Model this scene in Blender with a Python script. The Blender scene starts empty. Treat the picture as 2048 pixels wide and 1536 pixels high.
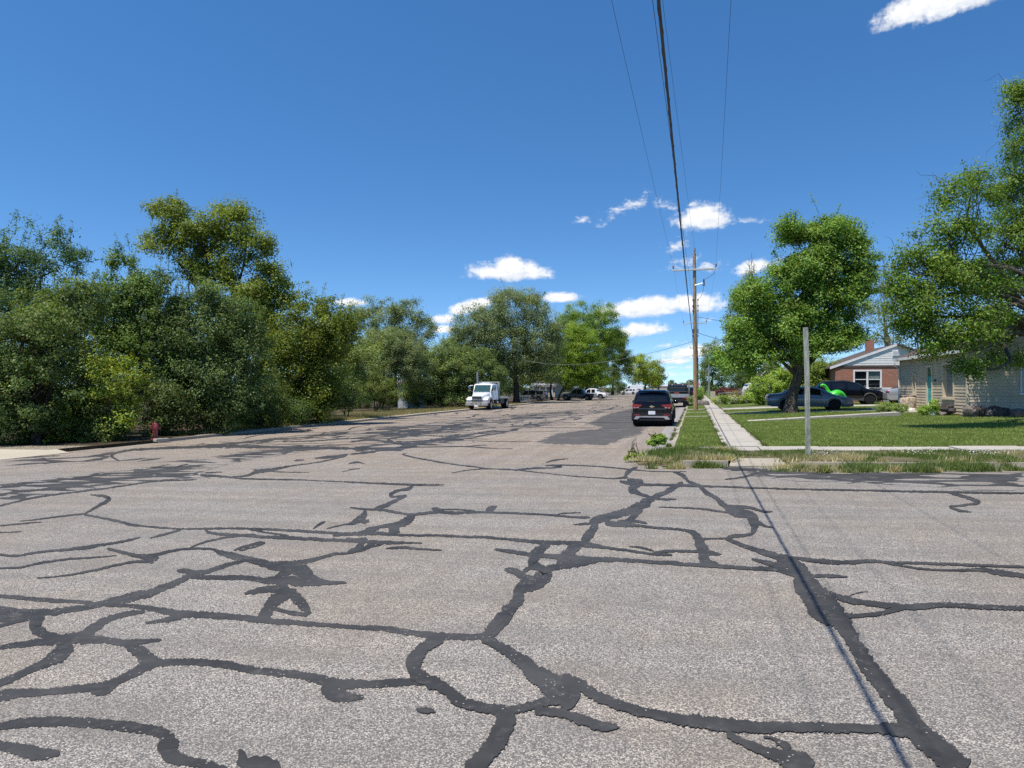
import bpy, bmesh, math, random, os
import numpy as np
from mathutils import Vector, Matrix, noise

C = bpy.context.scene.collection
scene = bpy.context.scene
R = math.radians
rng = np.random.default_rng(7)
random.seed(7)

# ------------------------------------------------------------------ camera
F, CX, HY, CAMZ = 1450.0, 1024.0, 774.0, 1.75          # focal length etc. in pixels of a 2048 wide picture
TH = math.atan((1390 - CX) / F)                         # camera looks this far left of the street (+Y)
CT, ST = math.cos(TH), math.sin(TH)
cd = bpy.data.cameras.new('camera')
cd.sensor_width = 36.0
cd.lens = F / 2048 * 36.0
cd.shift_y = 6 / 2048
cd.clip_end = 6000
cam = bpy.data.objects.new('camera', cd)
cam.location = (0, 0, CAMZ)
cam.rotation_euler = (R(90), 0, TH)
C.objects.link(cam)
scene.camera = cam
scene.view_settings.view_transform = 'Standard'
scene.view_settings.look = 'None'
scene.view_settings.exposure = 0.25
scene.view_settings.gamma = 1.0
scene.cycles.use_denoising = False
scene.cycles.max_bounces = 6
scene.cycles.diffuse_bounces = 3
scene.cycles.transparent_max_bounces = 12
scene.cycles.caustics_reflective = False
scene.cycles.caustics_refractive = False
scene.cycles.sample_clamp_indirect = 4.0

# ------------------------------------------------------------------ sun
SUNV = Vector((-0.24, -0.32, 1.0)).normalized()         # towards the sun
sl = bpy.data.lights.new('sun', 'SUN')
sl.energy = 5.0
sl.angle = R(0.42)
sl.color = (1.0, 0.94, 0.84)
so = bpy.data.objects.new('sun', sl)
so.rotation_euler = (-SUNV).to_track_quat('-Z', 'Y').to_euler()
so.location = (0, 0, 60)
C.objects.link(so)

# ------------------------------------------------------------------ node helper
class NT:
    def __init__(s, tree):
        s.t = tree
    def n(s, typ, **kw):
        nd = s.t.nodes.new(typ)
        for k, v in kw.items():
            setattr(nd, k, v)
        return nd
    def link(s, a, b):
        s.t.links.new(a, b)
    def setin(s, sock, v):
        if hasattr(v, 'is_output') or isinstance(v, bpy.types.NodeSocket):
            s.t.links.new(v, sock)
        else:
            sock.default_value = v
    def m(s, op, a, b=0.0, c=None, clamp=False):
        nd = s.n('ShaderNodeMath', operation=op, use_clamp=clamp)
        s.setin(nd.inputs[0], a)
        s.setin(nd.inputs[1], b)
        if c is not None:
            s.setin(nd.inputs[2], c)
        return nd.outputs[0]
    def mix(s, f, a, b, mode='MIX'):
        nd = s.n('ShaderNodeMix', data_type='RGBA', blend_type=mode)
        s.setin(nd.inputs[0], f)
        s.setin(nd.inputs[6], a if not isinstance(a, tuple) else (*a, 1)[:4])
        s.setin(nd.inputs[7], b if not isinstance(b, tuple) else (*b, 1)[:4])
        return nd.outputs[2]
    def noise(s, vec, scale, detail=2, rough=0.5, dist=0.0):
        nd = s.n('ShaderNodeTexNoise')
        s.setin(nd.inputs['Vector'], vec)
        nd.inputs['Scale'].default_value = scale
        nd.inputs['Detail'].default_value = detail
        nd.inputs['Roughness'].default_value = rough
        nd.inputs['Distortion'].default_value = dist
        return nd.outputs['Fac']
    def vor(s, vec, scale, feature='F1'):
        nd = s.n('ShaderNodeTexVoronoi', feature=feature)
        s.setin(nd.inputs['Vector'], vec)
        nd.inputs['Scale'].default_value = scale
        return nd
    def ramp(s, f, stops):
        nd = s.n('ShaderNodeValToRGB')
        cr = nd.color_ramp
        while len(cr.elements) < len(stops):
            cr.elements.new(0.5)
        for e, (p, c) in zip(cr.elements, stops):
            e.position = p
            e.color = (*c, 1) if len(c) == 3 else c
        s.setin(nd.inputs[0], f)
        return nd.outputs[0]
    def sstep(s, v, a, b):
        nd = s.n('ShaderNodeMapRange', interpolation_type='SMOOTHSTEP')
        s.setin(nd.inputs[0], v)
        nd.inputs[1].default_value = a
        nd.inputs[2].default_value = b
        return nd.outputs[0]
    def scalev(s, vec, sc):
        nd = s.n('ShaderNodeMapping')
        s.setin(nd.inputs[0], vec)
        nd.inputs['Scale'].default_value = sc
        return nd.outputs[0]

# ------------------------------------------------------------------ world: sky and clouds
def ray(px, py):
    xc, yc = (px - CX) / F, (HY - py) / F
    return Vector((xc * CT - ST, xc * ST + CT, yc))

world = bpy.data.worlds.new('World')
scene.world = world
world.use_nodes = True
wt = world.node_tree
wt.nodes.clear()
W = NT(wt)
sky = W.n('ShaderNodeTexSky', sky_type='NISHITA')
sky.sun_disc = False
sky.sun_elevation = math.asin(SUNV.z)
sky.sun_rotation = math.atan2(SUNV.x, SUNV.y)
sky.altitude = 1300
sky.air_density = 1.0
sky.dust_density = 0.15
sky.ozone_density = 2.0
hs = W.n('ShaderNodeHueSaturation')
hs.inputs['Saturation'].default_value = 1.27
hs.inputs['Value'].default_value = 1.0
W.link(sky.outputs[0], hs.inputs['Color'])
bg_sky = W.n('ShaderNodeBackground')
bg_sky.inputs[1].default_value = 0.15
W.link(hs.outputs[0], bg_sky.inputs[0])
tc = W.n('ShaderNodeTexCoord')
sep = W.n('ShaderNodeSeparateXYZ')
lift_ = W.n('ShaderNodeVectorMath', operation='MULTIPLY_ADD')
W.link(tc.outputs['Generated'], lift_.inputs[0])
lift_.inputs[1].default_value = (1, 1, 1.30)
lift_.inputs[2].default_value = (0, 0, 0.06)
nrm_ = W.n('ShaderNodeVectorMath', operation='NORMALIZE')
W.link(lift_.outputs[0], nrm_.inputs[0])
W.link(nrm_.outputs[0], sky.inputs[0])
W.link(tc.outputs['Generated'], sep.inputs[0])
wx, wy, wz = sep.outputs
az = W.m('ARCTAN2', wx, wy)
hyp = W.m('SQRT', W.m('ADD', W.m('MULTIPLY', wx, wx), W.m('MULTIPLY', wy, wy)))
el = W.m('ARCTAN2', wz, hyp)
cb = W.n('ShaderNodeCombineXYZ')
W.link(az, cb.inputs[0])
W.link(el, cb.inputs[1])
uv = cb.outputs[0]
n1 = W.noise(uv, 34, 8, 0.6)
n2 = W.noise(W.scalev(uv, (1, 1.5, 1)), 75, 6, 0.62)
# (px, py, half width, half height, tilt, weight): where the clouds of that day stood in the sky
CLOUDS = [
 (1950, -6, 110, 24, -0.12, 1.0), (1835, 20, 72, 28, -.1, 1.0), (1408, 440, 66, 30, 0.0, 0.95), (1022, 546, 92, 24, 0.0, 1.0), (1020, 534, 46, 22, 0, .9),
 (1290, 618, 96, 25, -0.08, 1.0), (1395, 610, 52, 24, 0.0, 1.0), (1278, 662, 56, 18, -0.08, .95), (1512, 536, 52, 20, -0.2, .8),
 (1122, 597, 48, 13, 0.0, .9), (950, 612, 66, 18, -0.25, .9), (702, 606, 36, 12, 0, .9), (888, 640, 30, 14, 0, .9), (890, 660, 30, 12, 0, .9),
 (1228, 430, 52, 26, -0.5, .55), (1272, 408, 54, 26, -0.3, .58), (1330, 411, 36, 18, 0.2, .5), (1356, 490, 50, 22, -0.4, .6),
 (1494, 442, 46, 13, 0.05, .55), (1166, 440, 26, 12, 0, .38), (1390, 408, 34, 12, 0, .4), (1370, 530, 44, 24, -0.2, .5), (1410, 535, 50, 20, 0, .4),
 (1385, 706, 86, 20, -0.12, .85), (1345, 722, 60, 14, 0, .7), (1350, 748, 120, 9, 0, .65), (1420, 640, 28, 8, 0, .6), (1330, 692, 60, 10, -.2, .55), (1360, 735, 120, 8, 0, .5),
]
dmax, shade, wsum, wisp = None, None, None, None
for (cx_, cy_, sx, sy, tilt, wgt) in CLOUDS:
    d = ray(cx_, cy_)
    u0, v0 = math.atan2(d.x, d.y), math.atan2(d.z, math.hypot(d.x, d.y))
    du = W.m('SUBTRACT', az, u0)
    dv = W.m('SUBTRACT', el, v0)
    dv = W.m('ADD', dv, W.m('MULTIPLY', du, tilt))
    du = W.m('MULTIPLY', du, F / sx)
    dv = W.m('MULTIPLY', dv, F / sy)
    dlow = W.m('MULTIPLY', W.m('MINIMUM', dv, 0.0), 1.5)
    dv2 = W.m('ADD', W.m('MAXIMUM', dv, 0.0), dlow)
    r2 = W.m('SQRT', W.m('ADD', W.m('MULTIPLY', du, du), W.m('MULTIPLY', dv2, dv2)))
    if wgt < 0.68:
        dd = W.m('MAXIMUM', W.m('SUBTRACT', 1.0, r2), -1.0)
        wisp = dd if wisp is None else W.m('MAXIMUM', wisp, dd)
        continue
    dd = W.m('MAXIMUM', W.m('SUBTRACT', wgt + 0.16, r2), -1.0)
    dmax = dd if dmax is None else W.m('MAXIMUM', dmax, dd)
    pos = W.m('MAXIMUM', dd, 0.0)
    sv_ = W.m('MULTIPLY', pos, dv)
    shade = sv_ if shade is None else W.m('ADD', shade, sv_)
    wsum = pos if shade is sv_ else W.m('ADD', wsum, pos)
nn = W.m('ADD', W.m('MULTIPLY', n1, 0.62), W.m('MULTIPLY', n2, 0.38))
val = W.m('ADD', dmax, W.m('MULTIPLY', W.m('SUBTRACT', nn, 0.52), 2.3))
calpha = W.m('MULTIPLY', W.sstep(val, -0.04, 0.58), 0.97)
vrel = W.m('DIVIDE', shade, W.m('MAXIMUM', wsum, 0.01))
lump = W.m('ADD', W.m('ADD', vrel, W.m('MULTIPLY', W.m('SUBTRACT', n2, 0.5), 2.4)), 0.0)
ccol = W.mix(W.sstep(lump, -0.75, 0.35), (0.72, 0.77, 0.85), (0.98, 0.98, 0.98))  # cloud undersides and lumps painted greyer: shade put into the sky colour
nw1 = W.noise(W.scalev(uv, (1, 1.4, 1)), 52, 7, 0.68, 0.6)
nw2 = W.noise(W.scalev(uv, (1, 2.2, 1)), 140, 5, 0.65)
vw = W.m('ADD', W.m('MULTIPLY', wisp, 0.75), W.m('ADD', W.m('MULTIPLY', W.m('SUBTRACT', nw1, 0.55), 3.0), W.m('MULTIPLY', W.m('SUBTRACT', nw2, 0.5), 0.9)))
calpha = W.m('MAXIMUM', calpha, W.m('MULTIPLY', W.sstep(vw, 0.05, 1.15), 0.85))
bg_cl = W.n('ShaderNodeBackground')
bg_cl.inputs[1].default_value = 0.93
W.link(ccol, bg_cl.inputs[0])
ms = W.n('ShaderNodeMixShader')
W.link(calpha, ms.inputs[0])
W.link(bg_sky.outputs[0], ms.inputs[1])
W.link(bg_cl.outputs[0], ms.inputs[2])
wo = W.n('ShaderNodeOutputWorld')
W.link(ms.outputs[0], wo.inputs[0])

# ------------------------------------------------------------------ ground heights and picture-to-place helpers
def road_z(x, y):                                       # the whole town falls about 2 % to the left
    return 0.022 * np.clip(x, -60, 45)

def lawn_z(x, y):
    up = 0.004 * np.maximum(0, np.minimum(y, 80) - 25) * np.clip((x - 2) / 5, 0, 1)
    return road_z(x, y) + 0.12 + up

def spot(px, py, fn=road_z, lift=0.0):
    """the point of the ground seen at a picture position"""
    d = ray(px, py)
    z = 0.0
    for _ in range(12):
        t = (z - CAMZ) / d.z
        x, y = d.x * t, d.y * t
        z = float(fn(x, y)) + lift
    return Vector((x, y, z))

def at(px, depth):
    xc = (px - CX) / F * depth
    return (xc * CT - depth * ST, xc * ST + depth * CT)

def height(py, depth):
    return CAMZ + (HY - py) * depth / F

# ------------------------------------------------------------------ mesh helpers
def tag(o, label=None, cat=None, group=None, kind=None):
    if label: o['label'] = label
    if cat: o['category'] = cat
    if group: o['group'] = group
    if kind: o['kind'] = kind
    return o

def empty(name, loc=(0, 0, 0), rz=0.0):
    o = bpy.data.objects.new(name, None)
    o.empty_display_size = 0.3
    o.location = loc
    o.rotation_euler = (0, 0, rz)
    C.objects.link(o)
    return o

class MB:
    """collects shapes and links them as one mesh object"""
    def __init__(s):
        s.v, s.f = [], []
    def add(s, vs, fs):
        b = len(s.v)
        s.v += [tuple(p) for p in vs]
        s.f += [tuple(i + b for i in f) for f in fs]
        return s
    def quad(s, a, b, c, d):
        return s.add([a, b, c, d], [(0, 1, 2, 3)])
    def box(s, x0, x1, y0, y1, z0, z1):
        vs = [(x0, y0, z0), (x1, y0, z0), (x1, y1, z0), (x0, y1, z0), (x0, y0, z1), (x1, y0, z1), (x1, y1, z1), (x0, y1, z1)]
        return s.add(vs, [(3, 2, 1, 0), (4, 5, 6, 7), (0, 1, 5, 4), (1, 2, 6, 5), (2, 3, 7, 6), (3, 0, 4, 7)])
    def bbox(s, x0, x1, y0, y1, z0, z1, b=0.02):
        """box with chamfered edges"""
        bm = bmesh.new()
        bmesh.ops.create_cube(bm, size=1)
        for v in bm.verts:
            v.co = Vector(((x0 + x1) / 2 + v.co.x * (x1 - x0), (y0 + y1) / 2 + v.co.y * (y1 - y0), (z0 + z1) / 2 + v.co.z * (z1 - z0)))
        bmesh.ops.bevel(bm, geom=bm.edges[:], offset=b, segments=2, affect='EDGES', profile=0.6)
        bm.verts.index_update()
        s.add([v.co[:] for v in bm.verts], [tuple(v.index for v in f.verts) for f in bm.faces])
        bm.free()
        return s
    def prism(s, poly, axis, a, b):
        """polygon of 2-d points extruded along an axis from a to b"""
        n = len(poly)
        def p3(p, t):
            return {'x': (t, p[0], p[1]), 'y': (p[0], t, p[1]), 'z': (p[0], p[1], t)}[axis]
        vs = [p3(p, a) for p in poly] + [p3(p, b) for p in poly]
        fs = [tuple(range(n - 1, -1, -1)), tuple(range(n, 2 * n))]
        fs += [(i, (i + 1) % n, n + (i + 1) % n, n + i) for i in range(n)]
        return s.add(vs, fs)
    def tube(s, pts, radii, sides=6, caps=True):
        pts = [Vector(p) for p in pts]
        if not hasattr(radii, '__len__'): radii = [radii] * len(pts)
        vs, fs = [], []
        n = len(pts)
        ref = None
        for i, p in enumerate(pts):
            t = (pts[min(i + 1, n - 1)] - pts[max(i - 1, 0)])
            if t.length < 1e-9: t = Vector((0, 0, 1))
            t.normalize()
            if ref is None:
                ref = Vector((1, 0, 0)) if abs(t.x) < 0.8 else Vector((0, 1, 0))
            u = (ref - t * ref.dot(t))
            if u.length < 1e-6: u = t.orthogonal()
            u.normalize()
            ref = u
            w = t.cross(u)
            for k in range(sides):
                a = 2 * math.pi * k / sides
                vs.append(p + (u * math.cos(a) + w * math.sin(a)) * radii[i])
        for i in range(n - 1):
            for k in range(sides):
                k2 = (k + 1) % sides
                fs.append((i * sides + k, i * sides + k2, (i + 1) * sides + k2, (i + 1) * sides + k))
        if caps:
            fs.append(tuple(range(sides - 1, -1, -1)))
            fs.append(tuple(range((n - 1) * sides, n * sides)))
        return s.add(vs, fs)
    def lathe(s, prof, c=(0, 0, 0), axis='z', seg=16):
        """profile of (radius, along) revolved round an axis"""
        vs, fs = [], []
        for (r, t) in prof:
            for k in range(seg):
                a = 2 * math.pi * k / seg
                p = {'z': (r * math.cos(a), r * math.sin(a), t), 'y': (r * math.cos(a), t, r * math.sin(a)), 'x': (t, r * math.cos(a), r * math.sin(a))}[axis]
                vs.append((p[0] + c[0], p[1] + c[1], p[2] + c[2]))
        n = len(prof)
        for i in range(n - 1):
            for k in range(seg):
                k2 = (k + 1) % seg
                fs.append((i * seg + k, i * seg + k2, (i + 1) * seg + k2, (i + 1) * seg + k))
        fs.append(tuple(range(seg - 1, -1, -1)))
        fs.append(tuple(range((n - 1) * seg, n * seg)))
        return s.add(vs, fs)
    def blob(s, c, r, e=0.7, nu=14, nv=8, jitter=0.0, seed=0):
        """rounded box / ellipsoid (e=1 round, small e boxy)"""
        def sp(v): return math.copysign(abs(v) ** e, v)
        vs, fs = [], []
        for j in range(nv + 1):
            ph = -math.pi / 2 + math.pi * j / nv
            for i in range(nu):
                th = 2 * math.pi * i / nu
                d = Vector((sp(math.cos(ph)) * sp(math.cos(th)), sp(math.cos(ph)) * sp(math.sin(th)), sp(math.sin(ph))))
                k = 1.0
                if jitter:
                    k += jitter * noise.noise(d * 1.7 + Vector((seed * 3.7, seed, 0)))+ jitter * .5 * noise.noise(d * 4 + Vector((seed * 1.7, seed, 5)))
                vs.append((c[0] + d.x * r[0] * k, c[1] + d.y * r[1] * k, c[2] + d.z * r[2] * k))
        for j in range(nv):
            for i in range(nu):
                i2 = (i + 1) % nu
                fs.append((j * nu + i, j * nu + i2, (j + 1) * nu + i2, (j + 1) * nu + i))
        return s.add(vs, fs)
    def build(s, name, mat, parent=None, smooth=None):
        me = bpy.data.meshes.new(name)
        me.from_pydata(s.v, [], s.f)
        me.validate()
        if mat: me.materials.append(mat)
        if smooth:
            me.shade_smooth()
            me.set_sharp_from_angle(angle=R(smooth))
        o = bpy.data.objects.new(name, me)
        C.objects.link(o)
        if parent: o.parent = parent
        return o

# ------------------------------------------------------------------ materials
def mat(name):
    m = bpy.data.materials.new(name)
    m.use_nodes = True
    nt = m.node_tree
    for nd in list(nt.nodes):
        nt.nodes.remove(nd)
    n = NT(nt)
    out = n.n('ShaderNodeOutputMaterial')
    b = n.n('ShaderNodeBsdfPrincipled')
    n.link(b.outputs[0], out.inputs[0])
    return m, n, b, out

def wpos(n):
    return n.n('ShaderNodeNewGeometry').outputs['Position']

def opos(n):
    return n.n('ShaderNodeTexCoord').outputs['Object']

def plain(name, col, rough=0.6, metal=0.0, spec=0.5, coat=0.0, var=0.15, scale=3.0, bump=0.0, bscale=60, emit=None):
    m, n, b, out = mat(name)
    p = opos(n)
    f = n.noise(p, scale, 5, 0.6)
    lo = tuple(max(0, c * (1 - var)) for c in col)
    hi = tuple(min(1, c * (1 + var)) for c in col)
    n.link(n.mix(n.sstep(f, 0.3, 0.7), lo, hi), b.inputs['Base Color'])
    b.inputs['Roughness'].default_value = rough
    b.inputs['Metallic'].default_value = metal
    b.inputs['Specular IOR Level'].default_value = spec
    b.inputs['Coat Weight'].default_value = coat
    b.inputs['Coat Roughness'].default_value = 0.05
    if bump:
        bn = n.n('ShaderNodeBump')
        bn.inputs['Strength'].default_value = bump
        bn.inputs['Distance'].default_value = 0.02
        n.link(n.noise(p, bscale, 4, 0.6), bn.inputs['Height'])
        n.link(bn.outputs[0], b.inputs['Normal'])
    if emit:
        b.inputs['Emission Color'].default_value = (*emit[0], 1)
        b.inputs['Emission Strength'].default_value = emit[1]
    return m

def chip_nodes(n):
    """chip-seal paving: colour of the small stones, height"""
    p = wpos(n)
    sx = n.n('ShaderNodeSeparateXYZ')
    n.link(p, sx.inputs[0])
    v = n.vor(p, 118)
    sc = n.n('ShaderNodeSeparateColor')
    n.link(v.outputs['Color'], sc.inputs[0])
    stones = n.ramp(sc.outputs[0], [(0.0, (0.092, 0.085, 0.078)), (0.22, (0.165, 0.152, 0.139)), (0.45, (0.275, 0.252, 0.226)), (0.72, (0.385, 0.350, 0.305)), (1.0, (0.60, 0.545, 0.465))])
    gap = n.sstep(v.outputs['Distance'], 0.75, 0.45)
    col = n.mix(gap, (0.115, 0.105, 0.10), stones)
    # wide wear: dark worn wheel tracks along both streets, pinker stone up the street
    big = n.noise(p, 0.45, 5, 0.62)
    mid = n.noise(p, 2.2, 5, 0.65)
    alongx = n.noise(n.scalev(p, (0.16, 2.1, 1)), 1.0, 4, 0.6)
    alongy = n.noise(n.scalev(p, (2.1, 0.10, 1)), 1.0, 4, 0.6)
    fy = n.sstep(sx.outputs[1], 12, 20)
    st = n.m('ADD', n.m('MULTIPLY', alongx, n.m('SUBTRACT', 1.0, n.m('MULTIPLY', fy, 0.8))), n.m('MULTIPLY', alongy, n.m('MULTIPLY', fy, 0.8)))
    wear = n.m('ADD', n.m('ADD', n.m('MULTIPLY', big, 0.35), n.m('MULTIPLY', mid, 0.25)), n.m('MULTIPLY', st, 0.4))
    col = n.mix(n.sstep(wear, 0.60, 0.40), n.mix(0.50, col, (0.125, 0.116, 0.108)), col)
    col = n.mix(n.sstep(big, 0.40, 0.62), col, n.mix(1.0, col, (1.13, 1.08, 1.01), 'MULTIPLY'))
    stain = n.noise(p, 0.9, 6, 0.75)
    col = n.mix(n.m('MULTIPLY', n.sstep(stain, 0.60, 0.74), 0.45), col, (0.12, 0.112, 0.105))
    pink = n.mix(1.0, col, (1.13, 1.04, 0.95), 'MULTIPLY')
    col = n.mix(n.m('MULTIPLY', n.sstep(sx.outputs[1], 10, 24), n.sstep(sx.outputs[0], 3, -3)), col, pink)
    return p, col, v.outputs['Distance']

def asphalt():
    m, n, b, out = mat('chip seal asphalt')
    p, col, h = chip_nodes(n)
    n.link(col, b.inputs['Base Color'])
    b.inputs['Roughness'].default_value = 0.9
    b.inputs['Specular IOR Level'].default_value = 0.25
    bn = n.n('ShaderNodeBump')
    bn.inputs['Strength'].default_value = 0.4
    bn.inputs['Distance'].default_value = 0.006
    n.link(n.m('MULTIPLY', h, -1.0), bn.inputs['Height'])
    n.link(bn.outputs[0], b.inputs['Normal'])
    return m

def tar_color(n, p):
    f = n.noise(p, 1.3, 5, 0.65)
    f2 = n.noise(p, 14, 4, 0.6)
    col = n.mix(n.sstep(f, 0.35, 0.7), (0.034, 0.0325, 0.031), (0.066, 0.063, 0.060))
    col = n.mix(n.m('MULTIPLY', n.sstep(f2, 0.5, 0.8), 0.5), col, (0.105, 0.098, 0.09))
    v = n.vor(p, 52)
    sc = n.n('ShaderNodeSeparateColor')
    n.link(v.outputs['Color'], sc.inputs[0])
    chip = n.m('MULTIPLY', n.sstep(v.outputs['Distance'], 0.34, 0.22), n.m('GREATER_THAN', n.m('ADD', sc.outputs[1], n.m('MULTIPLY', n.noise(p, 2.3, 3), 0.6)), 1.27))
    col = n.mix(n.m('MULTIPLY', chip, 0.8), col, (0.40, 0.36, 0.31))
    return col

def tar():
    m, n, b, out = mat('crack seal tar')
    p = wpos(n)
    _p, ccol_, _h = chip_nodes(n)
    worn = n.m('MULTIPLY', n.sstep(n.noise(p, 4.5, 6, 0.75), 0.57, 0.72), 0.55)
    n.link(n.mix(worn, tar_color(n, p), n.mix(0.45, ccol_, (0.06, 0.058, 0.056))), b.inputs['Base Color'])
    b.inputs['Roughness'].default_value = 0.65
    b.inputs['Specular IOR Level'].default_value = 0.25
    bn = n.n('ShaderNodeBump')
    bn.inputs['Strength'].default_value = 0.35
    bn.inputs['Distance'].default_value = 0.006
    n.link(n.noise(p, 45, 5, 0.7), bn.inputs['Height'])
    n.link(bn.outputs[0], b.inputs['Normal'])
    return m

def patch_mat(name, sc_, thr, soft=0.03, stretch=(1, 1, 1), tarry=True):
    """many sealed cracks grown together: tar with islands of bare stone; 'edge' fades it out at the rim"""
    m, n, b, out = mat(name)
    p, col, h = chip_nodes(n)
    at_ = n.n('ShaderNodeAttribute', attribute_name='edge')
    ps = n.scalev(p, stretch)
    wob = n.n('ShaderNodeTexNoise')
    n.link(ps, wob.inputs['Vector'])
    wob.inputs['Scale'].default_value = sc_ * 0.8
    wob.inputs['Detail'].default_value = 3
    vm = n.n('ShaderNodeVectorMath', operation='MULTIPLY_ADD')
    n.link(wob.outputs['Color'], vm.inputs[0])
    vm.inputs[1].default_value = (0.9 / sc_, 0.9 / sc_, 0)
    n.link(ps, vm.inputs[2])
    v = n.vor(vm.outputs[0], sc_, 'DISTANCE_TO_EDGE')
    nz = n.noise(ps, sc_ * 3, 5, 0.7)
    d = n.m('ADD', v.outputs['Distance'], n.m('MULTIPLY', n.m('SUBTRACT', nz, 0.5), 0.12))
    d = n.m('SUBTRACT', d, n.m('MULTIPLY', n.m('SUBTRACT', at_.outputs['Fac'], 0.40), 0.20))
    f = n.sstep(d, thr + soft, thr - soft)
    n.link(n.mix(f, col, tar_color(n, p)), b.inputs['Base Color'])
    b.inputs['Roughness'].default_value = 0.75
    b.inputs['Specular IOR Level'].default_value = 0.3
    return m

def new_asphalt():
    m, n, b, out = mat('dark repair asphalt')
    p, col, h = chip_nodes(n)
    at_ = n.n('ShaderNodeAttribute', attribute_name='edge')
    nz = n.noise(p, 2.2, 6, 0.72)
    nz2 = n.noise(n.scalev(p, (3.0, 0.25, 1)), 1.0, 4, 0.6)
    f = n.sstep(n.m('ADD', n.m('ADD', at_.outputs['Fac'], n.m('MULTIPLY', n.m('SUBTRACT', nz, 0.5), 1.5)), n.m('MULTIPLY', n.m('SUBTRACT', nz2, 0.5), 0.5)), 0.26, 0.36)
    fine = n.noise(p, 60, 3, 0.6)
    blot = n.noise(p, 1.1, 6, 0.7)
    dark = n.mix(n.sstep(fine, 0.3, 0.7), (0.046, 0.044, 0.042), (0.098, 0.093, 0.087))
    dark = n.mix(n.sstep(blot, 0.52, 0.72), dark, n.mix(0.4, dark, col))
    n.link(n.mix(n.m('MULTIPLY', f, 0.93), col, dark), b.inputs['Base Color'])
    b.inputs['Roughness'].default_value = 0.85
    b.inputs['Specular IOR Level'].default_value = 0.3
    return m

def grass_ground(name, a, bcol, c, stripes=True):
    m, n, b, out = mat(name)
    p = wpos(n)
    f1 = n.noise(p, 0.6, 5, 0.65)
    f2 = n.noise(p, 7, 5, 0.7)
    f3 = n.noise(p, 60, 3, 0.7)
    col = n.mix(n.sstep(f1, 0.35, 0.68), a, bcol)
    col = n.mix(n.m('MULTIPLY', n.sstep(f2, 0.55, 0.75), 0.6), col, c)
    col = n.mix(n.sstep(f3, 0.35, 0.65), n.mix(1.0, col, (0.6, 0.62, 0.6), 'MULTIPLY'), col)
    n.link(col, b.inputs['Base Color'])
    b.inputs['Roughness'].default_value = 0.9
    b.inputs['Specular IOR Level'].default_value = 0.1
    bn = n.n('ShaderNodeBump')
    bn.inputs['Strength'].default_value = 0.9
    bn.inputs['Distance'].default_value = 0.05
    n.link(f3, bn.inputs['Height'])
    n.link(bn.outputs[0], b.inputs['Normal'])
    return m

def concrete(name='weathered concrete', col=(0.47, 0.43, 0.37), dirt=0.5):
    m, n, b, out = mat(name)
    p = wpos(n)
    f1 = n.noise(p, 0.9, 6, 0.65)
    f2 = n.noise(p, 9, 6, 0.7)
    f3 = n.noise(p, 120, 2, 0.5)
    c = n.mix(n.sstep(f1, 0.3, 0.7), tuple(x * (1 - 0.3 * dirt) for x in col), col)
    c = n.mix(n.m('MULTIPLY', n.sstep(f2, 0.56, 0.75), dirt), c, (0.25, 0.22, 0.18))
    c = n.mix(n.sstep(f3, 0.3, 0.7), n.mix(1.0, c, (0.84, 0.84, 0.84), 'MULTIPLY'), c)
    n.link(c, b.inputs['Base Color'])
    b.inputs['Roughness'].default_value = 0.9
    b.inputs['Specular IOR Level'].default_value = 0.2
    bn = n.n('ShaderNodeBump')
    bn.inputs['Strength'].default_value = 0.3
    bn.inputs['Distance'].default_value = 0.01
    n.link(f2, bn.inputs['Height'])
    n.link(bn.outputs[0], b.inputs['Normal'])
    return m

def leaf_mat(name, trans=0.35):
    m, n, b, out = mat(name)
    n.t.nodes.remove(b)
    a = n.n('ShaderNodeAttribute', attribute_name='tint')
    d = n.n('ShaderNodeBsdfDiffuse')
    n.link(a.outputs['Color'], d.inputs[0])
    t = n.n('ShaderNodeBsdfTranslucent')
    n.link(n.mix(1.0, a.outputs['Color'], (1.45, 1.45, 0.5), 'MULTIPLY'), t.inputs[0])
    g = n.n('ShaderNodeBsdfGlossy')
    g.inputs['Roughness'].default_value = 0.45
    g.inputs[0].default_value = (0.9, 0.95, 1.0, 1)
    m1 = n.n('ShaderNodeMixShader')
    m1.inputs[0].default_value = trans
    n.link(d.outputs[0], m1.inputs[1])
    n.link(t.outputs[0], m1.inputs[2])
    m2 = n.n('ShaderNodeMixShader')
    m2.inputs[0].default_value = 0.012
    n.link(m1.outputs[0], m2.inputs[1])
    n.link(g.outputs[0], m2.inputs[2])
    n.link(m2.outputs[0], out.inputs[0])
    return m

def bark_mat(name, a, b_):
    m, n, b, out = mat(name)
    p = opos(n)
    f = n.noise(n.scalev(p, (9, 9, 1.6)), 1.6, 6, 0.7)
    n.link(n.mix(n.sstep(f, 0.35, 0.65), a, b_), b.inputs['Base Color'])
    b.inputs['Roughness'].default_value = 0.95
    b.inputs['Specular IOR Level'].default_value = 0.1
    bn = n.n('ShaderNodeBump')
    bn.inputs['Strength'].default_value = 0.9
    bn.inputs['Distance'].default_value = 0.05
    n.link(f, bn.inputs['Height'])
    n.link(bn.outputs[0], b.inputs['Normal'])
    return m

def glass_mat(name, col=(0.008, 0.010, 0.013), rough=0.03, spec=0.5):
    m, n, b, out = mat(name)
    f = n.noise(opos(n), 2.0, 3, 0.5)
    n.link(n.mix(f, tuple(c * 0.5 for c in col), tuple(c * 1.5 for c in col)), b.inputs['Base Color'])
    b.inputs['Roughness'].default_value = rough
    b.inputs['Specular IOR Level'].default_value = spec
    return m

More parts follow.
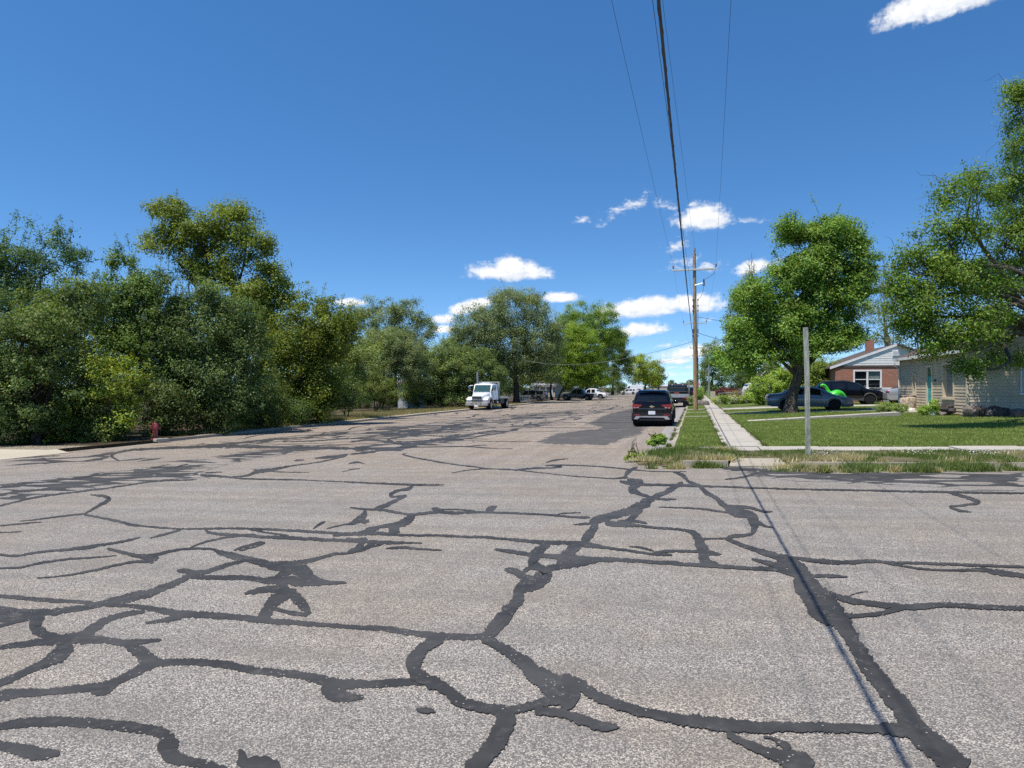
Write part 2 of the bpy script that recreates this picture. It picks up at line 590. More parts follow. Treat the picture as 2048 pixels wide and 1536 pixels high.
M = {}
M['asphalt'] = asphalt()
M['tar'] = tar()
M['repair'] = new_asphalt()
M['tarnet'] = patch_mat('network of sealed cracks', 1.0, 0.04, 0.006, (0.6, 0.8, 1))
M['tarnet2'] = patch_mat('dense network of sealed cracks', 1.7, 0.12, 0.008, (0.45, 1.1, 1))
M['concrete'] = concrete()
M['kerb'] = concrete('stained kerb concrete', (0.42, 0.37, 0.30), 0.8)
M['concrete_grey'] = concrete('grey gutter concrete', (0.33, 0.31, 0.29), 0.5)
M['lawn'] = grass_ground('mown lawn', (0.115, 0.165, 0.035), (0.17, 0.22, 0.055), (0.28, 0.26, 0.12))
M['dry'] = grass_ground('dry verge', (0.20, 0.165, 0.095), (0.27, 0.23, 0.14), (0.10, 0.12, 0.04))
M['earth'] = grass_ground('leaf litter earth', (0.085, 0.062, 0.04), (0.13, 0.10, 0.065), (0.05, 0.05, 0.025))
M['far_ground'] = grass_ground('far ground', (0.10, 0.10, 0.05), (0.16, 0.14, 0.08), (0.07, 0.09, 0.03))
M['sand'] = concrete('pale dusty shoulder', (0.50, 0.44, 0.34), 0.25)
M['leaf'] = leaf_mat('leaves')
M['blade'] = leaf_mat('grass blades', 0.3)
M['bark'] = bark_mat('grey brown bark', (0.055, 0.045, 0.036), (0.14, 0.12, 0.10))
M['bark_dark'] = bark_mat('dark bark', (0.03, 0.025, 0.02), (0.085, 0.07, 0.058))
M['twig'] = bark_mat('bare grey twigs', (0.12, 0.105, 0.09), (0.23, 0.21, 0.18))
M['pole'] = bark_mat('weathered pole wood', (0.26, 0.17, 0.09), (0.42, 0.31, 0.19))
M['pole_dark'] = bark_mat('dark creosote pole wood', (0.08, 0.055, 0.04), (0.14, 0.10, 0.075))
M['post_wood'] = bark_mat('grey weathered post', (0.27, 0.28, 0.225), (0.50, 0.50, 0.41))
M['wire'] = plain('wire', (0.03, 0.03, 0.032), 0.6)
M['wire_pale'] = plain('pale service wire', (0.22, 0.22, 0.22), 0.5)
M['galv'] = plain('galvanised steel', (0.42, 0.44, 0.45), 0.45, 0.6)
M['insul'] = plain('dark insulator', (0.06, 0.06, 0.07), 0.3)
M['fibre'] = plain('grey fibreglass arm', (0.50, 0.53, 0.52), 0.5)
M['hydrant'] = plain('faded red hydrant paint', (0.34, 0.06, 0.062), 0.5, var=0.3, scale=9)
M['black_paint'] = plain('black car paint', (0.004, 0.0042, 0.006), 0.12, 0.0, 0.28, 0.25)
M['white_paint'] = plain('white vehicle paint', (0.74, 0.75, 0.76), 0.3, 0.0, 0.5, 0.6, var=0.04)
M['blue_grey_paint'] = plain('blue grey car paint', (0.15, 0.18, 0.225), 0.3, 0.3, 0.5, 0.8, var=0.05)
M['silver_paint'] = plain('silver car paint', (0.42, 0.43, 0.44), 0.32, 0.5, 0.5, 0.7, var=0.05)
M['pickup_paint'] = plain('shade darkened pickup paint', (0.13, 0.155, 0.19), 0.3, 0.2, 0.5, 0.7, var=0.05)  # silver made darker: the shade of the trees is put into the paint
M['van_grey_paint'] = plain('grey minivan paint', (0.17, 0.175, 0.18), 0.3, 0.4, 0.5, 0.7, var=0.05)  # darkened too, with the tree shade put into its base colour
M['glass'] = glass_mat('dark tinted glass')
M['glass_teal'] = glass_mat('green tinted windscreen', (0.03, 0.075, 0.075), 0.05, 0.6)
M['tyre'] = plain('tyre rubber', (0.018, 0.018, 0.018), 0.85, 0, 0.2)
M['rim'] = plain('alloy rim', (0.45, 0.46, 0.47), 0.3, 0.8)
M['black_plastic'] = plain('black plastic', (0.02, 0.02, 0.021), 0.6, 0, 0.3)
M['grey_plastic'] = plain('silver bumper trim', (0.40, 0.38, 0.37), 0.5, 0.3)
M['chrome'] = plain('chrome', (0.65, 0.66, 0.68), 0.15, 1.0, var=0.03)
M['red_lens'] = plain('red lens', (0.26, 0.008, 0.014), 0.15, 0, 0.6, 0.6)
M['amber_lens'] = plain('amber lens', (0.75, 0.16, 0.02), 0.2, 0, 0.5, 0.5)
M['clear_lens'] = plain('clear lens', (0.50, 0.52, 0.55), 0.12, 0.3, 0.8, 0.6)
M['plate'] = plain('white plate', (0.78, 0.78, 0.80), 0.4, var=0.05)
M['gold'] = plain('gold badge', (0.68, 0.55, 0.30), 0.25, 0.8)
M['siding_cream'] = plain('cream clapboard siding', (0.50, 0.41, 0.30), 0.7, var=0.10, scale=1.5)
M['siding_white'] = plain('white clapboard siding', (0.72, 0.71, 0.68), 0.65, var=0.07)
M['trim_cream'] = plain('cream painted trim', (0.58, 0.49, 0.36), 0.6, var=0.08)
M['trim_white'] = plain('white painted trim', (0.78, 0.77, 0.75), 0.55, var=0.06)
M['teal'] = plain('teal painted door', (0.02, 0.33, 0.33), 0.45, var=0.1)
M['curtain'] = plain('grey green curtain', (0.16, 0.20, 0.19), 0.9)
M['blind'] = plain('pale blind', (0.50, 0.50, 0.50), 0.8)
M['soffit'] = plain('soffit boards', (0.42, 0.36, 0.28), 0.7)
M['rust'] = plain('rusty white tank paint', (0.42, 0.33, 0.24), 0.75, var=0.55, scale=6)
M['white_plastic'] = plain('white plastic', (0.72, 0.72, 0.70), 0.5)
M['bin'] = plain('grey wheelie bin plastic', (0.06, 0.062, 0.065), 0.6)
M['bin_light'] = plain('pale grey bin plastic', (0.30, 0.33, 0.34), 0.55)
M['dino'] = plain('bright green vinyl', (0.05, 0.52, 0.03), 0.28, 0, 0.5, 0.3, var=0.06)
M['red_sign'] = plain('red sign face', (0.55, 0.03, 0.035), 0.5)
M['sign_back'] = plain('grey sign back', (0.30, 0.31, 0.30), 0.5, 0.3)
M['fence_wood'] = bark_mat('reddish fence boards', (0.22, 0.085, 0.05), (0.36, 0.17, 0.11))
M['tan_wall'] = plain('tan building wall', (0.48, 0.41, 0.32), 0.8)
M['grey_wall'] = plain('grey metal siding', (0.42, 0.44, 0.45), 0.6)

def roof_mat(name, a, b_):
    m, n, b, out = mat(name)
    p = opos(n)
    f = n.noise(p, 14, 5, 0.7)
    br = n.n('ShaderNodeTexBrick')
    n.link(n.scalev(p, (1, 1, 1)), br.inputs['Vector'])
    br.inputs['Scale'].default_value = 3.0
    br.inputs['Color1'].default_value = (*a, 1)
    br.inputs['Color2'].default_value = (*b_, 1)
    br.inputs['Mortar'].default_value = (a[0] * .6, a[1] * .6, a[2] * .6, 1)
    n.link(n.mix(n.sstep(f, .3, .7), n.mix(1.0, br.outputs['Color'], (.75, .75, .75), 'MULTIPLY'), br.outputs['Color']), b.inputs['Base Color'])
    b.inputs['Roughness'].default_value = 0.9
    return m
M['roof_brown'] = roof_mat('brown shingles', (0.09, 0.065, 0.055), (0.14, 0.10, 0.085))
M['roof_grey'] = roof_mat('grey shingles', (0.20, 0.20, 0.205), (0.26, 0.26, 0.265))

def brick_mat():
    m, n, b, out = mat('red brick')
    tcx = n.n('ShaderNodeTexCoord').outputs['Object']
    s = n.n('ShaderNodeSeparateXYZ')
    n.link(tcx, s.inputs[0])
    cbx = n.n('ShaderNodeCombineXYZ')
    n.link(n.m('ADD', s.outputs[0], s.outputs[1]), cbx.inputs[0])
    n.link(s.outputs[2], cbx.inputs[1])
    br = n.n('ShaderNodeTexBrick')
    n.link(cbx.outputs[0], br.inputs['Vector'])
    br.inputs['Scale'].default_value = 1.0
    br.inputs['Brick Width'].default_value = 0.26
    br.inputs['Row Height'].default_value = 0.085
    br.inputs['Mortar Size'].default_value = 0.010
    br.inputs['Color1'].default_value = (0.38, 0.135, 0.08, 1)
    br.inputs['Color2'].default_value = (0.50, 0.20, 0.12, 1)
    br.inputs['Mortar'].default_value = (0.30, 0.22, 0.18, 1)
    f = n.noise(tcx, 6, 5, 0.7)
    n.link(n.mix(n.sstep(f, .3, .7), n.mix(1.0, br.outputs['Color'], (.78, .78, .78), 'MULTIPLY'), br.outputs['Color']), b.inputs['Base Color'])
    b.inputs['Roughness'].default_value = 0.85
    bn = n.n('ShaderNodeBump')
    bn.inputs['Strength'].default_value = 0.6
    bn.inputs['Distance'].default_value = 0.02
    n.link(n.m('SUBTRACT', n.m('MULTIPLY', f, 0.6), br.outputs['Fac']), bn.inputs['Height'])
    n.link(bn.outputs[0], b.inputs['Normal'])
    return m
M['brick'] = brick_mat()
# ------------------------------------------------------------------ ground, roads, pavements
XL, XR = -20.6, -0.72          # kerb lines of the main street
YK = 16.35                     # kerb line of the cross street (right side)

def sheet(name, x0, x1, y0, y1, fn, lift, m, nx=12, ny=24, kind='structure', skirt=None):
    xs = np.linspace(x0, x1, nx + 1)
    ys = np.linspace(y0, y1, ny + 1)
    b = MB()
    vs = [(x, y, float(fn(x, y)) + lift) for y in ys for x in xs]
    fs = [(j * (nx + 1) + i, j * (nx + 1) + i + 1, (j + 1) * (nx + 1) + i + 1, (j + 1) * (nx + 1) + i) for j in range(ny) for i in range(nx)]
    b.add(vs, fs)
    if skirt:
        def side(a, c):
            b.quad((a[0], a[1], a[2] - skirt), (c[0], c[1], c[2] - skirt), c, a)
        for i in range(nx):
            side(vs[i], vs[i + 1])
        for j in range(ny):
            side(vs[(j + 1) * (nx + 1)], vs[j * (nx + 1)])
            side(vs[j * (nx + 1) + nx], vs[(j + 1) * (nx + 1) + nx])
    o = b.build(name, m)
    o['kind'] = kind
    return o

# one big ground sheet to the horizon
gx = np.array([-3000, -900, -300, -120, -60, -20.7, -10, 0, 12, 25, 45, 80, 200, 600, 3000], float)
gy = np.array([-120, -20, 0, 16, 40, 80, 160, 300, 600, 1500, 4500], float)
b = MB()
vs = [(x, y, float(road_z(x, y)) - 0.05) for y in gy for x in gx]
n_ = len(gx)
b.add(vs, [(j * n_ + i, j * n_ + i + 1, (j + 1) * n_ + i + 1, (j + 1) * n_ + i) for j in range(len(gy) - 1) for i in range(n_ - 1)])
tag(b.build('ground', M['far_ground']), kind='structure')

b = MB()
def rect(b, x0, x1, y0, y1, lift=0.0, nx=1, ny=1):
    for i in range(nx):
        for j in range(ny):
            xa, xb = x0 + (x1 - x0) * i / nx, x0 + (x1 - x0) * (i + 1) / nx
            ya, yb = y0 + (y1 - y0) * j / ny, y0 + (y1 - y0) * (j + 1) / ny
            b.quad(*[(x, y, float(road_z(x, y)) + lift) for x, y in ((xa, ya), (xb, ya), (xb, yb), (xa, yb))])
rect(b, XL, XR, -40, 700, ny=8)
rect(b, XR, 45, -40, YK)
rect(b, 45, 140, -40, YK)
rect(b, -140, -60, 205, 222)
rect(b, -60, XL, 205, 222)
tag(b.build('road', M['asphalt']), kind='structure')

# right-hand block: lawn, verge, pavements, kerbs
sheet('lawn', XR + 0.17, 60, 17.0, 205, lawn_z, 0.0, M['lawn'], 20, 40, skirt=0.3)
sheet('verge', XR + 0.6, .70, YK + 0.17, 19.0, lawn_z, 0.006, M['dry'], 2, 2, skirt=.3)
sheet('verge', 1.95, 60, YK + 0.17, 19.0, lawn_z, 0.006, M['dry'], 20, 2, skirt=.3)
sheet('verge', .70, 1.95, 16.97, 19.0, lawn_z, 0.0065, M['dry'], 2, 2, skirt=.02)
b = MB()
def slab(b, x0, x1, y0, y1, top, deep=0.25, tilt=0.0):
    z = [float(lawn_z(x, y)) + top for x, y in ((x0, y0), (x1, y0), (x1, y1), (x0, y1))]
    z[2] += tilt; z[3] += tilt
    vs = [(x0, y0, z[0]), (x1, y0, z[1]), (x1, y1, z[2]), (x0, y1, z[3])]
    vs += [(x, y, q - deep) for (x, y, q) in vs]
    b.add(vs, [(0, 1, 2, 3), (0, 4, 5, 1), (1, 5, 6, 2), (2, 6, 7, 3), (3, 7, 4, 0)])
y = 20.25
b.v, b.f = [], []
while y < 203:
    L_ = 1.52
    if True:
        slab(b, 0.75 + rng.normal(0, .008), 1.80 + rng.normal(0, .008), y + 0.012, y + L_ - 0.012, 0.030 + rng.normal(0, 0.004), tilt=rng.normal(0, 0.004))
    y += L_
x = 0.1
while x < 58:
    slab(b, x + 0.012, x + 1.5 - 0.012, 19.02 + rng.normal(0, .008), 20.18 + rng.normal(0, .008), 0.024 + rng.normal(0, 0.006))
    x += 1.5
tag(b.build('pavement', M['concrete']), kind='structure')

b = MB()                                                # kerbs of the right-hand block: real steps
def kerbline(b, pts, w, lift=0.125, seg=2.5):
    for (p, q) in zip(pts[:-1], pts[1:]):
        p, q = Vector(p), Vector(q)
        L_ = (q - p).length
        k = max(1, int(L_ / seg))
        nrm = Vector((-(q - p).y, (q - p).x)).normalized() * w
        for i in range(k):
            a, c = p + (q - p) * (i + 0.004) / k, p + (q - p) * (i + 0.996) / k
            dz = rng.normal(0, 0.008)
            sh = Vector((rng.normal(0, .01), rng.normal(0, .01)))
            a, c = a + sh, c + sh
            top = [float(road_z(t.x, t.y)) + lift + dz for t in (a, c)]
            e = nrm * 0.15
            vs = [(a.x, a.y, top[0] - .3), (c.x, c.y, top[1] - .3), (c.x + nrm.x, c.y + nrm.y, top[1] - .3), (a.x + nrm.x, a.y + nrm.y, top[0] - .3),
                  (a.x + e.x, a.y + e.y, top[0]), (c.x + e.x, c.y + e.y, top[1]), (c.x + nrm.x, c.y + nrm.y, top[1]), (a.x + nrm.x, a.y + nrm.y, top[0])]
            b.add(vs, [(4, 5, 6, 7), (0, 1, 5, 4), (1, 2, 6, 5), (2, 3, 7, 6), (3, 0, 4, 7)])
kerbline(b, [(0.70, YK), (-0.25, YK)][::-1], 0.16)
kerbline(b, [(1.95, YK), (58, YK)], 0.16)
kerbline(b, [(XR, 203), (XR, 18.3)], 0.16)
kerbline(b, [(XR, 18.3), (-0.25, YK + .02)], 0.16, 0.10, 1.0)
# ramp slab of the crossing
vs = [(0.72, YK + .01, float(road_z(.7, 16)) + .03), (1.93, YK + .01, float(road_z(1.9, 16)) + .03), (1.8, 16.95, float(road_z(1.8, 17)) + .138), (0.8, 16.95, float(road_z(.8, 17)) + .138)]
b.add(vs + [(x, y, z - .3) for x, y, z in vs], [(0, 1, 2, 3), (4, 5, 1, 0), (5, 6, 2, 1), (7, 4, 0, 3)])
tag(b.build('kerb', M['kerb']), kind='structure')
b = MB()
for y0 in np.arange(19, 203, 3.0):
    rect(b, XR - 0.55, XR - 0.005, y0 + .01, y0 + 2.99, 0.005)
tag(b.build('gutter', M['concrete_grey']), kind='structure')

# left-hand block
inner_y = 24.5
sheet('verge', -60, XL - 0.16, -40, 203, lambda x, y: road_z(x, y) + 0.11, 0.0, M['earth'], 10, 60, skirt=0.3)
b = MB()
kerbline(b, [(XL, inner_y), (XL, 203)], 0.16, 0.115)
tag(b.build('kerb', M['kerb']), kind='structure')
# pale dusty strip behind the left kerb, widening to an apron at the near end
b = MB()
def strip(b, pts, fn, lift):
    for (a0, a1), (b0, b1) in zip(pts[:-1], pts[1:]):
        b.quad(*[(p[0], p[1], float(fn(p[0], p[1])) + lift) for p in (a0, a1, b1, b0)][::1])
gl = lambda x, y: road_z(x, y) + 0.11
pts = []
for y in np.arange(27.0, 120, 1.0):
    w = (0.55 if y > 29.5 else 0.2) + 0.25 * noise.noise(Vector((y * .5, 3, 0))) + (0.5 if 60 < y < 75 else 0)
    pts.append(((XL - 0.17 - w, y), (XL - 0.15, y)))
strip(b, pts, gl, 0.012)
tag(b.build('path', M['sand']), kind='structure')
b = MB()
kx = XL - .17
inner = [spot(px, py, gl) for px, py in ((-200, 893), (-60, 898), (0, 899.5), (50, 900), (100, 900.5), (135, 901.5))]
yend = inner[-1].y + .5
top_edge = [(min(v.x, kx - .02), v.y) for v in inner]
top_edge = [(kx - 4.0, 6.0)] + [t for t in top_edge if t[1] > 6.5]
for a, c in zip(top_edge[:-1], top_edge[1:]):
    b.quad((kx, a[1] + .0, float(gl(kx, 0)) + .015), (kx, c[1] + .0, float(gl(kx, 0)) + .015), (c[0], c[1], float(gl(*c)) + .015), (a[0], a[1], float(gl(*a)) + .015))
b.quad((XL + .45, 4.0, float(road_z(XL + .45, 0)) + .010), (XL + .35, yend, float(road_z(XL + .35, 0)) + .010), (kx + .001, yend, float(gl(kx, 0)) + .014), (kx + .001, 4.0, float(gl(kx, 0)) + .014))
tag(b.build('apron', M['sand']), kind='structure')
# dry grass clearing behind the kerb near the white truck
b = MB()
pts = [((XL - 0.7, y), (XL - 0.7 - 9 * max(0.05, math.sin((y - 42) / 40 * math.pi)), y)) for y in np.arange(42, 82.5, 1.0)]
for (a0, a1), (b0, b1) in zip(pts[:-1], pts[1:]):
    b.quad(*[(p[0], p[1], float(gl(*p)) + .02) for p in (a1, a0, b0, b1)])
tag(b.build('field', M['dry']), kind='structure')

# trodden earth at the corner, sloping off the block on to the road
b = MB()
inn = [(-.10, 16.5), (-.45, 17.3), (-.60, 18.3), (-.62, 19.2)]
out_ = [(-.35, 16.32), (-1.25, 16.75), (-1.45, 17.7), (-1.0, 19.3)]
for k in range(3):
    I0, I1, O0, O1 = inn[k], inn[k + 1], out_[k], out_[k + 1]
    b.quad((O0[0], O0[1], float(road_z(*O0)) + .004), (I0[0], I0[1], float(lawn_z(*I0)) + .012), (I1[0], I1[1], float(lawn_z(*I1)) + .012), (O1[0], O1[1], float(road_z(*O1)) + .004))
tag(b.build('dirt', M['dry']), kind='structure')

# driveways and front walk of the right-hand block
b = MB()
def poly_ground(b, pxs, fn, lift, deep=0.0):
    vs = [spot(px, py, fn, lift) for px, py in pxs]
    n = len(vs)
    if deep:
        lo = [v - Vector((0, 0, deep)) for v in vs]
        b.add([v[:] for v in vs] + [v[:] for v in lo], [tuple(range(n))] + [(i, n + i, n + (i + 1) % n, (i + 1) % n) for i in range(n)])
    else:
        b.add([v[:] for v in vs], [tuple(range(n))])
def walk(b, x0, x1, y0, y1, lift=0.03):
    n = max(1, int(abs(x1 - x0) / 1.5))
    for i in range(n):
        slab(b, x0 + (x1 - x0) * i / n + .008, x0 + (x1 - x0) * (i + 1) / n - .008, y0, y1, lift + rng.normal(0, .004))
q0, q1 = spot(1497, 843, lawn_z), spot(1803, 832, lawn_z)
print('walk', q0, q1)
for k in range(8):
    t0, t1 = k / 8, (k + 1) / 8 - .006
    a, c = q0.lerp(q1, t0), q0.lerp(q1, t1)
    la, lc = .02 + .16 * t0, .02 + .16 * t1
    vs = [(a.x, a.y, a.z + la), (c.x, c.y, c.z + lc), (c.x, c.y + 1.0, c.z + lc), (a.x, a.y + 1.0, a.z + la)]
    vs += [(p[0], p[1], p[2] - .4) for p in vs]
    b.add(vs, [(0, 1, 2, 3), (0, 4, 5, 1), (1, 5, 6, 2), (2, 6, 7, 3), (3, 7, 4, 0)])
tag(b.build('front_walk', M['concrete']), kind='structure')
b = MB()
d1 = spot(1560, 824.5, lawn_z); d2 = spot(1560, 816, lawn_z); d3 = spot(1520, 813, lawn_z)
print('drives', d1, d2, d3)
walk(b, 1.85, 16, d1.y - 0.75, d1.y + 0.35, .012)
walk(b, 1.85, 10, d1.y + 2.0, d1.y + 2.5, .012)
walk(b, 1.85, 40, 52.5, 55.5, .012)
walk(b, 1.85, 5.5, d3.y - .9, d3.y - .1, .012)
for yy in (41.0, 47.5, 54.0):
    slab(b, XR + .18, .72, yy, yy + 0.7, .015)
tag(b.build('driveway', M['concrete']), kind='structure')

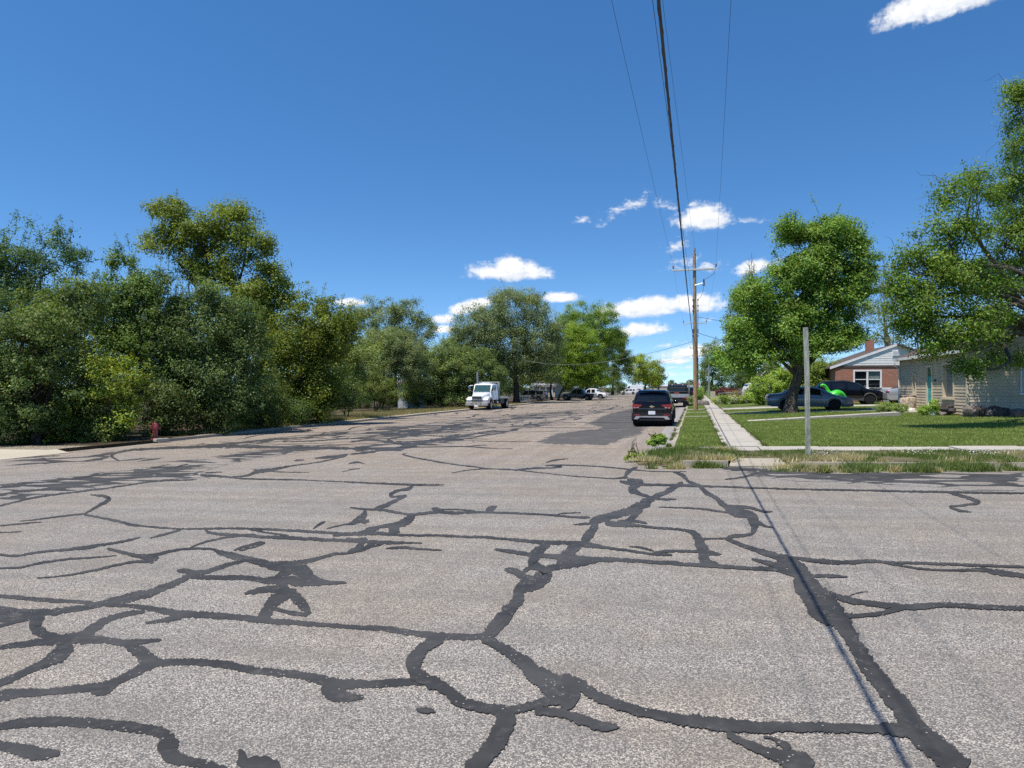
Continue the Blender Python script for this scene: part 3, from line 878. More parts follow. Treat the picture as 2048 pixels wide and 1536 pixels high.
# ------------------------------------------------------------------ sealed cracks traced along the road
CR = {'A': (0, 860, 2.926), 'B': (700, 860, 3.413), 'C': (1200, 820, 2.415), 'D': (0, 1150, 2.926), 'E': (700, 1150, 2.926), 'F': (1400, 1150, 3.16)}
TRACES = {
'D': [
 [(-30,215,60),(120,220,50),(300,215,45),(450,195,38),(560,175,40),(620,160,45),(740,135,55),(830,115,60),(900,95,45),(990,60,45),(1080,20,40),(1130,-10,40),(1200,-18,30),(1300,-48,28),(1400,-78,25),(1470,-96,22)],
 [(-30,120,20),(150,135,28),(330,150,25),(540,160,20)],
 [(610,175,25),(760,180,25),(900,200,35),(1050,225,50),(1200,232,45),(1400,248,40),(1550,265,40),(1750,280,35),(1900,292,28),(2048,303,28),(2250,315,35),(2450,342,40),(2600,358,45),(2750,362,40),(2860,355,50)],
 [(1060,240,45),(950,266,28),(850,278,16)],
 [(250,215,60),(215,270,80),(210,310,75),(280,355,70),(370,378,80),(480,355,70),(560,300,60),(640,255,45),(730,230,35),(850,212,20)],
 [(-30,428,30),(100,408,38),(250,390,50),(370,380,70)],
 [(390,385,110),(360,450,110),(290,500,75),(180,550,50),(90,595,48),(-30,645,45)],
 [(460,378,60),(600,378,45),(720,395,45),(850,388,30),(945,377,18)],
 [(730,395,60),(800,440,85),(860,480,95),(910,515,80)],
 [(890,512,60),(1000,508,45),(1150,508,45),(1300,520,50),(1450,550,50),(1600,570,48),(1750,585,50),(1850,605,60),(1950,630,70),(2050,637,65),(2200,635,52),(2400,625,50),(2490,615,70)],
 [(900,512,70),(800,560,60),(700,615,55),(600,650,60),(450,665,50),(250,685,45),(100,690,60),(-30,712,70)],
 [(530,680,30),(590,688,44),(660,660,40)],
 [(1890,640,70),(1950,690,100),(2020,712,80),(2080,716,50),(2128,712,22)],
 [(-30,892,50),(120,865,60),(300,855,62),(500,862,65),(700,880,65),(850,900,70),(960,930,80),(985,975,130),(985,1020,135),(1010,1060,110),(1080,1085,70),(1200,1110,70),(1330,1150,60)],
 [(-30,990,60),(100,1020,80),(230,1045,90),(320,1040,50),(350,1033,18)],
 [(1690,70,110),(1640,125,90),(1580,180,75),(1550,230,75),(1540,262,60)],
 [(1690,90,70),(1750,150,70),(1795,205,55),(1800,235,30)],
 [(1800,232,30),(1700,220,25),(1590,192,22)],
 [(1430,108,20),(1520,88,38),(1620,80,50),(1690,80,60)],
 [(1110,8,35),(1300,15,30),(1420,15,28),(1550,30,40),(1650,30,60),(1800,40,55),(1950,45,25),(2030,44,10)],
 [(1400,1020,25),(1420,1060,60),(1410,1120,70)],
 [(1410,1130,60),(1530,1095,100),(1640,1135,60)],
 [(-30,255,50),(100,250,50),(210,238,24)], [(-30,305,24),(80,275,25),(210,246,16)],
 [(-30,190,30),(80,200,20),(130,215,20)],
],
'A': [
 [(1035,822,22),(1100,828,34),(1150,845,34)],
 [(1250,703,22),(1340,730,40),(1450,755,40),(1560,785,50),(1650,795,45),(1750,775,28),(1850,755,25),(1940,728,20),(2048,718,15),(2140,690,28),(2175,665,30),(2200,650,30)],
 [(1560,795,40),(1680,800,80),(1780,830,90),(1830,870,60),(1900,890,30),(2025,888,8)],
 [(1690,810,80),(1650,850,60),(1600,885,50)], [(1760,830,60),(1790,870,40),(1720,890,60)], [(1700,890,60),(1850,885,50)],
 [(525,378,6),(600,385,18),(642,402,20),(590,435,20),(540,465,15),(490,492,12)],
 [(480,490,12),(600,515,14),(700,535,17),(780,555,16),(900,567,12),(1050,578,10),(1200,576,12),(1400,576,12),(1600,582,14),(1800,592,16),(2048,605,16),(2200,600,20)],
 [(490,490,10),(350,505,10),(220,522,8),(115,533,5)], [(-10,560,8),(120,548,9),(245,538,7)], [(-10,600,8),(126,594,6)],
 [(1195,580,14),(1230,600,18),(1350,612,16),(1500,622,18),(1700,630,22),(1900,642,22),(2048,645,24),(2150,640,30)],
 [(1450,578,10),(1550,598,12),(1690,618,12)], [(875,633,6),(950,612,14),(1060,583,10)],
 [(-10,728,14),(100,735,14),(220,715,14),(400,698,16),(550,678,18),(700,655,16),(770,640,14),(820,627,6)],
 [(450,700,8),(520,690,14),(600,672,8)],
 [(-10,808,10),(120,803,12),(250,775,14),(400,755,14),(550,745,10),(685,734,5)],
 [(215,866,6),(400,848,12),(550,820,14),(700,785,14),(800,770,16),(900,772,22)],
 [(625,693,16),(720,715,22),(800,735,25),(900,745,45),(930,748,16)],
 [(880,738,22),(1000,708,16),(1100,695,14),(1200,693,14),(1275,702,16)],
 [(1100,695,12),(1180,660,12),(1300,632,12),(1400,618,14),(1500,612,12)],
 [(1368,703,12),(1430,682,18),(1520,660,18),(1548,660,12),(1500,680,12),(1400,706,12)],
 [(1350,275,8),(1450,265,14),(1500,245,22),(1600,230,20),(1700,210,10),(1850,190,8),(1990,160,10),(2020,148,8)],
 [(1170,265,20),(1300,272,12),(1450,285,8),(1700,290,8),(2048,303,6),(2350,314,6),(2600,318,4)],
 [(1480,232,6),(1650,245,6),(1810,247,3)], [(1200,250,10),(1300,245,4)],
 [(560,150,20),(700,128,14),(800,115,15),(1100,100,18),(1350,95,22),(1600,100,18),(1900,105,18),(2048,108,16)],
 [(1300,82,6),(1400,75,10),(1600,55,10),(1800,40,8),(2048,12,8)], [(1650,70,6),(1850,62,8),(2048,48,8)],
 [(700,180,10),(650,150,14),(720,120,10)], [(1840,165,8),(1950,155,16),(2010,150,20),(2040,140,6)], [(1720,178,12),(1780,174,8)],
 [(2000,243,4),(2048,235,4)], [(1910,577,8),(2048,545,10),(2160,530,26)], [(1830,580,6),(1870,550,16),(1905,535,10)],
 [(0,320,6),(300,300,8),(600,260,8),(900,240,8),(1100,200,10)], [(-10,445,10),(200,395,10),(420,365,10),(700,330,8),(900,300,8),(1150,290,8)],
 [(0,150,6),(250,140,4)], [(0,170,6),(150,160,10),(350,150,5)],
],
'B': [
 [(430,376,22),(400,400,24),(320,415,18),(275,440,24),(300,455,15),(385,444,10)],
 [(385,445,20),(300,485,30),(240,515,30),(160,540,25)],
 [(0,528,9),(100,540,14),(220,545,18),(300,558,18),(400,575,20),(480,572,22),(600,560,20),(720,565,22),(860,560,16),(1000,562,14),(1200,570,14),(1350,578,14),(1500,592,14),(1640,597,20)],
 [(555,534,16),(600,545,40),(625,565,26)], [(610,542,10),(720,542,8),(800,548,10),(860,557,12)], [(925,552,30),(960,538,46),(1005,519,12)],
 [(1410,583,14),(1450,568,10),(1575,563,7)],
 [(105,545,30),(90,590,50),(60,612,50),(10,635,25),(-30,642,14)], [(55,615,20),(108,642,8)],
 [(440,578,55),(400,610,60),(340,640,50),(240,655,30),(105,671,9)], [(320,640,60),(295,685,85),(290,715,60)], [(200,665,30),(120,690,40),(40,715,30)],
 [(-120,720,20),(-10,710,20),(100,702,30),(200,705,30),(300,712,22),(450,718,16),(620,718,16),(780,728,18),(900,730,18),(1100,745,20),(1300,765,30),(1500,770,30),(1600,780,40),(1700,795,30),(1850,815,18),(2048,843,20),(2200,852,16)],
 [(-30,745,30),(100,760,25),(250,768,25),(350,768,18),(495,770,9)],
 [(85,765,50),(70,790,55),(40,815,45),(-20,840,26)], [(240,765,20),(180,790,15),(80,802,10)], [(245,808,12),(360,800,20),(450,808,16),(630,820,9)],
 [(985,813,18),(1100,828,28),(1230,848,28),(1350,860,32),(1480,870,45),(1650,882,42),(1850,885,30),(2048,898,25),(2250,905,24)],
 [(2048,485,70),(1990,510,70),(1900,550,60),(1800,580,55),(1700,605,60),(1640,645,60)],
 [(1520,645,7),(1640,637,22)], [(1990,530,60),(1940,580,50),(1900,620,40),(1820,640,40)],
 [(1740,630,40),(1850,645,40),(1960,652,20),(2048,662,14)], [(1880,612,25),(2000,630,20),(2030,638,9)],
 [(1690,640,50),(1650,690,60),(1620,730,70),(1590,775,60)],
 [(1570,775,70),(1500,830,70),(1450,890,80),(1420,930,50),(1325,950,40)],
 [(1360,780,40),(1290,820,70),(1260,870,80),(1250,910,70),(1300,940,60),(1345,985,90),(1290,1025,120),(1200,1055,100),(1150,1100,80),(1150,1160,80),(1118,1200,62),(1080,1270,62),(1015,1340,72),(960,1390,60),(930,1410,55)],
 [(1055,953,28),(1130,965,50),(1180,1000,60),(1260,1035,60)], [(1420,922,60),(1560,905,60),(1690,888,40)], [(1180,962,30),(1260,930,30)],
 [(385,158,12),(358,166,8),(430,185,10),(550,207,10),(700,232,8),(850,250,10),(910,262,12),(1000,265,8),(1130,272,10),(1300,290,6),(1500,312,6),(1800,330,8),(1900,324,9)],
 [(-30,356,5),(250,368,8),(430,376,8),(640,380,3)],
 [(1800,330,8),(1870,320,15),(1890,290,30),(1930,265,25),(1965,250,8)], [(1330,240,8),(1440,245,20),(1380,258,10),(1250,260,14),(1120,273,9)],
 [(1400,236,6),(1700,248,8),(2048,280,8),(2300,283,5)], [(1335,222,9),(1400,205,10),(1490,195,5)], [(695,291,4),(800,275,6),(915,262,8)],
 [(1840,350,16),(1930,365,28),(2048,372,15),(2250,380,14),(2500,388,9)], [(1930,372,40),(1915,410,40),(1960,430,20),(2048,462,12)],
 [(0,165,7),(150,148,18),(190,138,18),(300,122,12),(450,95,24),(600,66,24),(800,36,14),(960,4,8)], [(0,80,12),(150,68,14),(300,88,12),(420,92,24)],
 [(0,60,8),(200,35,8),(400,10,10)], [(200,20,12),(420,30,8),(640,42,8),(760,28,5)], [(-10,230,10),(50,218,14),(100,232,4)], [(-10,268,8),(68,262,6)],
 [(480,78,14),(700,60,10),(690,50,6)],
 [(800,72,3),(1000,78,4),(1250,80,3)], [(820,70,4),(850,84,3)],
],
'C': [
 [(400,348,14),(340,385,25),(260,422,30),(200,450,40)], [(270,430,15),(368,430,8)],
 [(150,515,22),(180,470,28),(220,450,20)],
 [(100,545,18),(250,565,12),(400,578,14),(450,595,30),(472,620,50),(490,660,60),(500,690,60),(512,730,50),(575,752,26)],
 [(500,685,40),(540,690,25),(588,695,6)], [(490,622,10),(560,620,8),(625,618,10)],
 [(250,690,10),(340,680,14),(480,682,12)], [(140,657,6),(200,664,10),(260,680,10)],
 [(200,730,16),(350,740,16),(520,750,20),(700,762,20),(850,770,24),(950,795,30)],
 [(350,298,5),(400,315,20),(430,345,15),(480,365,20),(510,395,25),(560,425,22),(600,460,30),(650,490,50),(720,505,50),(745,540,56),(740,580,30),(720,600,15),(640,610,20),(605,625,13)],
 [(610,462,14),(720,470,15),(790,490,12),(835,490,5)], [(620,495,12),(470,475,8),(280,468,3)], [(740,530,30),(800,560,12),(835,565,4)],
 [(605,618,20),(680,650,20),(800,690,30),(880,715,50),(930,745,75),(975,790,95),(1000,840,105),(1040,900,140),(1075,935,130),(1110,975,140),(1145,1015,110)],
 [(730,718,12),(820,740,25),(900,760,40)],
 [(915,708,12),(1050,728,24),(1200,735,22),(1300,728,18),(1400,735,14),(1600,740,14),(1800,748,14),(2060,758,12)],
 [(1380,738,8),(1550,765,10),(1700,773,10),(1850,770,20),(1900,780,30),(2060,802,24)],
 [(1030,800,18),(1110,800,16),(1195,804,6)],
 [(100,345,8),(200,358,12),(400,362,10),(600,370,8),(900,380,8),(1300,388,10),(1650,395,12),(2060,402,10)],
 [(130,335,16),(200,345,18),(170,375,20),(190,400,14),(240,415,10)],
 [(1690,398,12),(1780,425,18),(1830,446,16),(1740,460,12),(1690,466,10),(1740,485,14),(1795,491,5)],
 [(550,273,5),(640,285,10),(760,293,12)], [(600,335,4),(680,325,8),(760,305,8)],
 [(1195,905,3),(1230,885,4),(1300,872,3)],
],
'E': [
 [(800,340,55),(830,300,55),(900,225,65),(960,170,65),(990,120,60),(985,70,55)],
 [(540,365,60),(450,410,80),(390,480,100),(370,540,100),(410,605,100)],
 [(390,590,80),(470,620,90),(550,660,80),(640,730,80),(750,770,60),(910,795,80)],
 [(910,790,130),(900,880,130),(850,980,120),(780,1060,110),(730,1129,130),(700,1190,130)],
 [(890,800,60),(1050,765,55),(1150,740,60),(1240,715,80)],
 [(770,365,50),(900,430,70),(1000,500,90),(1080,570,120),(1150,620,140),(1230,680,170),(1330,740,150)],
 [(1080,790,50),(1250,810,60),(1350,840,70),(1450,880,65),(1540,885,45),(1575,887,16)],
 [(1240,585,40),(1330,630,70),(1400,680,70),(1500,730,70),(1650,780,65),(1800,820,60),(2048,858,85),(2200,875,90),(2370,890,80),(2600,888,66),(2800,890,62),(3060,900,56),(3180,912,60)],
 [(385,785,14),(440,790,40),(498,796,20)],
],
'F': [
 [(720,120,190),(760,170,210),(800,220,200),(850,265,125),(920,340,110),(980,430,105),(1040,540,115),(1120,650,120),(1200,750,130),(1285,850,150),(1330,940,160),(1400,1010,165),(1480,1080,170),(1560,1150,180),(1660,1245,190)],
 [(820,120,40),(920,150,45),(1050,175,35),(1200,190,40),(1350,200,40),(1550,185,35),(1750,200,32),(2060,208,32)],
 [(880,255,50),(1000,255,28),(1120,245,30),(1220,220,35),(1330,195,35)],
 [(1130,950,50),(1250,975,90),(1330,960,90)],
 [(170,1000,50),(280,1060,60),(400,1110,70),(520,1150,110),(620,1190,170),(680,1250,180)],
 [(400,1020,14),(460,1030,20),(500,1055,40),(570,1095,60)], [(450,1020,10),(495,1050,16),(480,1080,8)],
 [(640,-10,70),(640,60,110),(700,140,90)], [(690,200,60),(740,250,70),(830,280,60)],
],
}
def catmull(pts, step):
    """smooth a picture-space trace; returns points about step pixels apart"""
    P_ = [np.array(p, float) for p in pts]
    P_ = [2 * P_[0] - P_[1]] + P_ + [2 * P_[-1] - P_[-2]]
    out = []
    for i in range(1, len(P_) - 2):
        p0, p1, p2, p3 = P_[i - 1:i + 3]
        k = max(2, int(np.hypot(*(p2 - p1)[:2]) / step))
        for j in range(k):
            t = j / k
            out.append(0.5 * ((2 * p1) + (-p0 + p2) * t + (2 * p0 - 5 * p1 + 4 * p2 - p3) * t * t + (-p0 + 3 * p1 - 3 * p2 + p3) * t ** 3))
    out.append(P_[-2])
    return out

def ribbon(b, path, lift, seed, jag=1.0):
    """path: picture positions with width; laid on the road as a strip with ragged edges"""
    n = len(path)
    L_, R_ = [], []
    for i, p in enumerate(path):
        a, c = path[max(0, i - 1)], path[min(n - 1, i + 1)]
        t = (c - a)[:2]
        t = t / (np.hypot(*t) + 1e-9)
        # true widths on the ground: the picture squeezes what runs away from the eye
        nr = np.array([-t[1], t[0]])
        w = p[2] / 2 * 0.88
        end = min(1.0, (min(i, n - 1 - i) + 0.6) / 3.0) ** 0.5
        k = 0.55 * w
        e1 = noise.noise(Vector((p[0] * .11, p[1] * .11, seed))) * .42 + noise.noise(Vector((p[0] * .27, p[1] * .37, seed + 9))) * .34 + noise.noise(Vector((p[0] * .5, p[1] * .55, seed + 19))) * .26 * (1 + noise.noise(Vector((p[0] * .05, p[1] * .05, seed)))) + .25 * noise.noise(Vector((p[0] * .035, p[1] * .05, seed + 39)))
        e2 = noise.noise(Vector((p[0] * .11, p[1] * .11, seed + 50))) * .42 + noise.noise(Vector((p[0] * .27, p[1] * .37, seed + 59))) * .34 + noise.noise(Vector((p[0] * .5, p[1] * .55, seed + 159))) * .26 * (1 + noise.noise(Vector((p[0] * .05, p[1] * .05, seed)))) + .25 * noise.noise(Vector((p[0] * .035, p[1] * .05, seed + 359)))
        # ragged by a few pixels at most
        m1 = w * end + np.clip(e1 * jag * min(k + 1, 9), -w * .6, 9)
        m2 = w * end + np.clip(e2 * jag * min(k + 1, 9), -w * .6, 9)
        A = spot(p[0] + nr[0] * m1, max(p[1] + nr[1] * m1, 800), road_z, lift)
        B_ = spot(p[0] - nr[0] * m2, max(p[1] - nr[1] * m2, 800), road_z, lift)
        L_.append(A); R_.append(B_)
    vs = [v[:] for v in L_] + [v[:] for v in R_]
    b.add(vs, [(i, i + 1, n + i + 1, n + i) for i in range(n - 1)])

b = MB()
cnt = 0
for key, trs in TRACES.items():
    x0, y0, s = CR[key]
    for tr in trs:
        pp = [(x0 + x / s, y0 + y / s, max(w, 3.0) / s) for x, y, w in tr]
        ribbon(b, catmull(pp, 1.5 if key in 'DEF' else 2.0), 0.0034 + cnt * 0.00003, cnt * 1.3)
        cnt += 1
seal = b.build('road_tar_seal', M['tar'])
tag(seal, kind='structure')

# further up the main street: sealed cracks wander along and across the paving
b = MB()
rr = random.Random(11)
def ribbon_w(b, pts, lift, seed):
    n = len(pts)
    L_, R_ = [], []
    for i, (x, y, w) in enumerate(pts):
        a, c = pts[max(0, i - 1)], pts[min(n - 1, i + 1)]
        t = np.array([c[0] - a[0], c[1] - a[1]]); t /= np.hypot(*t) + 1e-9
        nr = (-t[1], t[0])
        e1 = 1 + .9 * noise.noise(Vector((x * 2.5, y * 2.5, seed))) + .5 * noise.noise(Vector((x * 9, y * 9, seed)))
        e2 = 1 + .9 * noise.noise(Vector((x * 2.5, y * 2.5, seed + 40))) + .5 * noise.noise(Vector((x * 9, y * 9, seed + 40)))
        for S, e, sg in ((L_, e1, 1), (R_, e2, -1)):
            X, Y = x + nr[0] * w / 2 * e * sg, y + nr[1] * w / 2 * e * sg
            X = min(max(X, XL + .02), XR - .6)
            S.append((X, Y, float(road_z(X, Y)) + lift))
    b.add(L_ + R_, [(i, i + 1, n + i + 1, n + i) for i in range(n - 1)])
cnt2 = 0
for k in range(210):
    y = 21 + 120 * rr.random() ** 1.3
    x = rr.uniform(XL + 0.6, -4.0)
    along = rr.random() < 0.42
    if x > -9 and y < 34: continue
    n = rr.randint(14, 50)
    w0 = rr.uniform(0.07, 0.22)
    ang = rr.gauss(math.pi / 2, .22) if along else rr.gauss(0.25, .4)
    pts = []
    st = 0.22
    for i in range(n):
        pts.append((x, y, w0 * (0.5 + abs(math.sin(i * .21 + k)))))
        ang += rr.gauss(0, .16)
        ang += ((math.pi / 2 if along else 0.25) - ang) * .08
        x += math.cos(ang) * st
        y += math.sin(ang) * st
        if not (XL + .2 < x < XR - .8): break
    if len(pts) > 5:
        ribbon_w(b, pts, 0.0036 + cnt2 * 0.00003, k * 2.1)
        cnt2 += 1
tag(b.build('road_tar_seal', M['tar']), kind='structure')

# patches where sealed cracks have grown together, and the newer repair by the parked car
def patch(name, pxs, m, lift, fn=road_z, res=40):
    """polygon on the road with an 'edge' value: 1 inside, 0 at the rim"""
    P_ = np.array([spot(px, py, fn)[:2] for px, py in pxs])
    mn, mx = P_.min(0), P_.max(0)
    st = max((mx - mn).max() / 90, 0.12)
    xs = np.arange(mn[0] - st, mx[0] + st * 2, st)
    ys = np.arange(mn[1] - st, mx[1] + st * 2, st)
    GX, GY = np.meshgrid(xs, ys)
    q = np.stack([GX.ravel(), GY.ravel()], 1)
    inside = np.zeros(len(q), bool)
    dist = np.full(len(q), 1e9)
    nP = len(P_)
    for i in range(nP):
        a, c = P_[i], P_[(i + 1) % nP]
        cond = ((a[1] > q[:, 1]) != (c[1] > q[:, 1]))
        with np.errstate(divide='ignore', invalid='ignore'):
            xi = (c[0] - a[0]) * (q[:, 1] - a[1]) / (c[1] - a[1] + 1e-12) + a[0]
        inside ^= cond & (q[:, 0] < xi)
        ab = c - a
        t = np.clip(((q - a) @ ab) / (ab @ ab + 1e-12), 0, 1)
        dist = np.minimum(dist, np.hypot(*(q - a - t[:, None] * ab).T))
    half = dist[inside].max() if inside.any() else 1
    e = np.where(inside, np.clip(dist / (half * 0.55), 0, 1), 0)
    nx = len(xs)
    b = MB()
    keep = {}
    fs = []
    ok = inside | (dist < st * 1.6)
    idx = lambda i, j: j * nx + i
    vs, ev = [], []
    def vid(k):
        if k not in keep:
            keep[k] = len(vs)
            vs.append((q[k, 0], q[k, 1], float(fn(q[k, 0], q[k, 1])) + lift)); ev.append(e[k])
        return keep[k]
    for j in range(len(ys) - 1):
        for i in range(nx - 1):
            c4 = [idx(i, j), idx(i + 1, j), idx(i + 1, j + 1), idx(i, j + 1)]
            if any(inside[c] for c in c4):
                fs.append(tuple(vid(c) for c in c4))
    b.add(vs, fs)
    o = b.build(name, m)
    a = o.data.attributes.new('edge', 'FLOAT', 'POINT')
    a.data.foreach_set('value', np.array(ev, np.float32))
    tag(o, kind='structure')
    return o
def pxA(l, key): 
    x0, y0, s = CR[key]
    return [(x0 + x / s, y0 + y / s) for x, y in l]
patch('road_tar_patch', pxA([(-40,330),(300,285),(600,250),(900,215),(1100,185),(1300,150),(1500,115),(1700,90),(1950,80),(1980,105),(1700,135),(1500,170),(1300,205),(1150,245),(1180,290),(900,300),(600,330),(300,380),(-40,440)], 'A'), M['tarnet2'], 0.0025)
patch('road_tar_patch', pxA([(-40,165),(250,160),(450,150),(640,135),(760,160),(1000,160),(1200,160),(1350,175),(1300,200),(1050,205),(900,195),(700,190),(450,195),(250,205),(-40,235)], 'A'), M['tarnet'], 0.0027)
patch('road_tar_patch', pxA([(560,275),(760,278),(1000,283),(1400,292),(1720,297),(2060,305),(2060,372),(1850,400),(1720,375),(1500,362),(1200,352),(1000,345),(760,318),(640,300)], 'C'), M['tarnet2'], 0.0029)
patch('road_repair_patch', [(1048,888),(1090,868),(1150,861),(1195,856),(1160,848),(1205,829),(1250,819),(1300,812),(1315,816),(1300,828),(1308,845),(1300,866),(1275,874),(1252,884),(1222,900),(1195,892),(1120,890)], M['repair'], 0.0031)
patch('road_tar_patch', [(60,905),(300,893),(560,872),(760,852),(960,834),(1100,822),(1180,815),(1180,830),(1040,848),(940,866),(800,885),(640,880),(450,896),(200,905)], M['tarnet'], 0.0023)
patch('road_tar_patch', [(640,900),(800,878),(950,862),(1060,838),(1180,822),(1230,812),(1240,816),(1180,834),(1100,852),(980,874),(860,900),(760,908)], M['tarnet'], 0.0021)
# ------------------------------------------------------------------ trees and bushes
def leaf_object(name, P_, N_, S_, T_, parent, m=None, asp=0.5):
    """many leaf-sized faces: positions, normals, sizes, colours"""
    n = len(P_)
    r3 = rng.normal(size=(n, 3))
    A = np.cross(N_, r3)
    A /= np.linalg.norm(A, axis=1, keepdims=True) + 1e-9
    B_ = np.cross(N_, A)
    s = S_[:, None]
    bend = N_ * s * 0.22
    V = np.empty((n, 4, 3), np.float32)
    V[:, 0] = P_ + A * s
    V[:, 1] = P_ + B_ * s * asp + bend
    V[:, 2] = P_ - A * s
    V[:, 3] = P_ - B_ * s * asp + bend
    me = bpy.data.meshes.new(name)
    me.vertices.add(n * 4)
    me.vertices.foreach_set('co', V.ravel())
    me.loops.add(n * 4)
    me.loops.foreach_set('vertex_index', np.arange(n * 4, dtype=np.int32))
    me.polygons.add(n)
    me.polygons.foreach_set('loop_start', np.arange(0, n * 4, 4, dtype=np.int32))
    at_ = me.attributes.new('tint', 'FLOAT_COLOR', 'POINT')
    col = np.ones((n, 4, 4), np.float32)
    col[:, :, :3] = T_[:, None, :]
    at_.data.foreach_set('color', col.ravel())
    me.update()
    me.materials.append(m or M['leaf'])
    o = bpy.data.objects.new(name, me)
    C.objects.link(o)
    o.parent = parent
    return o

def bent(p, q, k, wob, rg):
    """points from p to q that bow a little, as a limb does"""
    p, q = np.array(p, float), np.array(q, float)
    L_ = np.linalg.norm(q - p)
    off = rg.normal(size=3) * wob * L_
    off2 = rg.normal(size=3) * wob * L_ * .6
    out = []
    for i in range(k + 1):
        t = i / k
        out.append(p + (q - p) * t + off * math.sin(math.pi * t) + off2 * math.sin(2 * math.pi * t) + np.array([0, 0, .08 * L_ * math.sin(math.pi * t)]))
    return out

NL = [0]
def tree(name, label, base, depth, lobes, cols, leaf=0.07, dens=1.0, cl=0.45, per=70, trunk=0.18, stems=1, group=None, cat='tree', seed=1, gain=2.2,
         sprig=0.0, droop=0.0, bare=0.0, barkm='bark', hollow=0.5, flat=0.7, spread=0.14, twigs=0.5, fork=0.45, fn=None, up=0.4, stemh=None):
    """lobes: (px, py, half width, half height [, metres further away]) of the crown's masses as seen at that depth"""
    rg = np.random.default_rng(seed)
    fn = fn or (lambda x, y: (lawn_z(x, y) if x > XR else (road_z(x, y) + .11)))
    bx, by = at(base, depth)
    bz = float(fn(bx, by)) - 0.05
    root = empty(name, (bx, by, bz))
    tag(root, label, cat, group)
    LB = []
    for lb in lobes:
        px, py, hw, hh = lb[:4]
        dd = lb[4] if len(lb) > 4 else 0.0
        x, y = at(px, depth + dd)
        z = height(py, depth + dd)
        rx, rz = hw * depth / F, hh * depth / F
        LB.append((np.array([x - bx, y - by, z - bz]), np.array([rx, 0.5 * (rx + min(rx, rz) if rz > rx else rx + rz), rz])))
    P_, N_, S_, T_ = [], [], [], []
    tr = MB()
    top = np.mean([c for c, r in LB], axis=0)
    zmax = max(c[2] for c, r in LB)
    zlow = min(c[2] - r[2] * .6 for c, r in LB)
    # trunk(s)
    forks = []
    for si in range(stems):
        a = rg.uniform(0, 2 * math.pi)
        s0 = np.array([math.cos(a), math.sin(a), 0]) * (0.0 if stems == 1 else spread)
        fh = stemh if stemh else max(0.6, zlow + (zmax - zlow) * fork)
        tgt = np.array([top[0], top[1], 0]) * 0.55 + np.array([0, 0, fh]) + (rg.normal(size=3) * [.5, .5, .3] * (0 if stems == 1 else 1) * fh * .3)
        pts = bent(s0, tgt, 6, 0.03, rg)
        rad = [.72 * trunk * (1.35 if i == 0 else 1.0 - 0.42 * i / 6) / (stems ** .5) for i in range(7)]
        tr.tube(pts, rad, 9)
        forks.append((pts, rad))
    cl_all = []
    for (c, r) in LB:
        area = (r[0] * r[1] + r[1] * r[2] + r[0] * r[2])
        ncl = max(10, int(area * 3.3 * dens / (cl * cl)))
        # limb to the mass
        pts, rad = forks[rg.integers(len(forks))]
        k0 = int(np.clip(rg.integers(4, 7), 0, 6))
        lp = bent(pts[k0], c - np.array([0, 0, r[2] * .25]), 6, 0.07, rg)
        l0 = rad[k0] * 0.5
        tr.tube(lp, [l0 * (1 - .8 * i / 6) + .008 for i in range(7)], 6)
        for q in range(ncl):
            d = rg.normal(size=3)
            d /= np.linalg.norm(d)
            if d[2] < -0.55 and rg.random() < 0.6: d[2] *= -0.6
            k = rg.uniform(hollow, 1.0) ** 0.8
            k *= 1 + 0.30 * noise.noise(Vector(d * 1.9 + np.array([seed * 3.1, c[0], c[2]]))) + rg.normal() * .05
            p = c + d * r * k
            if p[2] < 0.1: p[2] = rg.uniform(.1, .5)
            vq = p / (cl * 2.3)
            if noise.noise(Vector((vq[0] + seed * 7.3, vq[1], vq[2] * 1.5))) < -0.06 and rg.random() < (.45 if depth > 70 else .62): continue
            cl_all.append((p, d, k, r))
            if rg.random() < twigs * .4:
                tw = bent(lp[rg.integers(3, 7)], p, 4, 0.08, rg)
                tr.tube(tw, [.022, .018, .013, .009, .004], 3, caps=False)
            if bare and rg.random() < bare * .7:
                tw = bent(p, p + d * rg.uniform(.4, 1.1) + np.array([0, 0, rg.uniform(-.5, .3)]), 3, .12, rg)
                tr.tube(tw, [.011, .008, .006, .003], 3, caps=False)
    cols = [np.array(c) * gain for c in cols]
    for (p, d, k, r) in cl_all:
        n = max(8, int(per * 2.3 * rg.uniform(.45, 1.4)))
        size = cl * rg.uniform(.6, 1.15)
        g = rg.normal(size=(n, 3)) * 0.52
        ln = np.linalg.norm(g, axis=1, keepdims=True)
        g *= np.minimum(1, 1.25 / (ln + 1e-6))
        g *= np.array([1, 1, flat]) * size
        if droop:
            hz = np.hypot(g[:, 0], g[:, 1])
            g[:, 2] -= droop * rg.random(n) ** 2 * size * 2.2
        if sprig and rg.random() < sprig:
            # a shoot that sticks out of the mass
            dirn = d * .5 + np.array([rg.normal() * .3, rg.normal() * .3, 1.0 if d[2] > -.1 else .3])
            dirn /= np.linalg.norm(dirn)
            n = max(6, int(n * .38))
            Ls = rg.uniform(.5, 1.5) * cl * 2
            t = rg.random(n)
            g = dirn * (t * Ls)[:, None] + rg.normal(size=(n, 3)) * (0.19 * cl * (1.15 - .8 * t))[:, None]
            tr.tube([p, p + dirn * Ls * .55, p + dirn * Ls], [.012, .008, .003], 3, caps=False)
        lg = np.linalg.norm(g, axis=1, keepdims=True) + 1e-6
        nn = rg.normal(size=(n, 3)) * 0.55 + (g / lg) * .75 + d * .35 + np.array([0, 0, up + .15])
        nn /= np.linalg.norm(nn, axis=1, keepdims=True)
        cmix = rg.random()
        base_c = cols[0] * (1 - cmix) + cols[1] * cmix
        if len(cols) > 2 and rg.random() < .22: base_c = base_c * .4 + cols[2] * .6
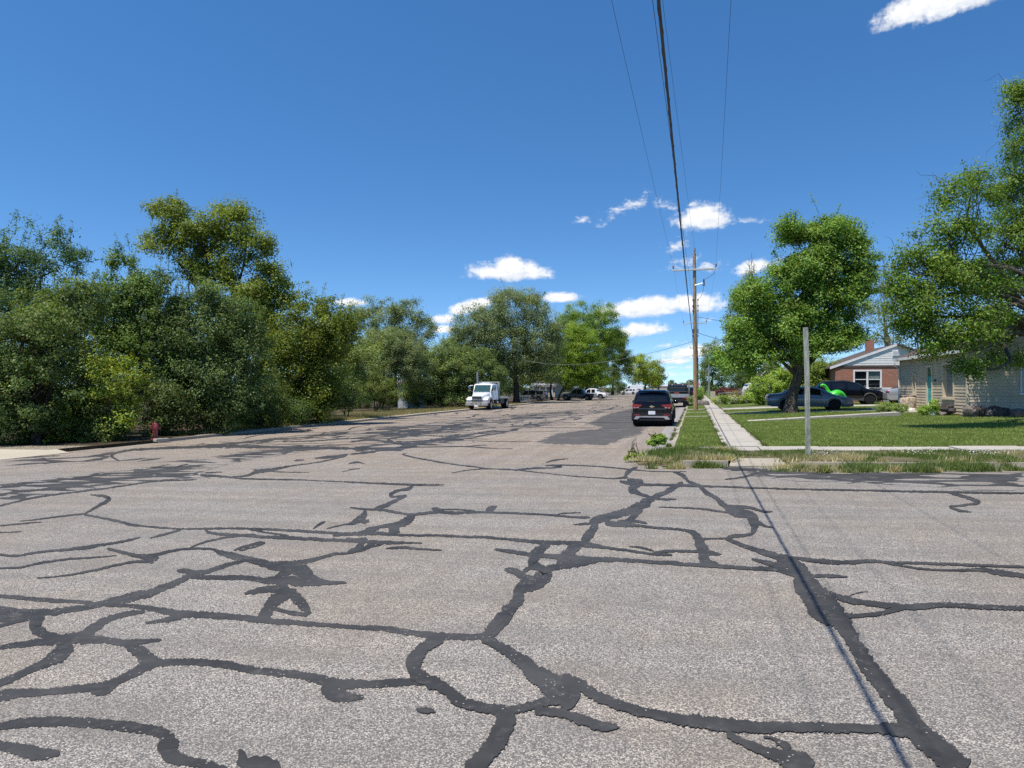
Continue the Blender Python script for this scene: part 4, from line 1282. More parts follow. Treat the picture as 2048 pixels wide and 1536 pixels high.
        tt = base_c * (rg.uniform(.8, 1.2) * rg.normal(1, .16, size=(n, 1)).clip(.55, 1.5))
        tt[:, 0] *= 1.02 * rg.normal(1, .10, n).clip(.7, 1.3)
        tt[:, 2] *= .86
        P_.append(p + g); N_.append(nn); S_.append(.74 * leaf * rg.uniform(.6, 1.35, n)); T_.append(tt.clip(.004, .6))
    P_ = np.concatenate(P_); N_ = np.concatenate(N_); S_ = np.concatenate(S_); T_ = np.concatenate(T_)
    P_[:, 2] = np.maximum(P_[:, 2], 0.04 + 0.1 * rg.random(len(P_)))
    tr.build('trunk', M[barkm], root, 60)
    NL[0] += len(P_)
    leaf_object('crown', P_, N_, S_, T_, root)
    return root

DK = [(0.030, 0.052, 0.018), (0.050, 0.078, 0.026), (0.075, 0.10, 0.03)]          # dark elm green
TEAL = [(0.040, 0.070, 0.034), (0.060, 0.098, 0.045), (0.085, 0.12, 0.05)]        # bluish elm green
MID = [(0.052, 0.085, 0.024), (0.080, 0.120, 0.034), (0.11, 0.15, 0.04)]
GREY = [(0.070, 0.092, 0.045), (0.105, 0.130, 0.065), (0.13, 0.15, 0.08)]         # siberian elm, greyish
OLIVE = [(0.082, 0.112, 0.022), (0.125, 0.158, 0.030), (0.165, 0.19, 0.036)]      # yellowish tree
LIME = [(0.072, 0.115, 0.016), (0.105, 0.155, 0.024), (0.14, 0.19, 0.03)]
FRESH = [(0.066, 0.118, 0.022), (0.098, 0.160, 0.032), (0.14, 0.20, 0.05)]
YELL = [(0.11, 0.145, 0.020), (0.15, 0.185, 0.03), (0.18, 0.19, 0.03)]

GL = 'trees of the thicket along the left kerb'
# --- thicket on the left, front to back
tree('elm_tree', 'tall teal green twin topped elm at the far left edge of the thicket', 60, 33, [(28, 520, 62, 82), (120, 520, 58, 78, 2), (60, 610, 110, 80), (150, 640, 60, 80), (-30, 560, 70, 110)], TEAL, .085, .85, .55, 60, .22, group=GL, seed=2, sprig=.38, hollow=.25, barkm='bark_dark')
tree('elm_tree', 'dark olive green elm whose branches hang over the left pale apron', 70, 27.6, [(20, 690, 110, 110), (110, 660, 90, 80, 2), (60, 780, 120, 90), (150, 770, 80, 100, 2), (-50, 760, 80, 130), (30, 850, 90, 40), (160, 610, 60, 60, 2.5)], [(0.042, 0.064, 0.022), (0.070, 0.098, 0.034), (.10, .128, .05)], .075, 1.0, .5, 66, .2, stems=4, group=GL, seed=3, sprig=.16, barkm='bark_dark')
tree('elm_shrub', 'yellow green bush with long pale shoots left of the fire hydrant', 235, 28.9, [(215, 800, 66, 80), (262, 780, 44, 60), (170, 830, 56, 56), (250, 850, 60, 34), (215, 735, 46, 40), (288, 745, 22, 30), (120, 868, 50, 24)], [(0.075, 0.10, 0.018), (0.125, 0.16, 0.028), (.19, .23, .045)], .07, .75, .42, 52, .12, stems=5, group=GL, cat='shrub', seed=4, sprig=.45, hollow=.2)
tree('elm_tree', 'slim bright green elm with a pointed top left of the yellowish tall tree', 246, 33.8, [(244, 555, 34, 62), (262, 600, 52, 60), (285, 600, 46, 62), (230, 640, 50, 70), (290, 690, 70, 80), (240, 720, 60, 90)], MID, .075, .95, .48, 64, .17, group=GL, seed=5, sprig=.3, barkm='bark_dark')
tree('elm_tree', 'narrow dark elm with a spire top behind the hydrant bush', 332, 33.5, [(330, 575, 20, 44), (335, 625, 40, 56), (352, 690, 52, 80), (330, 760, 60, 90)], DK, .075, .95, .45, 64, .15, group=GL, seed=6, sprig=.26, barkm='bark_dark')
tree('elm_tree', 'broad grey green elm filling the thicket right of the hydrant', 440, 34, [(400, 660, 76, 84), (470, 660, 62, 74), (430, 760, 96, 84), (510, 720, 44, 76), (375, 790, 70, 70), (480, 800, 70, 50), (430, 600, 40, 36)], [(0.046, 0.070, 0.026), (0.075, 0.105, 0.042), (.10, .135, .05)], .078, 1.0, .52, 66, .22, stems=3, group=GL, seed=7, sprig=.28, barkm='bark_dark')
tree('shade_tree', 'tall yellowish tree rising over the thicket with dark forked limbs', 470, 43, [(345, 425, 44, 34), (330, 485, 56, 34), (400, 480, 66, 52), (468, 450, 54, 44), (500, 500, 56, 44), (430, 545, 60, 40), (545, 560, 44, 40), (500, 590, 62, 44), (385, 530, 40, 30), (560, 620, 50, 46), (505, 655, 60, 40)], OLIVE, 0.10, 1.0, .62, 64, .36, group=GL, seed=8, sprig=.05, hollow=.3, gain=1.75, barkm='bark_dark', fork=.25, twigs=.6, stemh=5.4)
tree('shade_tree', 'low spreading olive green tree with drooping boughs right of the tall yellowish one', 590, 41.5, [(600, 680, 66, 70), (560, 740, 66, 70), (630, 770, 52, 60), (650, 660, 60, 60), (625, 620, 44, 34), (690, 650, 36, 42), (580, 800, 76, 40), (665, 720, 36, 60)], [(0.066, 0.090, 0.018), (0.105, 0.132, 0.026), (.14, .17, .035)], .09, .9, .55, 66, .26, group=GL, seed=9, sprig=.05, gain=1.8, droop=.5, barkm='bark_dark')
tree('elm_shrub', 'low arching dark green bush under the drooping olive boughs', 575, 39.8, [(575, 815, 46, 26), (540, 828, 50, 26), (600, 822, 24, 18), (480, 830, 60, 26)], DK, .06, .9, .35, 60, .08, stems=4, group=GL, cat='shrub', seed=10, droop=.7, barkm='bark_dark')
tree('elm_tree', 'pale grey green sapling bush at the dry grass clearing', 690, 49, [(690, 730, 40, 70), (710, 780, 36, 40), (665, 790, 30, 36), (730, 720, 46, 46)], [(0.085, 0.115, 0.045), (0.12, 0.155, 0.06), (.15, .18, .07)], .075, .85, .5, 60, .12, stems=4, group=GL, seed=11, sprig=.3)
tree('round_bush', 'dark round bush standing in the dry grass clearing', 752, 66, [(752, 782, 38, 30), (730, 795, 22, 22), (775, 795, 20, 22), (750, 765, 20, 18)], [(0.055, 0.075, 0.020), (0.085, 0.105, 0.03), (.11, .13, .04)], .07, 1.3, .4, 80, .1, stems=4, cat='bush', seed=12, sprig=.1)
tree('elm_tree', 'grey green bushy elm behind the round bush', 760, 72, [(740, 720, 60, 50), (800, 720, 56, 52), (770, 690, 56, 40), (830, 740, 40, 50)], GREY, .09, .95, .6, 64, .2, stems=3, group=GL, seed=13, sprig=.06)
tree('elm_tree', 'tall open grey green elm with two rounded tops behind the round bush', 790, 88, [(760, 630, 56, 38), (815, 640, 44, 40), (850, 665, 26, 34), (720, 640, 40, 40), (790, 690, 80, 40)], GREY, .12, .75, .85, 56, .34, group=GL, seed=14, sprig=.03, barkm='bark_dark', fork=.2)
tree('elm_tree', 'bushy green elm growing over the left of the white truck', 890, 77, [(860, 750, 50, 50), (920, 745, 56, 52), (890, 715, 50, 34), (960, 740, 40, 44), (985, 770, 28, 34), (930, 790, 50, 26), (840, 785, 40, 30), (1000, 750, 14, 18), (850, 790, 50, 26), (900, 795, 50, 22), (960, 785, 40, 28)], [(0.060, 0.085, 0.030), (0.092, 0.122, 0.046), (.12, .155, .055)], .095, 1.0, .6, 64, .22, stems=4, group=GL, seed=15, sprig=.08)
tree('elm_tree', 'largest grey green elm with a domed crown behind the white truck', 1033, 98, [(1030, 610, 72, 44), (960, 650, 66, 44), (1000, 680, 80, 46), (1075, 660, 56, 56), (920, 690, 40, 40), (1060, 720, 66, 46), (985, 720, 50, 40), (1100, 700, 36, 46), (1080, 745, 44, 26), (1000, 755, 26, 30)], GREY, .13, .9, .95, 62, .62, group=GL, seed=16, sprig=.02, droop=.35, barkm='bark_dark', fork=.3, hollow=.4, stemh=4.0)
GS = 'shade trees along the left side further up the street'
tree('shade_tree', 'bright lime green young tree on the left verge with a slim trunk', 1116, 114.5, [(1160, 700, 44, 40), (1140, 735, 46, 34), (1185, 735, 26, 34), (1150, 670, 26, 22), (1120, 755, 50, 20), (1180, 762, 40, 16)], LIME, .13, 1.0, .8, 60, .24, group=GS, seed=17, barkm='bark_dark', fork=.1, stemh=3.0)
tree('shade_tree', 'tall broad green tree behind the lime green one', 1170, 150, [(1160, 645, 40, 40), (1205, 645, 36, 42), (1130, 670, 36, 46), (1230, 685, 28, 40), (1180, 700, 50, 50), (1150, 740, 50, 40)], [(0.070, 0.110, 0.022), (0.100, 0.15, 0.03), (.13, .18, .04)], .16, .95, 1.1, 60, .5, group=GS, seed=18, barkm='bark_dark', fork=.2)
tree('shade_tree', 'dark green tree hanging over the left side street', 1225, 195, [(1225, 700, 36, 46), (1245, 740, 20, 40), (1200, 750, 40, 34), (1240, 775, 14, 14)], [(0.045, 0.066, 0.018), (0.07, 0.095, 0.026), (.12, .13, .03)], .17, 1.0, 1.1, 60, .5, group=GS, seed=19, barkm='bark_dark')
tree('shade_tree', 'yellow green tree beyond the white vans', 1290, 235, [(1275, 735, 26, 28), (1300, 740, 22, 30), (1310, 765, 16, 16), (1285, 765, 24, 16)], YELL, .26, 1.0, 1.6, 60, .5, group=GS, seed=20)
tree('shade_tree', 'small grey green tree at the right end of the far left row', 1318, 260, [(1318, 750, 14, 22), (1315, 768, 12, 10)], GREY, .28, 1.0, 1.5, 56, .4, group=GS, seed=21)
tree('shade_tree', 'dark tree crown behind the porch with white columns', 1090, 165, [(1080, 740, 50, 40), (1120, 750, 40, 30), (1050, 770, 40, 20)], DK, .17, 1.0, 1.2, 60, .4, group=GS, seed=22)
GF = 'small trees at the far end of the street'
for px, hw, py, lab, sd in ((1345, 9, 771, 'tiny rounded tree on the horizon above the flatbed truck', 23), (1367, 6, 774, 'smallest dark tree on the horizon beside the exhaust stack', 24), (1382, 9, 770, 'dark tree on the horizon behind the utility pole', 25)):
    tree('far_tree', lab, px, 420, [(px, py, hw, 9), (px + 3, py + 4, hw, 6)], [(0.06, 0.08, 0.04), (0.08, 0.10, 0.055)], .5, 1.0, 1.6, 40, .4, group=GF, seed=sd)

# --- the rows behind, and the undergrowth that closes the thicket down to the ground
GU = 'undergrowth at the foot of the thicket'
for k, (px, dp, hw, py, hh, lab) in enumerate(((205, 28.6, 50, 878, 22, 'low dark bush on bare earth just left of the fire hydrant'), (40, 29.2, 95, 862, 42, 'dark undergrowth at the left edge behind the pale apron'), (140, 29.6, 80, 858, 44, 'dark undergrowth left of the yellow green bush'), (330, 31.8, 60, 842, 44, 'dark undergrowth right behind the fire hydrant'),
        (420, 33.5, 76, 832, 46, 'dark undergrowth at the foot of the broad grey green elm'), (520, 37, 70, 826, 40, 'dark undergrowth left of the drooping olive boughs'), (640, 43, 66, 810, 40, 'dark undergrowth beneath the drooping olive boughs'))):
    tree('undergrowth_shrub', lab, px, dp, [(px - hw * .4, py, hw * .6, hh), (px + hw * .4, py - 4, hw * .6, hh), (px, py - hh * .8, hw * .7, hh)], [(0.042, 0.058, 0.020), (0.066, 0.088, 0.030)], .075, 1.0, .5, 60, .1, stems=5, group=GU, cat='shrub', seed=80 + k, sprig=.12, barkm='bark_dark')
GB = 'back row of trees behind the thicket'
for k, (px, dp, lobes, lab) in enumerate(((80, 46, [(20, 700, 120, 110), (140, 690, 100, 100), (90, 800, 160, 60)], 'large dark tree deep in the thicket at the far left'), (330, 48, [(260, 720, 100, 100), (380, 700, 110, 90), (320, 800, 150, 60)], 'large dark tree deep in the thicket behind the hydrant'),
        (560, 54, [(500, 720, 100, 90), (620, 730, 90, 80), (560, 800, 140, 46)], 'large dark tree deep in the thicket behind the olive boughs'), (700, 84, [(680, 740, 70, 50), (740, 750, 60, 44), (690, 790, 80, 26)], 'grey green tree behind the pale sapling'),
        (860, 100, [(830, 740, 70, 40), (900, 740, 70, 44), (860, 780, 90, 26)], 'grey green tree behind the metal shed'), (980, 112, [(960, 740, 60, 44), (1020, 750, 50, 40), (980, 785, 70, 20)], 'dark tree behind the trunk of the largest elm'),
        (1120, 175, [(1060, 760, 40, 24), (1110, 765, 50, 24), (1160, 765, 50, 26), (1210, 770, 34, 22)], 'dark tree mass behind the pickup trucks'), (1104, 120, [(1100, 725, 50, 34), (1150, 735, 44, 34), (1060, 735, 30, 30)], 'leafy dark crown above the pickup trucks'))):
    tree('shade_tree', lab, px, dp, lobes, DK if k in (0, 1, 2, 5, 6, 7) else GREY, .10 if dp < 60 else .15, .9, .8 if dp < 60 else 1.1, 60, .3, group=GB, seed=90 + k, sprig=.15, barkm='bark_dark', fork=.15)

# --- right-hand side
tree('shade_tree', 'full green shade tree on the lawn above the blue grey sedan', 1581, 41.5, [(1590, 470, 40, 42), (1655, 470, 62, 42), (1640, 530, 80, 50), (1705, 510, 44, 54), (1580, 560, 50, 50), (1510, 600, 56, 42), (1560, 640, 78, 46), (1480, 680, 44, 46), (1620, 620, 66, 50), (1680, 590, 56, 50), (1510, 720, 66, 36), (1600, 690, 76, 40), (1670, 680, 52, 46), (1455, 730, 26, 34), (1700, 650, 30, 50), (1720, 560, 30, 50)], FRESH, .10, 1.1, .58, 80, .50, seed=37, sprig=.03, gain=2.0, hollow=.3, fork=.1, stemh=3.2, barkm='bark', twigs=.35)
tree('overhanging_tree', 'big tree at the right edge with bare twiggy boughs hanging over the cream house', 2200, 30, [(2075, 200, 50, 70, 0), (2060, 270, 60, 70, 0), (1975, 560, 60, 60, 1.5), (1860, 650, 66, 46, -5), (1985, 650, 70, 50, 1.5), (2060, 380, 110, 60, 0), (1940, 385, 66, 44, -5), (1900, 470, 60, 50, -5), (2010, 480, 90, 60, 0), (1840, 540, 70, 44, -5), (1930, 560, 90, 52, -5), (2040, 570, 80, 60, 0), (1830, 610, 60, 44, -5), (1930, 640, 90, 42, -5), (2040, 660, 80, 50, 0), (1990, 720, 62, 26, 1.5), (1880, 690, 60, 26, -5), (2120, 480, 120, 160, 0), (2160, 300, 110, 120, 0), (1800, 580, 26, 40, -5), (1925, 735, 24, 24, -5), (2045, 180, 36, 46)], [(0.066, 0.116, 0.020), (0.110, 0.172, 0.032), (.15, .21, .045)], .07, .62, .46, 60, .5, seed=31, sprig=.03, gain=1.6, bare=.55, hollow=.3, fork=.2, barkm='bark', droop=.3, twigs=1.0, stemh=3.4)
tree('poplar_tree', 'dark pointed poplar behind the left edge of the shade tree', 1500, 92, [(1500, 600, 26, 60), (1485, 640, 34, 60), (1510, 680, 40, 60), (1470, 700, 26, 50)], [(0.062, 0.088, 0.036), (0.085, 0.115, 0.05), (.12, .14, .07)], .13, .9, .8, 60, .3, seed=32, sprig=.35, bare=.25)
tree('shade_tree', 'grey green tree over the pavement beyond the shade tree', 1425, 130, [(1425, 715, 22, 34), (1440, 740, 26, 36), (1415, 745, 16, 26), (1430, 775, 20, 12)], [(0.062, 0.090, 0.034), (0.09, 0.125, 0.048), (.12, .15, .06)], .15, 1.0, .9, 60, .35, seed=33, sprig=.15)
tree('shade_tree', 'small dark tree at the far end of the pavement', 1410, 185, [(1408, 758, 9, 20), (1414, 770, 9, 10)], DK, .2, 1.0, 1.0, 50, .3, seed=34)
tree('dead_poplar', 'tall half bare poplar with upright twigs behind the brick house', 1780, 82, [(1760, 600, 26, 60), (1790, 640, 30, 50), (1740, 650, 26, 50), (1775, 690, 40, 30)], [(0.085, 0.105, 0.055), (0.12, 0.14, 0.08), (.15, .15, .09)], .12, .55, .75, 46, .3, seed=35, sprig=.3, bare=.9, barkm='twig')
def bare_spires(name, label, base, depth, tops, seed):
    rg = np.random.default_rng(seed)
    bx, by = at(base, depth)
    bz = float(lawn_z(bx, by))
    root = empty(name, (bx, by, bz)); tag(root, label, 'tree', 'bare poplars behind the houses')
    b = MB()
    for (px, py) in tops:
        x, y = at(px, depth + rg.normal() * 1.5); z = height(py, depth)
        h = z - bz
        q = np.array([x - bx, y - by, h])
        pts = bent((q[0] * .3, q[1] * .3, h * .2), q, 8, .02, rg)
        b.tube(pts, [.07 * (1 - i / 9) + .012 for i in range(9)], 5)
        for k in range(16):
            i = rg.integers(3, 8)
            p = pts[i]
            tip = p + np.array([rg.normal() * .35, rg.normal() * .35, rg.uniform(.5, 1.6)])
            b.tube(bent(p, tip, 3, .06, rg), [.018, .014, .010, .006], 3, caps=False)
    b.build('trunk', M['twig'], root)
    return root
bare_spires('bare_poplar', 'bare grey poplar tips rising above the dark poplar', 1503, 96, [(1498, 520), (1503, 512), (1508, 526), (1490, 545)], 40)
bare_spires('bare_poplar', 'bare grey poplar tips between the shade tree and the overhanging tree', 1780, 90, [(1762, 510), (1768, 530), (1757, 545), (1775, 560)], 41)
bare_spires('bare_poplar', 'tallest bare grey poplar tips over the brick house', 1840, 90, [(1842, 455), (1836, 480), (1850, 470), (1826, 500), (1858, 490)], 42)
tree('hedge_bush', 'broad leafy bush between the shade tree trunk and the black car', 1640, 62, [(1640, 755, 44, 32), (1600, 765, 36, 30), (1670, 760, 34, 26), (1620, 735, 40, 18), (1655, 785, 50, 16)], [(0.070, 0.100, 0.022), (0.11, 0.145, 0.034), (.14, .18, .05)], .09, 1.3, .5, 74, .12, stems=5, cat='bush', seed=50, sprig=.12)
tree('hedge_bush', 'light green bush in front of the white car by the road', 1540, 57, [(1540, 775, 34, 28), (1560, 755, 20, 22), (1515, 785, 20, 22), (1545, 800, 36, 14)], [(0.10, 0.15, 0.028), (0.145, 0.20, 0.04), (.18, .24, .06)], .085, 1.2, .45, 70, .1, stems=5, cat='bush', seed=51, sprig=.2)
tree('yard_bush', 'dark tree by the red fence beyond the flower bed', 1480, 84, [(1480, 765, 26, 18), (1500, 760, 20, 18)], DK, .1, 1.1, .6, 64, .12, stems=3, cat='bush', seed=52)
tree('purple_hedge', 'dark purple leaved hedge beside the pavement', 1447, 80, [(1440, 785, 12, 7), (1455, 785, 12, 7), (1468, 786, 10, 6)], [(0.045, 0.012, 0.022), (0.075, 0.02, 0.035)], .08, 1.5, .4, 70, .06, stems=5, cat='hedge', seed=53)
tree('flower_bed', 'leafy flower bed with pale blooms along the wire fence', 1470, 64, [(1440, 800, 18, 7), (1465, 801, 18, 8), (1490, 800, 16, 7), (1512, 801, 14, 6)], [(0.09, 0.13, 0.03), (0.15, 0.19, 0.05), (.45, .42, .36)], .07, 1.5, .32, 70, .03, stems=6, cat='flower bed', seed=54, sprig=.3)
tree('kerb_weed', 'broad leaved weed at the kerb corner beside the gutter', 1314, 19.2, [(1314, 881, 14, 8), (1302, 886, 9, 5), (1324, 875, 7, 8)], [(0.085, 0.14, 0.025), (0.13, 0.19, 0.04)], .035, 1.0, .08, 60, .012, stems=5, cat='weed', seed=55, fn=road_z)
tree('kerb_weed', 'tall yellow green weed clump at the tip of the corner', 1268, 17.2, [(1268, 912, 11, 10), (1257, 918, 8, 5), (1282, 918, 10, 6)], [(0.12, 0.16, 0.04), (0.18, 0.21, 0.06)], .022, 1.0, .07, 60, .01, stems=5, cat='weed', seed=56, fn=road_z, sprig=.5)
tree('kerb_weed', 'leafy green weed clump behind the utility pole', 1400, 66, [(1402, 785, 7, 10), (1399, 795, 7, 8)], [(0.09, 0.14, 0.03), (0.13, 0.19, 0.045)], .07, 1.6, .3, 60, .02, stems=4, cat='weed', seed=57)
tree('kerb_weed', 'grey green weed at the foot of the pole by the gutter', 1384, 62, [(1384, 798, 6, 7)], GREY, .06, 1.6, .25, 60, .02, stems=4, cat='weed', seed=58)
for k, (px, py, hw, hh, dp, lab) in enumerate(((1775, 818, 24, 13, 38.5, 'grey green weeds at the end of the front walk'), (1800, 826, 14, 8, 37.5, 'pale silvery weeds in front of the stone edging'), (1850, 838, 14, 10, 34.5, 'bright green weeds left of the rock pile'), (1868, 815, 9, 18, 34.2, 'tall leafy weed growing by the teal door'))):
    tree('yard_weed', lab, px, dp, [(px, py, hw, hh), (px + hw * .6, py + hh * .3, hw * .6, hh * .6)], [(0.10, 0.14, 0.05), (0.15, 0.19, 0.075)] if k < 2 else [(0.11, 0.17, 0.03), (.15, .22, .045)], .03, 1.0, .12, 50, .012, stems=5, cat='weed', seed=60 + k, sprig=.12)

# ------------------------------------------------------------------ grass: blades as ground cover
def blades(name, X, Y, H, Wd, cols, fn, lift=0.0, lean=.5, kind='stuff', m=None):
    n = len(X)
    a = rng.uniform(0, 2 * math.pi, n)
    ln = rng.normal(0, lean, n) * H
    Z = fn(X, Y) + lift
    dx, dy = np.cos(a) * Wd, np.sin(a) * Wd
    b2 = rng.uniform(0, 2 * math.pi, n)
    V = np.empty((n, 3, 3), np.float32)
    V[:, 0] = np.stack([X - dx, Y - dy, Z - .01], 1)
    V[:, 1] = np.stack([X + dx, Y + dy, Z - .01], 1)
    V[:, 2] = np.stack([X + np.cos(b2) * ln, Y + np.sin(b2) * ln, Z + H], 1)
    me = bpy.data.meshes.new(name)
    me.vertices.add(n * 3)
    me.vertices.foreach_set('co', V.ravel())
    me.loops.add(n * 3)
    me.loops.foreach_set('vertex_index', np.arange(n * 3, dtype=np.int32))
    me.polygons.add(n)
    me.polygons.foreach_set('loop_start', np.arange(0, n * 3, 3, dtype=np.int32))
    at_ = me.attributes.new('tint', 'FLOAT_COLOR', 'POINT')
    c = np.ones((n, 3, 4), np.float32)
    c[:, :, :3] = cols[:, None, :]
    at_.data.foreach_set('color', c.ravel())
    me.update()
    me.materials.append(m or M['blade'])
    o = bpy.data.objects.new(name, me)
    C.objects.link(o)
    tag(o, kind=kind)
    return o

def nz2(X, Y, s, seed):
    return np.array([noise.noise(Vector((x * s, y * s, seed))) for x, y in zip(X, Y)])

def mixcol(a, b_, t, jit=.18):
    t = np.clip(t, 0, 1)[:, None]
    c = np.array(a) * (1 - t) + np.array(b_) * t
    return (c * rng.normal(1, jit, (len(t), 1)).clip(.5, 1.6)).clip(.003, .7)

# mown lawn
n = 230000
Y = 20.25 + (60 - 20.25) * rng.random(n) ** 1.7
X = rng.uniform(-0.5, 17, n)
ok = ~((X > .72) & (X < 1.82)) & (X < 3 + (Y - 12) * .95) & ~((Y > d1.y - .8) & (Y < d1.y + .4) & (X > 1.8)) & ~((X > 11.7) & (Y > 36.6)) & ~((Y > 52.4) & (Y < 55.6))
wl = ((X - q0.x) / (q1.x - q0.x)); wy = q0.y + (q1.y - q0.y) * wl
ok &= ~((wl > -.05) & (wl < 1.02) & (Y > wy - .1) & (Y < wy + 1.1))
X, Y = X[ok], Y[ok]
stripe = 0.5 + 0.5 * np.sin((X * .55 + Y * .83) * 2 * math.pi / 2.1)
t = .35 * stripe + .75 * (nz2(X, Y, .35, 1) * .5 + .5) + .45 * nz2(X, Y, 1.7, 4)
cl = mixcol((0.145, 0.205, 0.042), (0.295, 0.345, 0.10), t, .22)
pale = nz2(X, Y, .9, 8) > .38
cl[pale] = cl[pale] * .6 + np.array([.10, .085, .03])
blades('lawn_grass', X, Y, rng.uniform(.025, .06, len(X)), rng.uniform(.006, .013, len(X)), cl, lawn_z, 0, .7)
# unmown weeds on the verge of the cross street: green clumps, dry stalks
n = 200000
X = rng.uniform(-1.1, 16, n); Y = YK - .06 + (19.06 - YK) * rng.random(n)
big = nz2(X, Y, 1.1, 3); fine = nz2(X, Y, 3.3, 6)
dens_ = .48 + .8 * big + .8 * fine - .5 * (Y < 16.75)
ok = (rng.random(n) < dens_) & ~((X > .78) & (X < 1.85) & (Y < 16.95)) & (X < 3.5 + (Y - 12) * .95) & ~((X < -.45) & (Y < 17.0))
ok &= ~((Y < 16.56) & (nz2(X, Y, .7, 77) < .02))
X, Y, big, fine = X[ok], Y[ok], big[ok], fine[ok]
dry = .2 + 1.3 * nz2(X, Y, .8, 12) + .5 * nz2(X, Y, 4, 15) - .30 * (Y - 17.2)
dry += np.where((X > 1.9) & (X < 4) & (Y < 17.4), .5, 0)
cl = mixcol((0.125, 0.18, 0.042), (0.55, 0.46, 0.27), dry + rng.normal(0, .15, len(X)), .2)
H_ = (.03 + .08 * np.clip(big + fine * .8 + .3, 0, 1.3) + .12 * rng.random(len(X)) ** 5) * .85 * np.where(X < .8, 1.35, np.where(dry > .6, 1.1, .8)) * np.where(Y > 18.3, .7, 1)
blades('weed_grass', X, Y, H_, rng.uniform(.003, .008, len(X)), cl, lawn_z, 0, .45)
n = 700
X = rng.uniform(2.5, 13, n); Y = rng.uniform(17.3, 19.0, n)
ok = (nz2(X, Y, .9, 31) > .02) & (X < 3.5 + (Y - 12) * .95)
X, Y = X[ok], Y[ok]
b = MB()
for x, y in zip(X, Y):
    z = float(lawn_z(x, y)) + rng.uniform(.06, .13)
    b.blob((x, y, z), (.011, .011, .009), 1, 6, 4)
tag(b.build('clover_flowers', plain('white clover blossom', (.75, .73, .66), .8), smooth=80), kind='stuff')
# ragged grass along the pavement edges and in the gutter
n = 16000
Y = 20.3 + 60 * rng.random(n) ** 1.8
side = rng.integers(0, 3, n)
X = np.where(side == 0, .76, np.where(side == 1, 1.80, XR + .02)) + rng.normal(0, .035, n)
ok = (nz2(X * 3, Y, .8, 44) > -.05)
X, Y = X[ok], Y[ok]
blades('edge_grass', X, Y, rng.uniform(.04, .10, len(X)), rng.uniform(.004, .010, len(X)), mixcol((.07, .115, .02), (.20, .19, .07), rng.random(len(X)) * .8), lawn_z, 0.0, .8)
# dry grass on the left verge
n = 90000
Y = 28 + 60 * rng.random(n) ** 1.2
X = XL - .25 - np.abs(rng.normal(0, 1, n)) * np.where(Y < 38, .9, 1.2 + 4.5 * np.clip(np.sin((Y - 42) / 40 * math.pi), 0, 1))
pr = nz2(X, Y, .6, 21)
ok = (rng.random(n) < .5 + .9 * pr) & (X > XL - 11)
ok &= ~((X > XL - .65) & (rng.random(n) < .8))
X, Y, pr = X[ok], Y[ok], pr[ok]
cl = mixcol((.10, .125, .035), (.40, .32, .17), .55 + pr * .8 + rng.normal(0, .2, len(X)), .2)
blades('dry_grass', X, Y, rng.uniform(.06, .26, len(X)), rng.uniform(.005, .012, len(X)), cl, lambda x, y: road_z(x, y) + .115, 0, .5)

print('leaves', NL[0])

# clumps of weeds that have grown over the kerb and into the gutter
CL = []
rc = random.Random(5)
extra = [(rc.uniform(1560, 2046), rc.uniform(921, 934), rc.uniform(.06, .2), rc.uniform(.06, .2), rc.randint(60, 300)) for _ in range(46)] + [(rc.uniform(1300, 1460), rc.uniform(905, 928), rc.uniform(.06, .16), rc.uniform(.06, .18), rc.randint(60, 250)) for _ in range(16)]
for (px, py, r, h, nn) in extra + list(((1860, 928, .35, .22, 900), (1790, 930, .3, .18, 700), (1905, 926, .3, .2, 700), (1962, 930, .2, .22, 600), (1830, 932, .25, .15, 500), (1715, 925, .2, .14, 300), (1620, 930, .35, .10, 500), (1590, 925, .4, .14, 700), (1425, 925, .16, .16, 400), (1402, 925, .12, .2, 350), (1440, 920, .3, .16, 600), (1295, 920, .3, .12, 400), (1340, 905, .4, .16, 700), (1390, 905, .4, .18, 800), (1440, 903, .3, .16, 700), (1680, 925, .25, .10, 300), (1755, 928, .2, .12, 300))):
    q = spot(px, py, lawn_z)
    a = rng.normal(size=(nn, 2)) * r * .5
    CL.append((q.x + a[:, 0] * 1.3, q.y + a[:, 1] * .6, h * rng.uniform(.35, 1.1, nn), np.full(nn, 1.0 if px in (1590, 1620, 1440, 1295, 1680) else (.9 if isinstance(px, float) and int(px) % 3 == 0 else 0.0))))
X = np.concatenate([c[0] for c in CL]); Y = np.concatenate([c[1] for c in CL]); H_ = np.concatenate([c[2] for c in CL]); dr = np.concatenate([c[3] for c in CL])
blades('weed_clumps', X, Y, H_, rng.uniform(.005, .014, len(X)), mixcol((.13, .19, .045), (.55, .47, .28), dr * .9 + rng.normal(.06, .12, len(X)), .25), lambda x, y: np.where(y < YK + .02, road_z(x, y), lawn_z(x, y)), 0, .6)

n = 2600
t = rng.random(n); w = rng.random(n)
iy = 16.45 + t * 2.4
X = -.15 - .3 * t - w * (1.0 - .3 * t) ; Y = iy + rng.normal(0, .06, n) + w * .2
ok = nz2(X, Y, 1.6, 51) > .05
X, Y = X[ok], Y[ok]
blades('corner_weeds', X, Y, rng.uniform(.04, .16, len(X)), rng.uniform(.004, .010, len(X)), mixcol((.13, .19, .045), (.55, .46, .28), .4 + nz2(X, Y, 2.2, 5) * 1.2, .2), lambda x, y: road_z(x, y) + .06, 0, .6)
